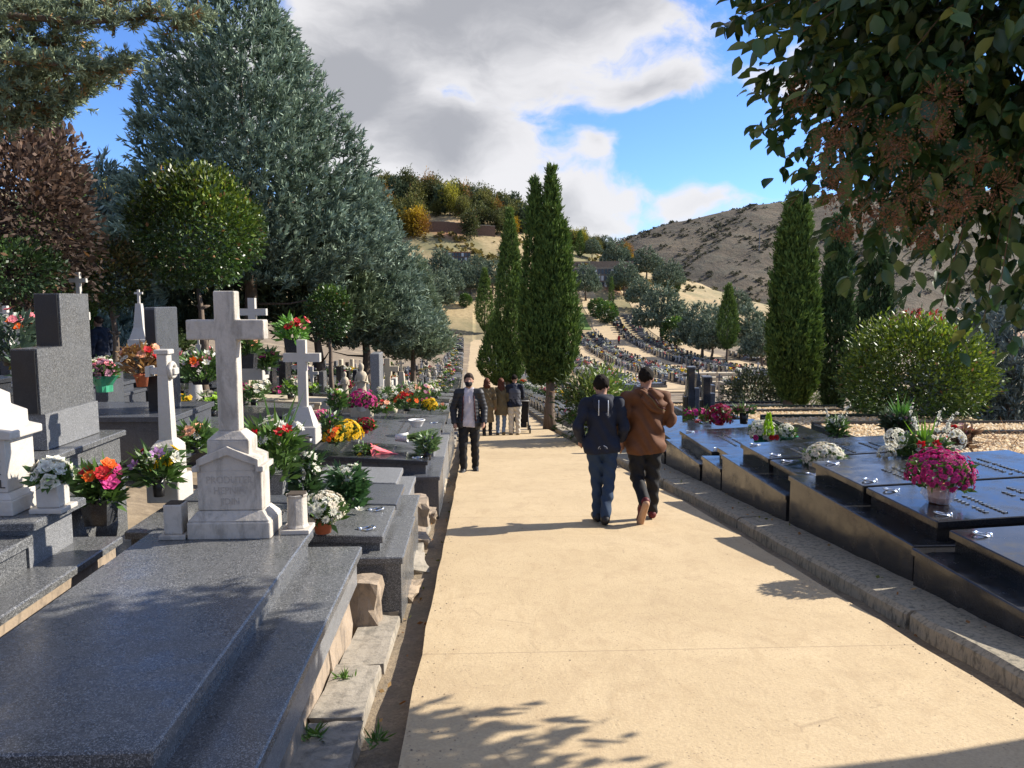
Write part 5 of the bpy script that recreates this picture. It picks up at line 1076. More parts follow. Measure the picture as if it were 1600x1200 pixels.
# ---- overhanging broad-leaved tree, upper right: real leaves close to the camera
def hanging_tree():
    rs = np.random.default_rng(21); C = np.array([2.86, 4.05, 3.42]); RX = np.array([1.74, 1.12, 1.86])
    t = empty('broadleaf_tree', (5.9, 4.0, GZ(5.9, 4.0)), 'glossy broad-leaved tree hanging into the upper right corner, brown berry sprays in it', 'tree'); O = np.array(t.location)
    # leaf: folded, pointed oval, drooping tip
    u = np.array([0, .25, .55, .82, 1.0]); w = np.array([.02, .26, .30, .17, 0.0]); zz = np.array([0, .03, .0, -.08, -.22])
    V = []; 
    for k in range(5): V += [(u[k], 0, zz[k] - .05 * (w[k] / .3)), (u[k], w[k], zz[k] + .04 * w[k] / .3), (u[k], -w[k], zz[k] + .04 * w[k] / .3)]
    F = []
    for k in range(4):
        a, b = 3 * k, 3 * k + 3; F += [(a, b, b + 1, a + 1), (a, a + 2, b + 2, b)]
    LV = np.array(V); LF = np.array(F)
    greens = [(.024, .052, .018), (.034, .068, .020), (.05, .085, .024), (.018, .042, .018), (.09, .11, .028)]
    leaf_me = [mesh_np('leaf', LV, LF, MAT['leaf_glossy'], True, np.tile(np.array(g), (15, 1)) * rs.uniform(.85, 1.15, (15, 1))) for g in greens]
    tw = MB(); P = []; DIR = []
    nsh = 2500
    D = unit(rs.normal(size=(nsh, 3))); q = crown_noise(D, rs, 30, .14) * (1 - .55 * rs.uniform(0, 1, nsh) ** 1.3)
    T = C + D * q[:, None] * RX
    for k in range(nsh):      # each shoot ends at T, comes from nearer the limb
        a = C + (T[k] - C) * .55 + np.array([.1, .05, .15]); e = T[k]
        if k % 9 == 0: tw.tube([tuple(a), tuple((a + e) / 2 + np.array([0, 0, .05])), tuple(e)], [.006, .004, .002], 4)
        m = int(rs.integers(8, 13))
        for j in range(m):
            f = rs.uniform(.35, 1.05); p = a + (e - a) * f; ax = unit(e - a); side = unit(np.cross(ax, rs.normal(size=3))); d = unit(ax * .35 + side * .9 + np.array([0, 0, -.55])); P.append(p); DIR.append(d)
    P = np.array(P); DIR = np.array(DIR); n = len(P); L_ = rs.uniform(.06, .115, n)
    nr = unit(np.stack([rs.normal(0, .5, n), rs.normal(0, .5, n), np.ones(n)], 1)); Y_ = unit(np.cross(nr, DIR)); Z_ = np.cross(DIR, Y_)
    col = np.array(greens)[rs.choice(5, n, p=[.30, .28, .22, .12, .08])] * rs.uniform(.8, 1.2, (n, 1))
    # the ones that show largest stand alone: nearest to the camera and inside the frame
    cv = P - np.array([0, 0, EYE]); F_ = np.array(_F); dep = cv @ F_; sx = (cv @ np.array(_Rt)) / dep * FPX + 800; sy = 600 - (cv @ np.array(_U)) / dep * FPX
    vis = (sx > 1050) & (sx < 1590) & (sy > 5) & (sy < 540); score = np.where(vis, L_ / dep, -1); big = np.argsort(-score)[:290]; rest = np.setdiff1d(np.arange(n), big)
    for i in big:
        M = Matrix([[DIR[i][r_], Y_[i][r_], Z_[i][r_]] for r_ in range(3)]); o = link('leaf', leaf_me[int(rs.integers(0, 5))], t, tuple(P[i] - O)); o.rotation_euler = M.to_euler(); o.scale = (L_[i],) * 3
    W = P[rest][:, None, :] + L_[rest][:, None, None] * (LV[None, :, 0:1] * DIR[rest][:, None, :] + LV[None, :, 1:2] * Y_[rest][:, None, :] + LV[None, :, 2:3] * Z_[rest][:, None, :])
    Fc = (LF[None] + 15 * np.arange(len(rest))[:, None, None]).reshape(-1, 4)
    o = link('leaves', mesh_np('leaves', W.reshape(-1, 3) - O, Fc, MAT['leaf_glossy'], True, np.repeat(col[rest], 15, 0)), t); o['kind'] = 'stuff'
    part('twigs', tw, 'twig', t)['kind'] = 'stuff'
    # berry sprays
    for k, (px, py, Y, s) in enumerate([(1470, 150, 3.3, .11), (1300, 260, 3.4, .12), (1320, 190, 3.6, .10), (1420, 300, 3.25, .13), (1400, 240, 3.4, .10), (1300, 300, 3.5, .09), (1480, 330, 3.2, .10), (1560, 290, 3.3, .12), (1250, 150, 3.7, .09), (1385, 215, 3.5, .10), (1320, 360, 3.5, .07), (1520, 250, 3.4, .11), (1440, 370, 3.4, .07), (1350, 330, 3.35, .09), (1290, 215, 3.4, .09), (1460, 200, 3.3, .09), (1500, 310, 3.3, .09), (1390, 340, 3.3, .08)]):
        c = np.array(at(px, py, Y)); m = 70; d = unit(rs.normal(size=(m, 3)) + np.array([0, -.3, -.2])); a = c + d * s * .15; e = c + d * s * rs.uniform(.5, 1.1, (m, 1))
        Vb, Fb, Cb = blades(a, unit(e - a), np.linalg.norm(e - a, axis=1), np.full(m, .0013), np.tile(np.array((.17, .085, .045)), (m, 1)), rs)
        m2 = 190; cc = c + unit(rs.normal(size=(m2, 3)) + np.array([0, -.3, -.2])) * s * rs.uniform(.35, 1.1, (m2, 1)); V2, F2, C2 = blades(cc, unit(rs.normal(size=(m2, 3))), np.full(m2, .011), np.full(m2, .0045), np.tile(np.array((.18, .088, .05)), (m2, 1)), rs)
        o = crown_obj([(Vb - O, Fb, Cb), (V2 - O, F2, C2)], t, 'autumn', 'berry_spray'); o['kind'] = 'stuff'
    b = MB(); b.tube([(5.9, 4.0, O[2] - .2), (5.8, 4.0, .8), (5.4, 4.0, 2.0), (4.6, 4.1, 3.1), (3.6, 4.15, 3.7), (2.6, 4.1, 3.9)], [.17, .14, .12, .09, .06, .025], 9); part('trunk', b, 'bark', t, True)
    for k in range(9):
        e = C + unit(rs.normal(size=3)) * RX * .6; b = MB(); b.tube([(3.9, 4.2, 3.55), tuple((e + np.array([3.9, 4.2, 3.55])) / 2 + np.array([0, 0, .1])), tuple(e)], [.035, .02, .008], 6); part('limb', b, 'bark', t, True)
hanging_tree()

# ---- cedar boughs reaching in at the upper left
def cedar():
    rs = np.random.default_rng(31); t = empty('cedar_tree', (-9.6, 9.2, GZ(-9.6, 9.2)), 'blue green cedar boughs reaching in at the upper left corner', 'tree'); O = np.array(t.location)
    b = MB(); b.tube([(-9.6, 9.2, O[2] - .2), (-9.5, 9.2, 3.5), (-9.4, 9.3, 8.0)], [.28, .22, .1], 10); part('trunk', b, 'bark', t, True)
    boughs = [([(-120, 20), (20, 25), (130, 35), (230, 28), (318, 30)], 9.0, 11), ([(-140, 80), (0, 95), (90, 100), (150, 112), (205, 100)], 8.8, 11), ([(-120, 150), (0, 150), (70, 165), (130, 150), (180, 108)], 9.2, 11), ([(-120, -20), (0, 0), (80, 12), (150, 5), (290, -10)], 9.4, 12), ([(-120, 190), (-20, 170), (40, 130), (60, 100)], 9.0, 14), ([(-100, 240), (0, 200), (50, 185), (95, 175)], 9.3, 9), ([(-60, 60), (20, 60), (80, 70), (120, 60)], 9.6, 20), ([(-80, 110), (0, 120), (60, 135), (100, 125)], 9.6, 20)]
    parts = []
    for pts, Y, w in boughs:
        W3 = [at(px, py, Y + .15 * i) for i, (px, py) in enumerate(pts)]
        b = MB(); b.tube(W3, [.05 - .042 * i / (len(W3) - 1) for i in range(len(W3))], 6); part('bough', b, 'bark', t, True)
        A3 = np.array([list(v) for v in W3]); seg = 26 * (len(A3) - 1); f = rs.uniform(0, len(A3) - 1.001, seg * 3); i = f.astype(int); fr = (f - i)[:, None]; P = A3[i] * (1 - fr) + A3[i + 1] * fr
        P = P + rs.normal(0, 1, P.shape) * np.array([w, w * 1.6, w * .62]) / 1202 * 9; ax = unit(A3[i + 1] - A3[i]); A = unit(ax * .6 + rs.normal(0, .5, P.shape) + np.array([0, 0, .45]))
        parts.append(tufts(P, A, 24, .12, .075, .0075, .55, (.075, .105, .07), rs, tipcol=(.18, .21, .12)))
        k = rs.integers(0, len(P), len(P) // 7); parts.append(tufts(P[k], A[k], 10, .12, .08, .012, .6, (.17, .10, .04), rs))
    V = np.concatenate([p[0] for p in parts]) - O; n = np.cumsum([0] + [len(p[0]) for p in parts[:-1]]); Fc = np.concatenate([p[1] + k for p, k in zip(parts, n)]); C = np.concatenate([p[2] for p in parts])
    o = link('needles', mesh_np('needles', V, Fc, MAT['needle'], tint=C), t); o['kind'] = 'stuff'
cedar()

# ---- valley and hillside trees: a few of each kind, then copies
def proto_hide(t): return t
def clone(src, loc, s, rz, label, group, sz=None):
    r = src.copy(); COL.objects.link(r); r.location = loc; r.rotation_euler = (0, 0, rz); r.scale = (s, s, sz or s); r['label'] = label; r['group'] = group
    for ch in list(src.children):
        c = ch.copy(); COL.objects.link(c); c.parent = r
        for g in ch.children: d = g.copy(); COL.objects.link(d); d.parent = c
    return r
def drop(src):
    for ch in list(src.children):
        for g in list(ch.children): bpy.data.objects.remove(g)
        bpy.data.objects.remove(ch)
    bpy.data.objects.remove(src)
VC = [conifer('x', (0, -80, -30), 10, 4.6, 900, 70 + k, col=(.048, .066, .042), tip=(.135, .165, .11), clear=.27, ln=1.0, bl=.62, bw=.10, nb=10, top=.55, amp=.3) for k in range(3)]
spots = [(1033, 534, 98), (1000, 486, 56), (1097, 560, 100), (1112, 566, 92), (1165, 560, 95), (1010, 440, 60), (1045, 462, 62), (962, 425, 55), (975, 462, 60), (915, 470, 62), (1190, 575, 80), (1150, 505, 60),
         (700, 470, 60), (720, 455, 55), (735, 462, 50), (690, 440, 55), (770, 460, 60), (680, 495, 80), (745, 440, 45), (925, 405, 36), (945, 400, 36), (990, 410, 40), (1020, 420, 45), (670, 520, 60)]
spots = sorted(spots); nv = {}
for k, (px, py, hp) in enumerate(spots):
    g = atg(px, py, 40); H = hp * .88 / 1202 * g.y
    side = 'valley plots' if px > 860 else 'far end of the path'
    clone(VC[k % 3], g, H / 10, k * 1.3, f'{nth(nv.setdefault(side, 0) + 1)} blue grey conifer from the left at the {side}', f'conifers at the {side}'); nv[side] += 1
for v in VC: drop(v)
GB = [ball('x', (0, -80, -30), 1.4, 1.3, 1.25, 2600, 80 + k, (.025, .055, .012), (.10, .16, .025), .24, .07, 1.0, 'leaf') for k in range(2)]
for k, (px, py, hp, lab) in enumerate([(948, 505, 32, 'bright green ball bush at the head of the valley path'), (933, 496, 28, 'darker ball bush just behind the bright one in the valley'), (1055, 540, 42, 'green ball tree on a thin trunk in the valley'), (727, 480, 20, 'small clipped bush beside the niche wall'), (1050, 462, 24, 'ball bush high among the valley conifers')]):
    g = atg(px, py, 40); clone(GB[k % 2], g, hp / 1202 * g.y / 2.65, k, lab, 'ball bushes in the valley')
for v in GB: drop(v)
g = atg(1135, 572, 40); cypress('slim cypress standing among the valley conifers', g, 122 / 1202 * g.y, 15 / 1202 * g.y, 900, 90, clear=.2, sc=2.2)
g = atg(955, 482, 40); cypress('thin dark cypress at the head of the valley plots', g, 46 / 1202 * g.y, 4 / 1202 * g.y, 300, 91, clear=0, sc=1.8)
g = atg(906, 402, 40); cypress('lone cypress on the hillside above the valley', g, 38 / 1202 * g.y, 7 / 1202 * g.y, 400, 92, clear=0, sc=2.2)

HP = []; hk = [('olive green', (.07, .075, .022), (.19, .18, .05), 0), ('dark pine', (.026, .040, .022), (.065, .085, .045), 1), ('golden', (.22, .14, .015), (.46, .32, .04), 0), ('russet', (.16, .085, .025), (.30, .17, .055), 0), ('dull green', (.05, .06, .022), (.12, .13, .045), 0), ('yellow green', (.11, .11, .02), (.30, .27, .05), 0)]
for k, (nm, c, tp, pine) in enumerate(hk):
    HP.append(conifer('x', (0, -90, -30), 8, 2.3, 420, 100 + k, col=c, tip=tp, clear=.05, ln=1.1, bl=.75, bw=.12, nb=8, top=.75) if pine else ball('x', (0, -90, -30), 4.0, 2.6, 3.4, 2600, 100 + k, c, tp, .5, .15, 3.5, 'autumn', amp=.5, ragged=.45, shell=.7))
rs = np.random.default_rng(55); cnt2 = {}
def hill_tree(px, Y, k, s, zone):
    X = float((px - 748) / 1202 * Y); cnt2[(k, zone)] = cnt2.get((k, zone), 0) + 1; n = cnt2[(k, zone)]
    clone(HP[k], (X, Y, GZ(X, Y) - .2), s, rs.uniform(0, 6.28), f'{nth(n)} {hk[k][0]} tree from the left on the {zone}', f'trees on the {zone}', s * rs.uniform(.85, 1.25))
L_ = sorted([(float(rs.uniform(585, 872)), float(rs.uniform(200, 256))) for _ in range(170)])
for px, Y in L_:
    if px > 660 and Y < 214 + (px - 660) * .02 and rs.uniform() < .8: continue
    hill_tree(px, Y, int(rs.choice(6, p=[.28, .30, .05, .09, .20, .08])), rs.uniform(.55, 1.0), 'hill behind the path')
for px, Y in sorted([(float(rs.uniform(95, 240)), float(rs.uniform(190, 250))) for _ in range(46)]): hill_tree(px, Y, int(rs.choice(6, p=[.30, .25, .03, .12, .25, .05])), rs.uniform(.6, 1.05), 'hill at the left')
for px, Y in sorted([(float(rs.uniform(872, 985)), float(rs.uniform(225, 258))) for _ in range(42)]): hill_tree(px, Y, int(rs.choice(6, p=[.30, .16, .06, .16, .22, .10])), rs.uniform(.4, .7), 'ridge above the valley')
hill_tree(650, 200, 2, 1.0, 'slope beside the stepped wall'); hill_tree(745, 212, 2, .7, 'slope beside the stepped wall'); hill_tree(800, 212, 2, .6, 'slope beside the stepped wall')
for v in HP: drop(v)

# shrubs dotting the far hills: too many and too small to count
def scrub(name, label, n, zone, s0, s1, col, zf, seed):
    rs = np.random.default_rng(seed); x0, x1, y0, y1 = zone; X = rs.uniform(x0, x1, n); Y = rs.uniform(y0, y1, n); keep = wob(X, Y, .035, 9.0) + wob(X, Y, .11, 5.0) + rs.normal(0, .25, n) > .15; X, Y = X[keep], Y[keep]; m = len(X)
    Z = zf(X, Y); S = rs.uniform(s0, s1, m) * rs.uniform(.5, 1, m); nb = 26
    D = unit(rs.normal(size=(m, nb, 3)) * np.array([1, 1, .7]) + np.array([0, 0, .5])); P = np.stack([X, Y, Z], 1)[:, None, :] + D * (S * .55)[:, None, None] * rs.uniform(.3, 1, (m, nb, 1))
    V, Fc, C = blades(P.reshape(-1, 3), unit(D.reshape(-1, 3) + rs.normal(0, .5, (m * nb, 3))), np.repeat(S * .65, nb), np.repeat(S * .26, nb), np.tile(np.array(col), (m * nb, 1)), rs, var=.4)
    o = link(name, mesh_np(name, V, Fc, MAT['autumn'], tint=C)); setp(o, label, 'shrubs', kind='stuff')
scrub('far_scrub', 'dark scrub dotting the bare far hill', 9000, (80, 420, 330, 640), .8, 2.8, (.06, .06, .04), lambda X, Y: far_z(X, Y), 1)
scrub('slope_scrub', 'low scrub on the dry grass slope', 420, (40, 130, 165, 260), .5, 1.8, (.055, .055, .028), lambda X, Y: G(X, Y), 2)
scrub('hill_scrub', 'low tawny scrub under the hillside wood', 1500, (-120, 45, 185, 260), .8, 2.2, (.16, .13, .045), lambda X, Y: G(X, Y), 3)

# ================================================================== PEOPLE
def surface(f, lo, hi, h):
    """closed smooth mesh of f < 0 (surface nets)"""
    lo = np.array(lo, float); hi = np.array(hi, float); n = np.ceil((hi - lo) / h).astype(int) + 1
    ax = [lo[i] + h * np.arange(n[i]) for i in range(3)]; 
    ca = [np.arange(a[0] + 1.5 * h, a[-1] + 4 * h, 4 * h) for a in ax]; vc = f(np.stack(np.meshgrid(*ca, indexing='ij'), -1))     # coarse look first
    ii = [np.minimum(np.arange(n[i]) // 4, len(ca[i]) - 1) for i in range(3)]; v = vc[np.ix_(*ii)].copy(); act = np.argwhere(np.abs(v) < 6.5 * h)
    v[tuple(act.T)] = f(lo + act * h); s = v < 0
    c = [s[i:n[0] - 1 + i, j:n[1] - 1 + j, k:n[2] - 1 + k] for i in (0, 1) for j in (0, 1) for k in (0, 1)]
    tot = sum(x.astype(np.int8) for x in c); act = (tot > 0) & (tot < 8); idx = np.argwhere(act)
    if len(idx) == 0: return np.zeros((0, 3)), np.zeros((0, 4), int)
    cid = np.full(act.shape, -1, int); cid[act] = np.arange(len(idx))
    acc = np.zeros((len(idx), 3)); cnt = np.zeros(len(idx)); offs = [(i, j, k) for i in (0, 1) for j in (0, 1) for k in (0, 1)]
    for a in range(8):
        for b in range(a + 1, 8):
            d = np.array(offs[b]) - np.array(offs[a])
            if np.abs(d).sum() != 1: continue
            va = v[tuple((idx + offs[a]).T)]; vb = v[tuple((idx + offs[b]).T)]; m = (va < 0) != (vb < 0); t = np.where(m, va / np.where(m, va - vb, 1), 0)
            acc[m] += (np.array(offs[a]) + t[:, None] * d)[m]; cnt[m] += 1
    V = lo + (idx + acc / cnt[:, None]) * h; F = []
    for axis in range(3):
        sl0 = [slice(1, -1)] * 3; sl0[axis] = slice(0, -1); sl1 = list(sl0); sl1[axis] = slice(1, None)
        A, B = s[tuple(sl0)], s[tuple(sl1)]; e = np.argwhere(A != B)
        if len(e) == 0: continue
        o = np.array([1, 1, 1]); o[axis] = 0; p = e + o; u, w = [(1, 2), (2, 0), (0, 1)][axis]; du = np.zeros(3, int); du[u] = 1; dw = np.zeros(3, int); dw[w] = 1
        q = np.stack([cid[tuple((p - du - dw).T)], cid[tuple((p - dw).T)], cid[tuple(p.T)], cid[tuple((p - du).T)]], 1); fl = A[tuple(e.T)]; q[~fl] = q[~fl][:, ::-1]; F.append(q)
    F = np.concatenate(F); return V, F[(F >= 0).all(1)]
def cap(p, a, b, ra, rb, sy=1.0):
    a = np.array(a, float); b = np.array(b, float); q = p - a; ab = b - a
    if sy != 1.0: q = q * np.array([1, 1 / sy, 1]); ab = ab * np.array([1, 1 / sy, 1])
    t = np.clip((q @ ab) / (ab @ ab + 1e-12), 0, 1); return (np.linalg.norm(q - t[..., None] * ab, axis=-1) - (ra + (rb - ra) * t)) * (min(1, sy) if sy != 1 else 1)
def ell(p, c, r): q = (p - np.array(c)) / np.array(r); l = np.linalg.norm(q, axis=-1); return (l - 1) * min(r)
def smin(a, b, k): h = np.clip(.5 + .5 * (b - a) / k, 0, 1); return b * (1 - h) + a * h - k * h * (1 - h)
def join(ds, k=.03):
    r = ds[0]
    for d in ds[1:]: r = smin(r, d, k)
    return r
for nm, c, ro in (('skin', (.42, .235, .16), .65), ('hair_dark', (.013, .0095, .007), .9), ('hair_brown', (.045, .03, .022), .75), ('hair_auburn', (.10, .035, .018), .45), ('navy_cloth', (.010, .014, .028), .8), ('denim_dark', (.022, .042, .08), .85), ('denim_light', (.16, .22, .32), .85), ('brown_cloth', (.125, .05, .02), .8), ('black_cloth', (.012, .012, .013), .8), ('dark_puffer', (.026, .026, .028), .55), ('lilac_cloth', (.52, .48, .50), .85), ('olive_cloth', (.145, .11, .055), .85), ('khaki_cloth', (.17, .125, .065), .85), ('cream_cloth', (.58, .53, .44), .85), ('grey_cloth', (.09, .095, .115), .8), ('yellow_cloth', (.38, .25, .04), .8), ('red_cloth', (.42, .02, .02), .8), ('shoe_dark', (.012, .012, .013), .5), ('shoe_red', (.12, .012, .014), .6), ('sole_tan', (.46, .28, .17), .8), ('sole_white', (.7, .68, .64), .6), ('white_cord', (.55, .58, .62), .7), ('maroon_lining', (.07, .012, .018), .7)):
    t_ = NT(nm); n_1 = t_.noise(6, 5, .6); n_2 = t_.noise(90, 3, .6); cc = t_.ramp(n_1, [(.3, tuple(x * .78 for x in c)), (.7, tuple(min(1, x * 1.18) for x in c))]); t_.set(Base_Color=cc, Roughness=ro, Specular_IOR_Level=.15 if nm.startswith('hair') else .35).bump(t_.mix(.35, n_1, n_2), .35, .012)

def person(label, loc, rz, J, wear, h=.011, face=True, hands=True):
    """J: joints in metres, facing +Y. wear: list of (part name, material, function(p, J) -> sdf, bounds)"""
    t = empty('person', loc, label, 'person', None, rz)
    S = J
    def arm(p, s, ra=.045, rb=.036, rc=.028, to=1.0):
        sh, el, wr = S['sh' + s], S['el' + s], S['wr' + s]; return smin(cap(p, sh, el, ra, rb), cap(p, el, np.array(el) + (np.array(wr) - np.array(el)) * to, rb, rc), .02)
    def leg(p, s, ra=.085, rb=.055, rc=.04):
        hp, kn, an = S['hp' + s], S['kn' + s], S['an' + s]; return smin(cap(p, hp, kn, ra, rb), cap(p, kn, an, rb * 1.02, rc), .02)
    S['_arm'], S['_leg'] = arm, leg
    hc = np.array(S['head']); fw = np.array(S.get('look', (0, 1, 0)), float); fw /= np.linalg.norm(fw); rt = np.cross(fw, (0, 0, 1)); rt /= np.linalg.norm(rt); up = np.cross(rt, fw)
    S['_hf'] = (hc, fw, rt, up)
    def hp_(a, b, c): return hc + rt * a + fw * b + up * c
    def body(p):
        d = [cap(p, S['pelvis'], S['chest'], .115, .125, .72), cap(p, S['chest'], S['neck'], .12, .055, .75), cap(p, np.array(S['shL']), np.array(S['shR']), .055, .055), cap(p, S['neck'], hc - up * .05, .05, .048)]
        L = (p - hc); q = np.stack([L @ rt, L @ fw, L @ up], -1)
        skull = ell(q, (0, -.012, .02), (.075, .093, .098)); jaw = ell(q, (0, .03, -.055), (.055, .062, .062)); nose = cap(q, (0, .088, .0), (0, .103, -.035), .010, .014); ears = np.minimum(ell(q, (.078, -.005, -.01), (.012, .022, .032)), ell(q, (-.078, -.005, -.01), (.012, .022, .032)))
        eyes = np.minimum(ell(q, (.03, .088, .012), (.017, .016, .011)), ell(q, (-.03, .088, .012), (.017, .016, .011))); lips = ell(q, (0, .092, -.062), (.026, .010, .008)); hd = smin(skull, jaw, .04); hd = -smin(-hd, eyes, .012); hd = join([hd, nose, ears, lips], .010); d.append(hd)
        for s in 'LR': d += [arm(p, s), leg(p, s), cap(p, np.array(S['an' + s]) + (0, 0, -.02), np.array(S['toe' + s]) + (0, 0, -.005), .028, .018)]
        r = join(d, .03)
        if hands:
            for s in 'LR':
                wr = np.array(S['wr' + s]); hd_ = np.array(S['hd' + s]); ax = hd_ - wr; ln = np.linalg.norm(ax); ax /= ln; sd = np.cross(ax, (0, 1, 0) if abs(ax[1]) < .8 else (1, 0, 0)); sd /= np.linalg.norm(sd); nn = np.cross(ax, sd); cu = nn * (1 if s == 'L' else -1)
                if cu[1] < 0 and abs(ax[2]) > .5: cu = -cu
                palm = cap(p, wr, wr + ax * .085, .028, .036, 1); r = smin(r, palm, .02)
                fl = [.075, .085, .08, .06]; u = np.array([0, 1, 0.]) - ax * ax[1]; u = u / (np.linalg.norm(u) + 1e-6)
                for i in range(4):
                    o = wr + ax * .09 + u * (.033 - .022 * i); k1 = o + ax * fl[i] * .55 + cu * .006; k2 = k1 + ax * fl[i] * .42 + cu * .02; r = smin(r, smin(cap(p, o - ax * .02, k1, .0095, .009), cap(p, k1, k2, .009, .007), .004), .006)
                th = wr + ax * .03 + u * .03; r = smin(r, smin(cap(p, th, th + ax * .035 + u * .025, .012, .011), cap(p, th + ax * .035 + u * .025, th + ax * .07 + u * .03, .011, .008), .004), .008)
        return r
    pts = np.array([v for k, v in S.items() if isinstance(v, (tuple, list, np.ndarray)) and len(v) == 3 and not k.startswith('_') and k != 'look'], float); lo, hi = pts.min(0) - .17, pts.max(0) + .17
    V, F = surface(body, lo, hi, h); link('body', mesh_np('body', V, F, MAT['skin'], True), t)
    for item in wear:
        nm, mat, fn = item[:3]; hh = item[3] if len(item) > 3 else h
        V, F = surface(lambda p: fn(p, S), lo, hi, hh)
        if len(V): link(nm, mesh_np(nm, V, F, MAT[mat], True), t)
    return t
def folds(p, a=.004, f=38): return a * (np.sin(p[..., 2] * f + 6 * np.sin(p[..., 0] * 9) + 3 * np.sin(p[..., 1] * 11)) + .6 * np.sin(p[..., 0] * f * .8 + p[..., 2] * 17))
def trousers(w=1.0, hem=None, top=.955):
    def f(p, S):
        d = [S['_leg'](p, s, .102 * w, .072 * w, .062 * w) for s in 'LR'] + [cap(p, np.array(S['pelvis']) + (0, 0, -.04), np.array(S['pelvis']) + (0, 0, .06), .135 * w, .135 * w, .78)]
        r = join(d, .03) + folds(p, .006, 46); return np.maximum(r, np.maximum(p[..., 2] - top, (min(S['anL'][2], S['anR'][2]) - .045) - p[..., 2]))
    return f
def top_(w=1.0, hem=.86, sleeve=1.0, belly=1.0, fold=.005, collar=.02, open_=None):
    def f(p, S):
        ch, pe, ne = np.array(S['chest']), np.array(S['pelvis']), np.array(S['neck'])
        d = [cap(p, pe + (0, 0, -.06), ch, .168 * w * belly, .168 * w, .80), cap(p, ch, ne + (0, 0, .0), .15 * w, .085, .8), cap(p, S['shL'], S['shR'], .078 * w, .078 * w), cap(p, S['hpL'], S['hpR'], .128 * w, .128 * w)]
        r = join(d, .04)
        for s in 'LR': r = smin(r, S['_arm'](p, s, .072 * w, .060 * w, .050 * w, sleeve), .014)
        r = r + folds(p, fold * 1.5, 30)
        r = np.maximum(r, hem + .012 * np.sin(9 * p[..., 0]) - p[..., 2]); r = np.maximum(r, p[..., 2] - (ne[2] + .045 + collar))
        for s in 'LR':    # keep sleeves below the hem line
            r = np.minimum(r, S['_arm'](p, s, .064 * w, .057 * w, .047 * w, sleeve) + folds(p, fold * 1.2, 34))
        if open_: r = np.maximum(r, -np.maximum(np.abs(p[..., 0]) - open_ - .05 * (1.25 - p[..., 2]), -(p[..., 1] - .02)))
        return r
    return f
def shoe(s, sole=False):
    def f(p, S):
        an, to = np.array(S['an' + s]), np.array(S['toe' + s]); ax = to - an; ax[2] = 0 if abs(ax[2]) < .06 else ax[2]; ax /= np.linalg.norm(ax); heel = an - ax * .045 + (0, 0, -.055 if abs((to - an)[2]) < .06 else -.0)
        tip = to
        if sole: return np.maximum(cap(p, heel, tip, .05, .048), 0 * p[..., 2])
        return np.maximum(join([cap(p, heel + (0, 0, .012), tip + (0, 0, .008), .046, .040), cap(p, an, heel, .05, .045)], .03), -1.0)
    return f
def shoe_simple(s):
    def f(p, S):
        an, to = np.array(S['an' + s], float), np.array(S['toe' + s], float); heel = an + (an - to) * .25; heel[2] = an[2] - .035
        r = join([cap(p, heel, to, .047, .042), cap(p, an, (heel + to) / 2, .052, .045)], .03); return np.maximum(r, .0 - p[..., 2])
    return f
def hair(vol=1.0, back=-.075, long=None, fringe=.055):
    def f(p, S):
        hc, fw, rt, up = S['_hf']; L = p - hc; q = np.stack([L @ rt, L @ fw, L @ up], -1)
        r = ell(q, (0, -.016, .03), (.084 * vol, .103 * vol, .102 * vol)) + .006 * np.sin(q[..., 0] * 130 + q[..., 2] * 60) * np.sin(q[..., 1] * 90 + q[..., 2] * 40) + .006 * np.sin(q[..., 0] * 41 + 3) * np.sin(q[..., 2] * 47)
        r = r + .016 * np.clip((-.0 - q[..., 2]) / .09, 0, 1) + .012 * np.clip((q[..., 1] - .0) / .08, 0, 1) * (q[..., 2] < .06)
        cut = np.maximum(q[..., 1] * 1.1 - q[..., 2] - .02 + .012 * np.sin(q[..., 0] * 60), back + .012 * np.sin(q[..., 0] * 75) - q[..., 2]); r = np.maximum(r, np.where(q[..., 2] < fringe, cut, -.1))
        r = np.maximum(r, np.where(q[..., 1] > .055, np.minimum(q[..., 1] - .055, .06 - q[..., 2]), -1))
        if long: r = smin(r, join([cap(q, (0, -.06, .0), (0, -.10, -long), .085, .085, .6), cap(q, (.05, -.06, -.05), (.07, -.08, -long * .9), .05, .04), cap(q, (-.05, -.06, -.05), (-.07, -.08, -long * .9), .05, .04)], .04) + .006 * np.sin(q[..., 0] * 70 + 8 * np.sin(q[..., 2] * 14)), .03)
        return r
    return f
def J0(**k):
    j = dict(pelvis=(0, 0, .93), chest=(0, 0, 1.28), neck=(0, -.01, 1.47), head=(0, .03, 1.635), hpL=(-.095, 0, .90), hpR=(.095, 0, .90), knL=(-.10, .02, .50), knR=(.10, .02, .50), anL=(-.10, -.02, .09), anR=(.10, -.02, .09), toeL=(-.115, .15, .04), toeR=(.115, .15, .04),
             shL=(-.18, -.01, 1.42), shR=(.18, -.01, 1.42), elL=(-.245, -.03, 1.14), elR=(.245, -.03, 1.14), wrL=(-.25, .05, .90), wrR=(.25, .05, .90), hdL=(-.25, .07, .80), hdR=(.25, .07, .80)); j.update(k); return j
def ground_at(px, py): return atg(px, py, 5, 60)

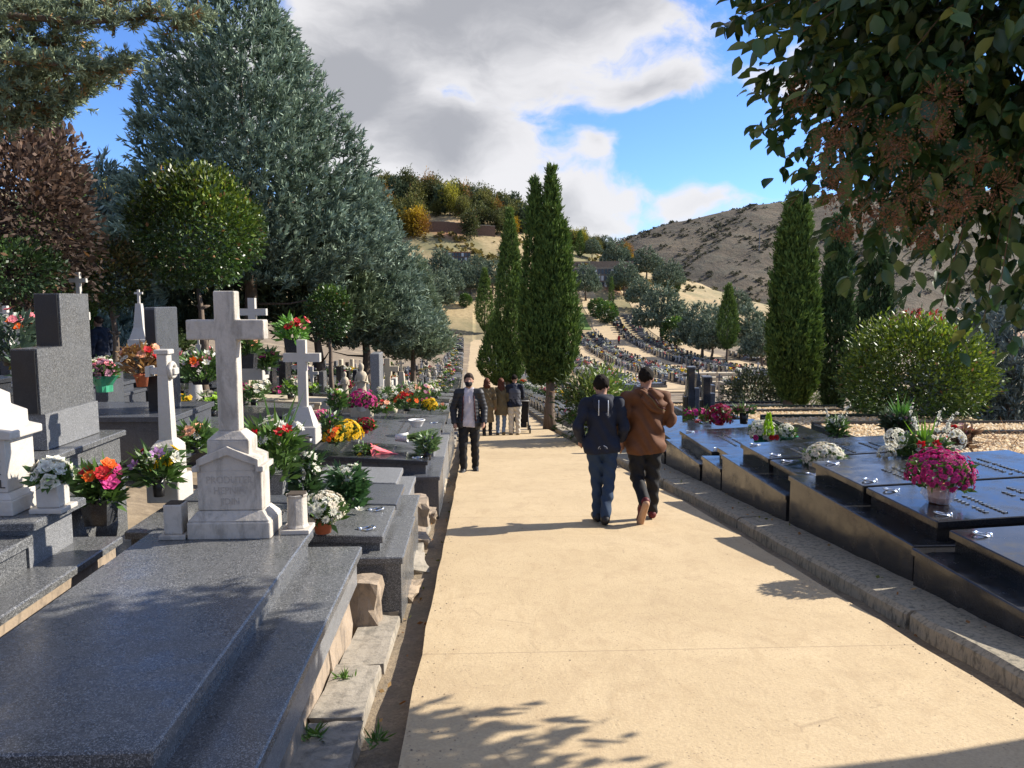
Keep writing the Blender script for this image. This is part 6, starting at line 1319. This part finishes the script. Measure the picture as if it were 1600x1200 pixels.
# two young men walking away
g = Vector((1.40, 8.62, float(PZ(8.62)))); J = J0(head=(-.01, .045, 1.575), look=(0, 1, -.25), neck=(0, -.005, 1.425), chest=(0, 0, 1.25), shL=(-.175, 0, 1.385), shR=(.175, 0, 1.385), elL=(-.275, -.05, 1.13), wrL=(-.235, .10, .96), hdL=(-.225, .16, .87), elR=(.255, -.03, 1.11), wrR=(.24, .12, .96), hdR=(.22, .19, .90), knL=(-.045, .06, .50), anL=(-.035, .02, .09), toeL=(-.06, .18, .04), knR=(.085, -.02, .49), anR=(.03, -.22, .13), toeR=(.035, -.08, .04))
P1 = person('dark haired youth in a navy hoodie and blue jeans walking away', g, R(-4), J, [('hoodie', 'navy_cloth', top_(1.0, .82, 1.0)), ('jeans', 'denim_dark', trousers(.95)), ('shoe', 'shoe_dark', shoe_simple('L')), ('shoe', 'shoe_dark', shoe_simple('R')), ('hair', 'hair_dark', hair(1.07, -.095)),
    ('hood', 'navy_cloth', lambda p, S: np.maximum(join([ell(p, (0, -.10, 1.39), (.115, .055, .10)), cap(p, (-.09, -.04, 1.455), (.09, -.04, 1.455), .04, .04)], .04), -1)), ('shirt_collar', 'white_cord', lambda p, S: np.maximum(np.abs(cap(p, (0, -.015, 1.44), (0, .0, 1.50), .068, .066)) - .006, np.maximum(1.455 - p[..., 2], p[..., 2] - 1.495)))])
for x in (-.052, .052): b = MB(); b.tube([(x, -.145, 1.44), (x * 1.02, -.163, 1.38), (x * 1.02, -.168, 1.27)], .006, 6); b.obj('cord', MAT['white_cord'], P1, True)
b = MB(); b.tube([(-.05, -.135, .885), (-.045, -.137, .905), (-.015, -.138, .922), (.015, -.138, .922), (.045, -.137, .905), (.05, -.135, .885)], .005, 5); b.tube([(-.03, -.136, .885), (-.02, -.138, .90), (0, -.138, .905), (.02, -.138, .90), (.03, -.136, .885)], .004, 5); b.obj('back_emblem', MAT['white_cord'], P1, True)
g = Vector((1.93, 8.75, float(PZ(8.75)))); J = J0(head=(.0, .03, 1.665), look=(.1, 1, -.12), neck=(.0, -.01, 1.50), shL=(-.20, -.01, 1.445), shR=(.20, -.01, 1.445), elL=(-.285, -.02, 1.17), wrL=(-.265, .04, .93), hdL=(-.27, .06, .83), elR=(.285, .02, 1.17), wrR=(.20, .24, 1.14), hdR=(.13, .31, 1.17), knL=(-.085, .02, .50), anL=(-.055, -.33, .30), toeL=(-.075, -.20, .115), knR=(.10, .03, .50), anR=(.105, .06, .09), toeR=(.12, .23, .04))
def lifted(p, S): return np.maximum(join([cap(p, (-.045, -.385, .325), (-.085, -.235, .07), .044, .042), cap(p, (-.055, -.33, .30), (-.075, -.26, .2), .05, .045)], .03), -1)
P2 = person('man in a brown hooded jacket, black jeans and dark red sneakers, mid stride', g, R(-3), J, [('jacket', 'brown_cloth', top_(1.16, .80, .45, 1.06, .007)), ('jeans', 'black_cloth', trousers(1.08)), ('shoe', 'shoe_red', lifted), ('shoe', 'shoe_red', shoe_simple('R')), ('hair', 'hair_dark', hair(1.04, -.085)),
    ('shoe_sole', 'sole_tan', lambda p, S: np.maximum(cap(p, (-.045, -.405, .305), (-.085, -.27, .045), .046, .050), -np.maximum(cap(p, (-.045, -.385, .325), (-.085, -.235, .07), .050, .050), -.02)) if False else cap(p, (-.045, -.412, .300), (-.085, -.277, .045), .040, .043, 1.0)),
    ('hood', 'brown_cloth', lambda p, S: join([ell(p, (.05, -.15, 1.43), (.135, .07, .115)), cap(p, (-.11, -.05, 1.50), (.13, -.06, 1.49), .05, .05), ell(p, (.12, -.14, 1.36), (.08, .05, .08))], .05) + folds(p, .008, 60))])
for off in (0, .03): b = MB(); b.tube([(-.03 + off, -.20, 1.515), (.04 + off, -.226, 1.45), (.10 + off, -.218, 1.36), (.19, -.175, 1.315 + off)], .005, 5); b.obj('piping', MAT['maroon_lining'] if off else MAT['olive_cloth'], P2, True)
# the masked man coming up
g = ground_at(732, 738); g.x = max(g.x, -.18); J = J0(head=(0, .03, 1.66), neck=(0, -.01, 1.49), shL=(-.185, 0, 1.43), shR=(.185, 0, 1.43), elL=(-.27, -.02, 1.15), elR=(.28, -.03, 1.15), wrL=(-.27, .10, .93), hdL=(-.24, .16, .84), wrR=(.26, .10, .93), hdR=(.235, .13, .82), anL=(-.11, -.08, .09), toeL=(-.13, .09, .04), knL=(-.105, .0, .5), anR=(.10, .10, .09), toeR=(.13, .27, .04), knR=(.105, .09, .5))
P3 = person('man in a black face mask, dark quilted jacket and pale polo shirt walking up', g, R(180), J, [('polo_shirt', 'lilac_cloth', top_(.95, .84, .0, 1.12, .003, .0)), ('jacket', 'dark_puffer', lambda p, S: np.maximum(top_(1.13, .80, 1.0, 1.12, .0, .02, .085)(p, S) + .006 * np.abs(np.sin(p[..., 2] * 48)), -1)), ('trousers', 'black_cloth', trousers(1.02)), ('shoe', 'shoe_dark', shoe_simple('L')), ('shoe', 'shoe_dark', shoe_simple('R')), ('hair', 'hair_brown', hair(1.05, -.03, None, .066)),
    ('face_mask', 'black_cloth', lambda p, S: (lambda q: np.maximum(join([ell(q, (0, .045, -.05), (.066, .067, .062)), cap(q, (0, .09, -.02), (0, .10, -.06), .015, .02)], .02), np.maximum(q[..., 2] + .015, np.maximum(-.108 - q[..., 2], .0 - q[..., 1]))))(np.stack([(p - S['_hf'][0]) @ S['_hf'][2], (p - S['_hf'][0]) @ S['_hf'][1], (p - S['_hf'][0]) @ S['_hf'][3]], -1)))])
for x in (-.094, .094): b = MB(); b.tube([(x, .135, 1.40), (x * 1.1, .155, 1.2), (x * 1.35, .150, .95)], .008, 5); b.obj('jacket_lining', MAT['maroon_lining'], P3, True)
b = MB(); b.box(-.016, .016, .142, .152, 1.27, 1.40, .003); b.obj('placket', MAT['lilac_cloth'], P3)
# three people ahead on the path, with a pushchair
def far_person(label, px, py, hgt, wear, rz=0, **k):
    g = ground_at(px, py); t = person(label, g, rz, J0(**k), wear, .015, hands=True); s = hgt / 1.75; t.scale = (s, s, s); return t
skirt = lambda hem, w0, w1: (lambda p, S: join([top_(1.05, hem, 1.0)(p, S), np.maximum(cap(p, (0, 0, 1.0), (0, 0, hem), .17 * w0, .20 * w1, .8), hem - p[..., 2])], .03))
far_person('woman in a long khaki coat with dark red hair, left of the three walkers', 761, 682, 1.66, [('coat', 'khaki_cloth', skirt(.45, 1.0, 1.12)), ('trousers', 'black_cloth', trousers(.85)), ('shoe', 'shoe_dark', shoe_simple('L')), ('shoe', 'shoe_dark', shoe_simple('R')), ('hair', 'hair_auburn', hair(1.08, -.1, .10))], anL=(-.08, -.12, .12), toeL=(-.09, .02, .04))
far_person('woman in an olive parka and pale jeans with long brown hair, middle of the three', 783, 681, 1.66, [('parka', 'olive_cloth', skirt(.66, 1.02, 1.1)), ('jeans', 'denim_light', trousers(.86)), ('shoe', 'olive_cloth', shoe_simple('L')), ('shoe', 'olive_cloth', shoe_simple('R')), ('hair', 'hair_auburn', hair(1.1, -.1, .25))], anR=(.07, -.15, .13), toeR=(.08, -.02, .05), wrR=(.26, .02, .88), hdR=(.26, .03, .79))
far_person('man in a grey vest and cream trousers pushing the pushchair', 804, 681, 1.76, [('shirt', 'navy_cloth', top_(.98, .85, 1.0)), ('vest', 'grey_cloth', lambda p, S: np.maximum(join([cap(p, np.array(S['pelvis']) + (0, 0, -.02), S['chest'], .165, .18, .82), cap(p, S['chest'], S['neck'], .165, .10, .85)], .04) + .006 * np.abs(np.sin(p[..., 2] * 40)), np.maximum(.93 - p[..., 2], p[..., 2] - 1.5))), ('trousers', 'cream_cloth', trousers(1.05)), ('shoe', 'khaki_cloth', shoe_simple('L')), ('shoe', 'khaki_cloth', shoe_simple('R')), ('hair', 'hair_dark', hair(1.0, -.05))], elR=(.24, .08, 1.14), wrR=(.24, .32, 1.05), hdR=(.24, .41, 1.06), elL=(-.24, .06, 1.14), wrL=(-.2, .3, 1.05), hdL=(-.2, .39, 1.06), look=(.4, 1, -.2))
g = ground_at(815, 679); g = Vector((g.x, g.y + .35, float(PZ(g.y + .35)))); t = empty('pushchair', g, 'dark folding pushchair in front of the man in cream trousers', 'pushchair')
b = MB(); b.tube([(-.22, -.35, 1.0), (-.22, -.1, .75), (-.22, .35, .15)], .014, 6); b.tube([(.22, -.35, 1.0), (.22, -.1, .75), (.22, .35, .15)], .014, 6); b.tube([(-.22, .05, .6), (-.22, -.3, .15)], .014, 6); b.tube([(.22, .05, .6), (.22, -.3, .15)], .014, 6); b.tube([(-.22, -.35, 1.0), (.22, -.35, 1.0)], .018, 6); b.obj('frame', MAT['plastic_grey'], t, True)
b = MB(); b.prism([(-.22, .35), (.25, .32), (.3, .42), (-.05, .5), (-.2, .95), (-.28, .95)], 'x', -.19, .19); b.obj('seat', MAT['black_cloth'], t)
b = MB(); b.prism([(-.29, .8), (-.26, 1.0), (-.1, 1.08), (.12, 1.0), (.18, .86), (0, .9), (-.15, .82)], 'x', -.20, .20); b.obj('canopy', MAT['black_cloth'], t); b = MB(); b.prism([(-.28, .2), (.2, .2), (.24, .32), (-.26, .34)], 'x', -.16, .16); b.obj('basket', MAT['black_cloth'], t)
wm = MB(); wm.lathe([(.03, -.02), (.125, -.022), (.14, 0), (.125, .022), (.03, .02)], 16); wmesh = wm.mesh('wheel', MAT['plastic_black'], True)
for x, y in ((-.25, -.3), (.25, -.3), (-.24, .36), (.24, .36)): link('wheel', wmesh, t, (x, y, .14), (0, math.pi / 2, 0))
# visitors up the left slope and one in the valley
p = at(64, 540, 15.5); z = GZ(p.x, 15.5); t = person('visitor in a mustard jacket bending among the far left graves', Vector((p.x, 15.5, z)), R(-60), J0(chest=(0, .16, 1.24), neck=(0, .28, 1.40), head=(0, .40, 1.50), shL=(-.18, .24, 1.36), shR=(.18, .24, 1.36), elL=(-.22, .30, 1.10), elR=(.22, .30, 1.10), wrL=(-.2, .42, .92), wrR=(.2, .42, .92), hdL=(-.2, .47, .84), hdR=(.2, .47, .84), look=(0, 1, -.4)), [('jacket', 'yellow_cloth', top_(1.08, .84)), ('trousers', 'denim_dark', trousers(1.0)), ('shoe', 'shoe_dark', shoe_simple('L')), ('shoe', 'shoe_dark', shoe_simple('R')), ('hair', 'hair_dark', hair(1.0))], .016)
p = at(157, 540, 17.0); z = GZ(p.x, 17.0); t = person('visitor in a dark navy coat behind the L-shaped stele', Vector((p.x, 17.0, z)), R(70), J0(), [('coat', 'navy_cloth', skirt(.7, 1.05, 1.0)), ('trousers', 'black_cloth', trousers(1.0)), ('shoe', 'shoe_dark', shoe_simple('L')), ('shoe', 'shoe_dark', shoe_simple('R')), ('hair', 'hair_brown', hair(1.0))], .016)
g = atg(967, 538, 40); t = person('tiny figure in a red coat on the valley path', g, R(30), J0(), [('coat', 'red_cloth', skirt(.6, 1.05, 1.0)), ('trousers', 'black_cloth', trousers(1.0)), ('hair', 'hair_dark', hair(1.0)), ('shoe', 'shoe_dark', shoe_simple('L')), ('shoe', 'shoe_dark', shoe_simple('R'))], .03, hands=False)

# ================================================================== VALLEY PLOTS, WALLS, SMALL THINGS
def small_grave(kind, m):
    t = empty('grave', (0, -70, -30), 'x', 'grave'); 
    MB().box(-1.05, 1.05, -.5, .5, -.2, .28, .01).obj('plinth', MAT[m], t); MB().box(-.85, .80, -.4, .4, .28, .42, .01, tx=-.03).obj('lid', MAT[m], t)
    if kind == 0: MB().box(-1.02, -.86, -.42, .42, .28, .85, .02).obj('headstone', MAT[m], t)
    elif kind == 1: cross_mb(-.95, 0, .28, .75, .4, .12, .12).obj('cross', MAT['marble_clean'], t)
    elif kind == 2: MB().box(-1.02, -.86, -.35, .35, .28, .75, .02).obj('headstone', MAT['granite_black'], t)
    else: MB().box(-1.0, -.86, -.45, .45, .28, .6, .02).obj('headstone', MAT['granite_dark'], t)
    return t
SG = [small_grave(k % 4, m) for k, m in enumerate(['granite_grey', 'granite_slate', 'granite_dark', 'granite_light', 'granite_dark', 'granite_slate', 'granite_black', 'granite_grey'])]
sgn = ['grey grave with a headstone', 'slate grave with a white cross', 'dark grave with a black headstone', 'pale grave with a low dark headstone', 'dark grave with a headstone', 'slate grave with a pale cross', 'black grave with a tall headstone', 'grey grave with a low dark headstone']
FV, FF, FC, fnn = [], [], [], 0
rs = np.random.default_rng(8); fv = []
cn = {}
for (x, fl, rn, y0, y1) in [(11.6, 0, 'leftmost valley row', 60, 130), (14.2, 1, 'second valley row', 62, 140), (19.3, 0, 'row left of the valley path', 66, 150), (22.2, 1, 'row touching the valley path', 66, 150), (28.6, 0, 'row right of the valley path', 66, 165), (31.8, 1, 'rightmost dense valley row', 66, 165), (40.0, 0, 'valley row below the conifers', 64, 120)]:
    y = y0; k = 1
    while y < y1:
        q = int(rs.integers(0, 8)); z = GZ(x, y); s = rs.uniform(.9, 1.1)
        clone(SG[q], (x + rs.normal(0, .06), y, z + .05), s, (math.pi if fl else 0) + rs.normal(0, .03), f'{nth(k)} in the {rn}, {sgn[q]}', 'graves in the valley plots')
        for _ in range(int(rs.integers(1, 4))): fv.append((x + rs.uniform(-.9, .9), y + rs.uniform(-.5, .5), z + .52))
        y += rs.uniform(1.7, 2.1); k += 1
for v in SG: drop(v)
cols = np.array([CL[c] for c in ('white', 'white', 'cream', 'white', 'cream', 'red', 'white', 'rose', 'yellow', 'white')]); fv = np.array(fv); m = len(fv); nb = 22
D = unit(rs.normal(size=(m, nb, 3)) + np.array([0, 0, .8])); base = cols[rs.integers(0, len(cols), m)]; cc = np.where(rs.uniform(size=(m, nb, 1)) < .4, np.array(GREEN), base[:, None, :]); P = fv[:, None, :] + D * rs.uniform(.02, .22, (m, nb, 1))
V, Fc, C = blades(P.reshape(-1, 3), D.reshape(-1, 3), np.full(m * nb, .14), np.full(m * nb, .06), cc.reshape(-1, 3), rs); setp(link('valley_flowers', mesh_np('valley_flowers', V, Fc, MAT['petal'], tint=C)), 'tiny bright flowers scattered over the valley graves', 'flowers', kind='stuff')

def wall_blocks(name, label, a, b, z0, z1, th, mat, cat='wall', cap_=None, n=None, step=False, niches=None):
    """wall from a to b (x,y), built in bays; optional niche openings"""
    a, b = Vector(a), Vector(b); L = (b - a).length; n = n or max(1, int(L / 4)); ang = math.atan2(b.y - a.y, b.x - a.x); t = empty(name, (a.x, a.y, z0), label, cat, None, ang)
    for i in range(n):
        x0, x1 = L * i / n, L * (i + 1) / n - .01; zt = z1(i / n) if callable(z1) else z1; zb = z0 if not step else zt - 3.2
        MB().box(x0, x1, 0, th, zb - z0 - .6, zt - z0).obj('bay', MAT[mat], t)
        if cap_: MB().box(x0 - .03, x1 + .03, -.06, th + .06, zt - z0 + .003, zt - z0 + .14, .01).obj('coping', MAT[cap_], t)
        if niches:
            r_, c_ = niches
            for rr in range(r_):
                for q in range(c_): w = (x1 - x0) / c_; h = (zt - z0) / r_; MB().box(x0 + w * q + w * .14, x0 + w * (q + 1) - w * .14, -.05, -.003, h * rr + h * .14, h * (rr + 1) - h * .12).obj('niche_plate', MAT[['granite_black', 'granite_slate', 'niche_white', 'granite_black'][(rr * 7 + q * 3 + i) % 4]], t)
    return t
g = atg(700, 505, 100); z = GZ(-6, 182); wall_blocks('niche_wall', 'brown burial niche wall at the end of the path', (-8.5, 182), (-1.8, 182), z, z + 5.2, 1.0, 'wall_brown', n=3, cap_='roof_tile', niches=(5, 3))
z = GZ(28, 186); wall_blocks('niche_wall', 'long brown niche wall closing the valley plots', (20, 188), (36, 186), z - .5, z + 4.2, 1.0, 'retaining_stone', n=5, cap_='limestone', niches=(3, 4))
z = GZ(24, 200); wall_blocks('retaining_wall', 'upper stone retaining wall above the long niche wall', (21, 202), (40, 199), z - 1, z + 1.5, .8, 'retaining_stone', n=6)
ya, xa, xb = 204, -15.5, 4.5
wall_blocks('stepped_wall', 'stepped brown boundary wall climbing the hillside', (xa, ya), (xb, ya + 4), GZ(-5, ya) - 3, lambda f: GZ(xa + (xb - xa) * f, ya + 4 * f) + 2.6, .4, 'wall_brown', n=15, cap_='limestone', step=True)
for (x0, x1, y0, y1) in ((14.5, 22.5, 153, 166), (15.5, 20.5, 143, 149), (22, 34, 193, 196)):
    strip('lawn', list(np.arange(y0, y1, 1.5)), lambda y, x0=x0: x0, lambda y, x1=x1: x1, lambda x, y: GZ(x, y) + .12, .2, NT('lawn_grass').set(Base_Color=(.10, .17, .03), Roughness=.9).m if 'lawn_grass' not in MAT else MAT['lawn_grass'], 6)
# long stone steps in the valley
st = empty('stone_steps', (22.5, 66, GZ(22.5, 66)), 'broad low stone steps at the near end of the valley plots', 'steps')
for k in range(3): MB().box(-4.2 + .6 * k, 3.0 - 1.1 * k, .9 * k, .9 * k + 1.0, -.3, .35 + .3 * k, .02).obj('step', MAT['limestone'], st)
# slim dark memorial posts between the brown jacket and the crimson flowers
def post(label, px, py0, py1, Y, w, seed):
    a, b = at(px, py0, Y), at(px, py1, Y); t = empty('memorial_post', (a.x, Y, a.z), label, 'gravestone'); H = b.z - a.z
    MB().box(-w / 2, w / 2, -w / 2, w / 2, -.3, H, .01).obj('shaft', MAT['granite_dark'], t); MB().box(w / 2 + .003, w / 2 + .12, -w * .4, w * .4, H * .15, H * .6, .008).obj('side_block', MAT['granite_slate'], t); MB().box(-w / 2 - .09, -w / 2 - .003, -w * .35, w * .35, -.1, H * .42, .008).obj('side_block', MAT['bronze'], t); MB().box(-w * .62, w * .62, -w * .62, w * .62, H + .002, H + .04, .008).obj('cap', MAT['granite_light'], t)
post('taller slim dark memorial post left of the crimson flowers', 1078, 652, 575, 17.2, .15, 1); post('shorter slim dark memorial post behind the crimson flowers', 1102, 650, 590, 17.6, .17, 2)
# dark crowded monuments behind the beds
rr3 = random.Random(9)
for k in range(16):
    px = 1075 + rr3.uniform(0, 95); Y = 40 + k * 1.5; X = (px - 748) / 1202 * Y; z = GZ(X, Y); kd = rr3.choice(['stele', 'cross', 'stele', 'obelisk']); t = empty('gravestone', (X, Y, z), f'{nth(k + 1)} dark monument in the cluster beyond the gravel beds, with {heads_txt[kd]}', 'gravestone', 'dark monuments beyond the gravel beds'); head_parts(t, kd, X, Y, z, rr3.choice(['granite_dark', 'granite_black', 'granite_slate', 'limestone']), rr3.uniform(1.1, 1.7))
# ochre house up the slope at the far left
q = at(60, 470, 42); z = GZ(q.x, 42); hs = empty('house', (q.x, 42, z), 'ochre plastered building glimpsed behind the far left trees', 'building'); MB().box(-5.5, 3.2, 0, 6, -1, 3.6).obj('wall', MAT['plaster'], hs); b = MB(); b.prism([(-5.9, 3.6), (3.6, 3.6), (-1.1, 5.2)], 'y', -.4, 6.4); b.obj('roof', MAT['roof_tile'], hs)
for x in (-4.2, -1.6, 1.0): MB().box(x, x + .9, -.03, -.003, .9, 2.3).obj('window', MAT['window_dark'], hs)
# power mast on the far hill
X, Y = 190, 520; z = float(far_z(np.array(X), np.array(Y))); pm = empty('power_mast', (X, Y, z), 'thin steel power mast on the far hill', 'mast'); b = MB(); b.tube([(0, 0, -1), (0, 0, 15)], [.35, .2], 5); b.obj('pole', MAT['plastic_grey'], pm); b = MB(); b.tube([(-2.4, 0, 13.5), (2.4, 0, 13.5)], .15, 4); b.obj('crossarm', MAT['plastic_grey'], pm)
# weeds along the left gutter, dry stalks in the near bed, fallen leaves
def tuft_thing(label, x, y, z, n, ln, col, seed, name='weed', w=.006):
    rs = np.random.default_rng(seed); D = unit(rs.normal(size=(n, 3)) * np.array([1, 1, .5]) + np.array([0, 0, .9])); V, Fc, C = blades(np.tile(np.zeros(3), (n, 1)) + rs.normal(0, .02, (n, 3)) * np.array([1, 1, 0]), D, ln * rs.uniform(.5, 1.1, n), np.full(n, w), np.tile(np.array(col), (n, 1)), rs); setp(link(name, mesh_np(name, V, Fc, MAT['leaf'], tint=C), None, (x, y, z)), label, 'weed', 'weeds in the stone joints')
for k, (x, y, lab) in enumerate([(-.80, 3.55, 'nearest green weed at the foot of the big tomb'), (-.78, 4.25, 'broad leaved weed in the joint beside the big tomb'), (-.72, 5.62, 'bright weed under the corner of the bluish tomb'), (-.70, 5.85, 'small weed just past the bright one by the bluish tomb'), (-.50, 3.5, 'tiny weed in the gutter'), (-.80, 3.05, 'dry tuft low at the bottom edge by the kerb')]):
    tuft_thing(lab, x, y, float(PZ(y)) - .05, 46, .085, (.07, .13, .025) if k < 5 else (.2, .15, .07), k)
rs = np.random.default_rng(77); n = 420; P = np.stack([rs.uniform(6.2, 9.4, n), rs.uniform(8.6, 10.7, n), np.full(n, BZ(9.6))], 1); V, Fc, C = blades(P, unit(rs.normal(size=(n, 3)) * np.array([1, 1, .4]) + np.array([0, 0, .5])), rs.uniform(.12, .4, n), np.full(n, .005), np.tile(np.array((.22, .14, .09)), (n, 1)), rs); setp(link('dry_stalks', mesh_np('dry_stalks', V, Fc, MAT['autumn'], tint=C)), 'tangle of dead stalks on the near gravel bed', 'stalks', kind='stuff')
rs = np.random.default_rng(78); n = 150; yy = rs.uniform(2.6, 14, n); sd_ = rs.uniform(size=n) < .6; xx = np.where(sd_, -.36 - rs.uniform(.02, .27, n), 2.78 + rs.uniform(0, .5, n)); zz = PZ(yy) + np.where(sd_, -.105, np.where(xx > 2.95, .13, -.05)); V, Fc, C = blades(np.stack([xx, yy, zz], 1), unit(rs.normal(size=(n, 3)) * np.array([1, 1, .15])), rs.uniform(.02, .06, n), rs.uniform(.008, .018, n), np.array([(.24, .12, .05), (.12, .13, .03), (.30, .19, .08)])[rs.integers(0, 3, n)], rs); setp(link('fallen_leaves', mesh_np('fallen_leaves', V, Fc, MAT['autumn'], tint=C)), 'fallen leaves and grit along the gutters', 'leaves', kind='stuff')

rs = np.random.default_rng(79); n = 1000; yy = rs.uniform(2.4, 22, n) ** 1.0; side = rs.uniform(size=n) < .5; off = np.abs(rs.normal(0, .10, n))
xx = np.where(side, np.array([PL(v) for v in yy]) + off, np.array([PR(v) for v in yy]) - off); far_ = rs.uniform(size=n) < .12; xx = np.where(far_, rs.uniform(-.2, 2.5, n), xx); zz = PZ(yy) + .002
O = np.array([(1, 0, 0), (0, 1, 0), (-1, 0, 0), (0, -1, 0), (0, 0, .7)]); sz = rs.uniform(.002, .007, (n, 1, 1)); V = (O[None] * sz * rs.uniform(.6, 1.3, (n, 5, 1)) + np.stack([xx, yy, zz], 1)[:, None, :]).reshape(-1, 3); T = np.array([(0, 1, 4), (1, 2, 4), (2, 3, 4), (3, 0, 4)]); Fc = (T[None] + 5 * np.arange(n)[:, None, None]).reshape(-1, 3)
setp(link('path_grit', mesh_np('path_grit', V, Fc, MAT['pebble'], tint=np.repeat(np.array([(.30, .22, .13), (.18, .14, .10), (.42, .33, .22)])[rs.integers(0, 3, n)], 5, 0))), 'loose grit gathered along the edges of the path', 'grit', kind='stuff')
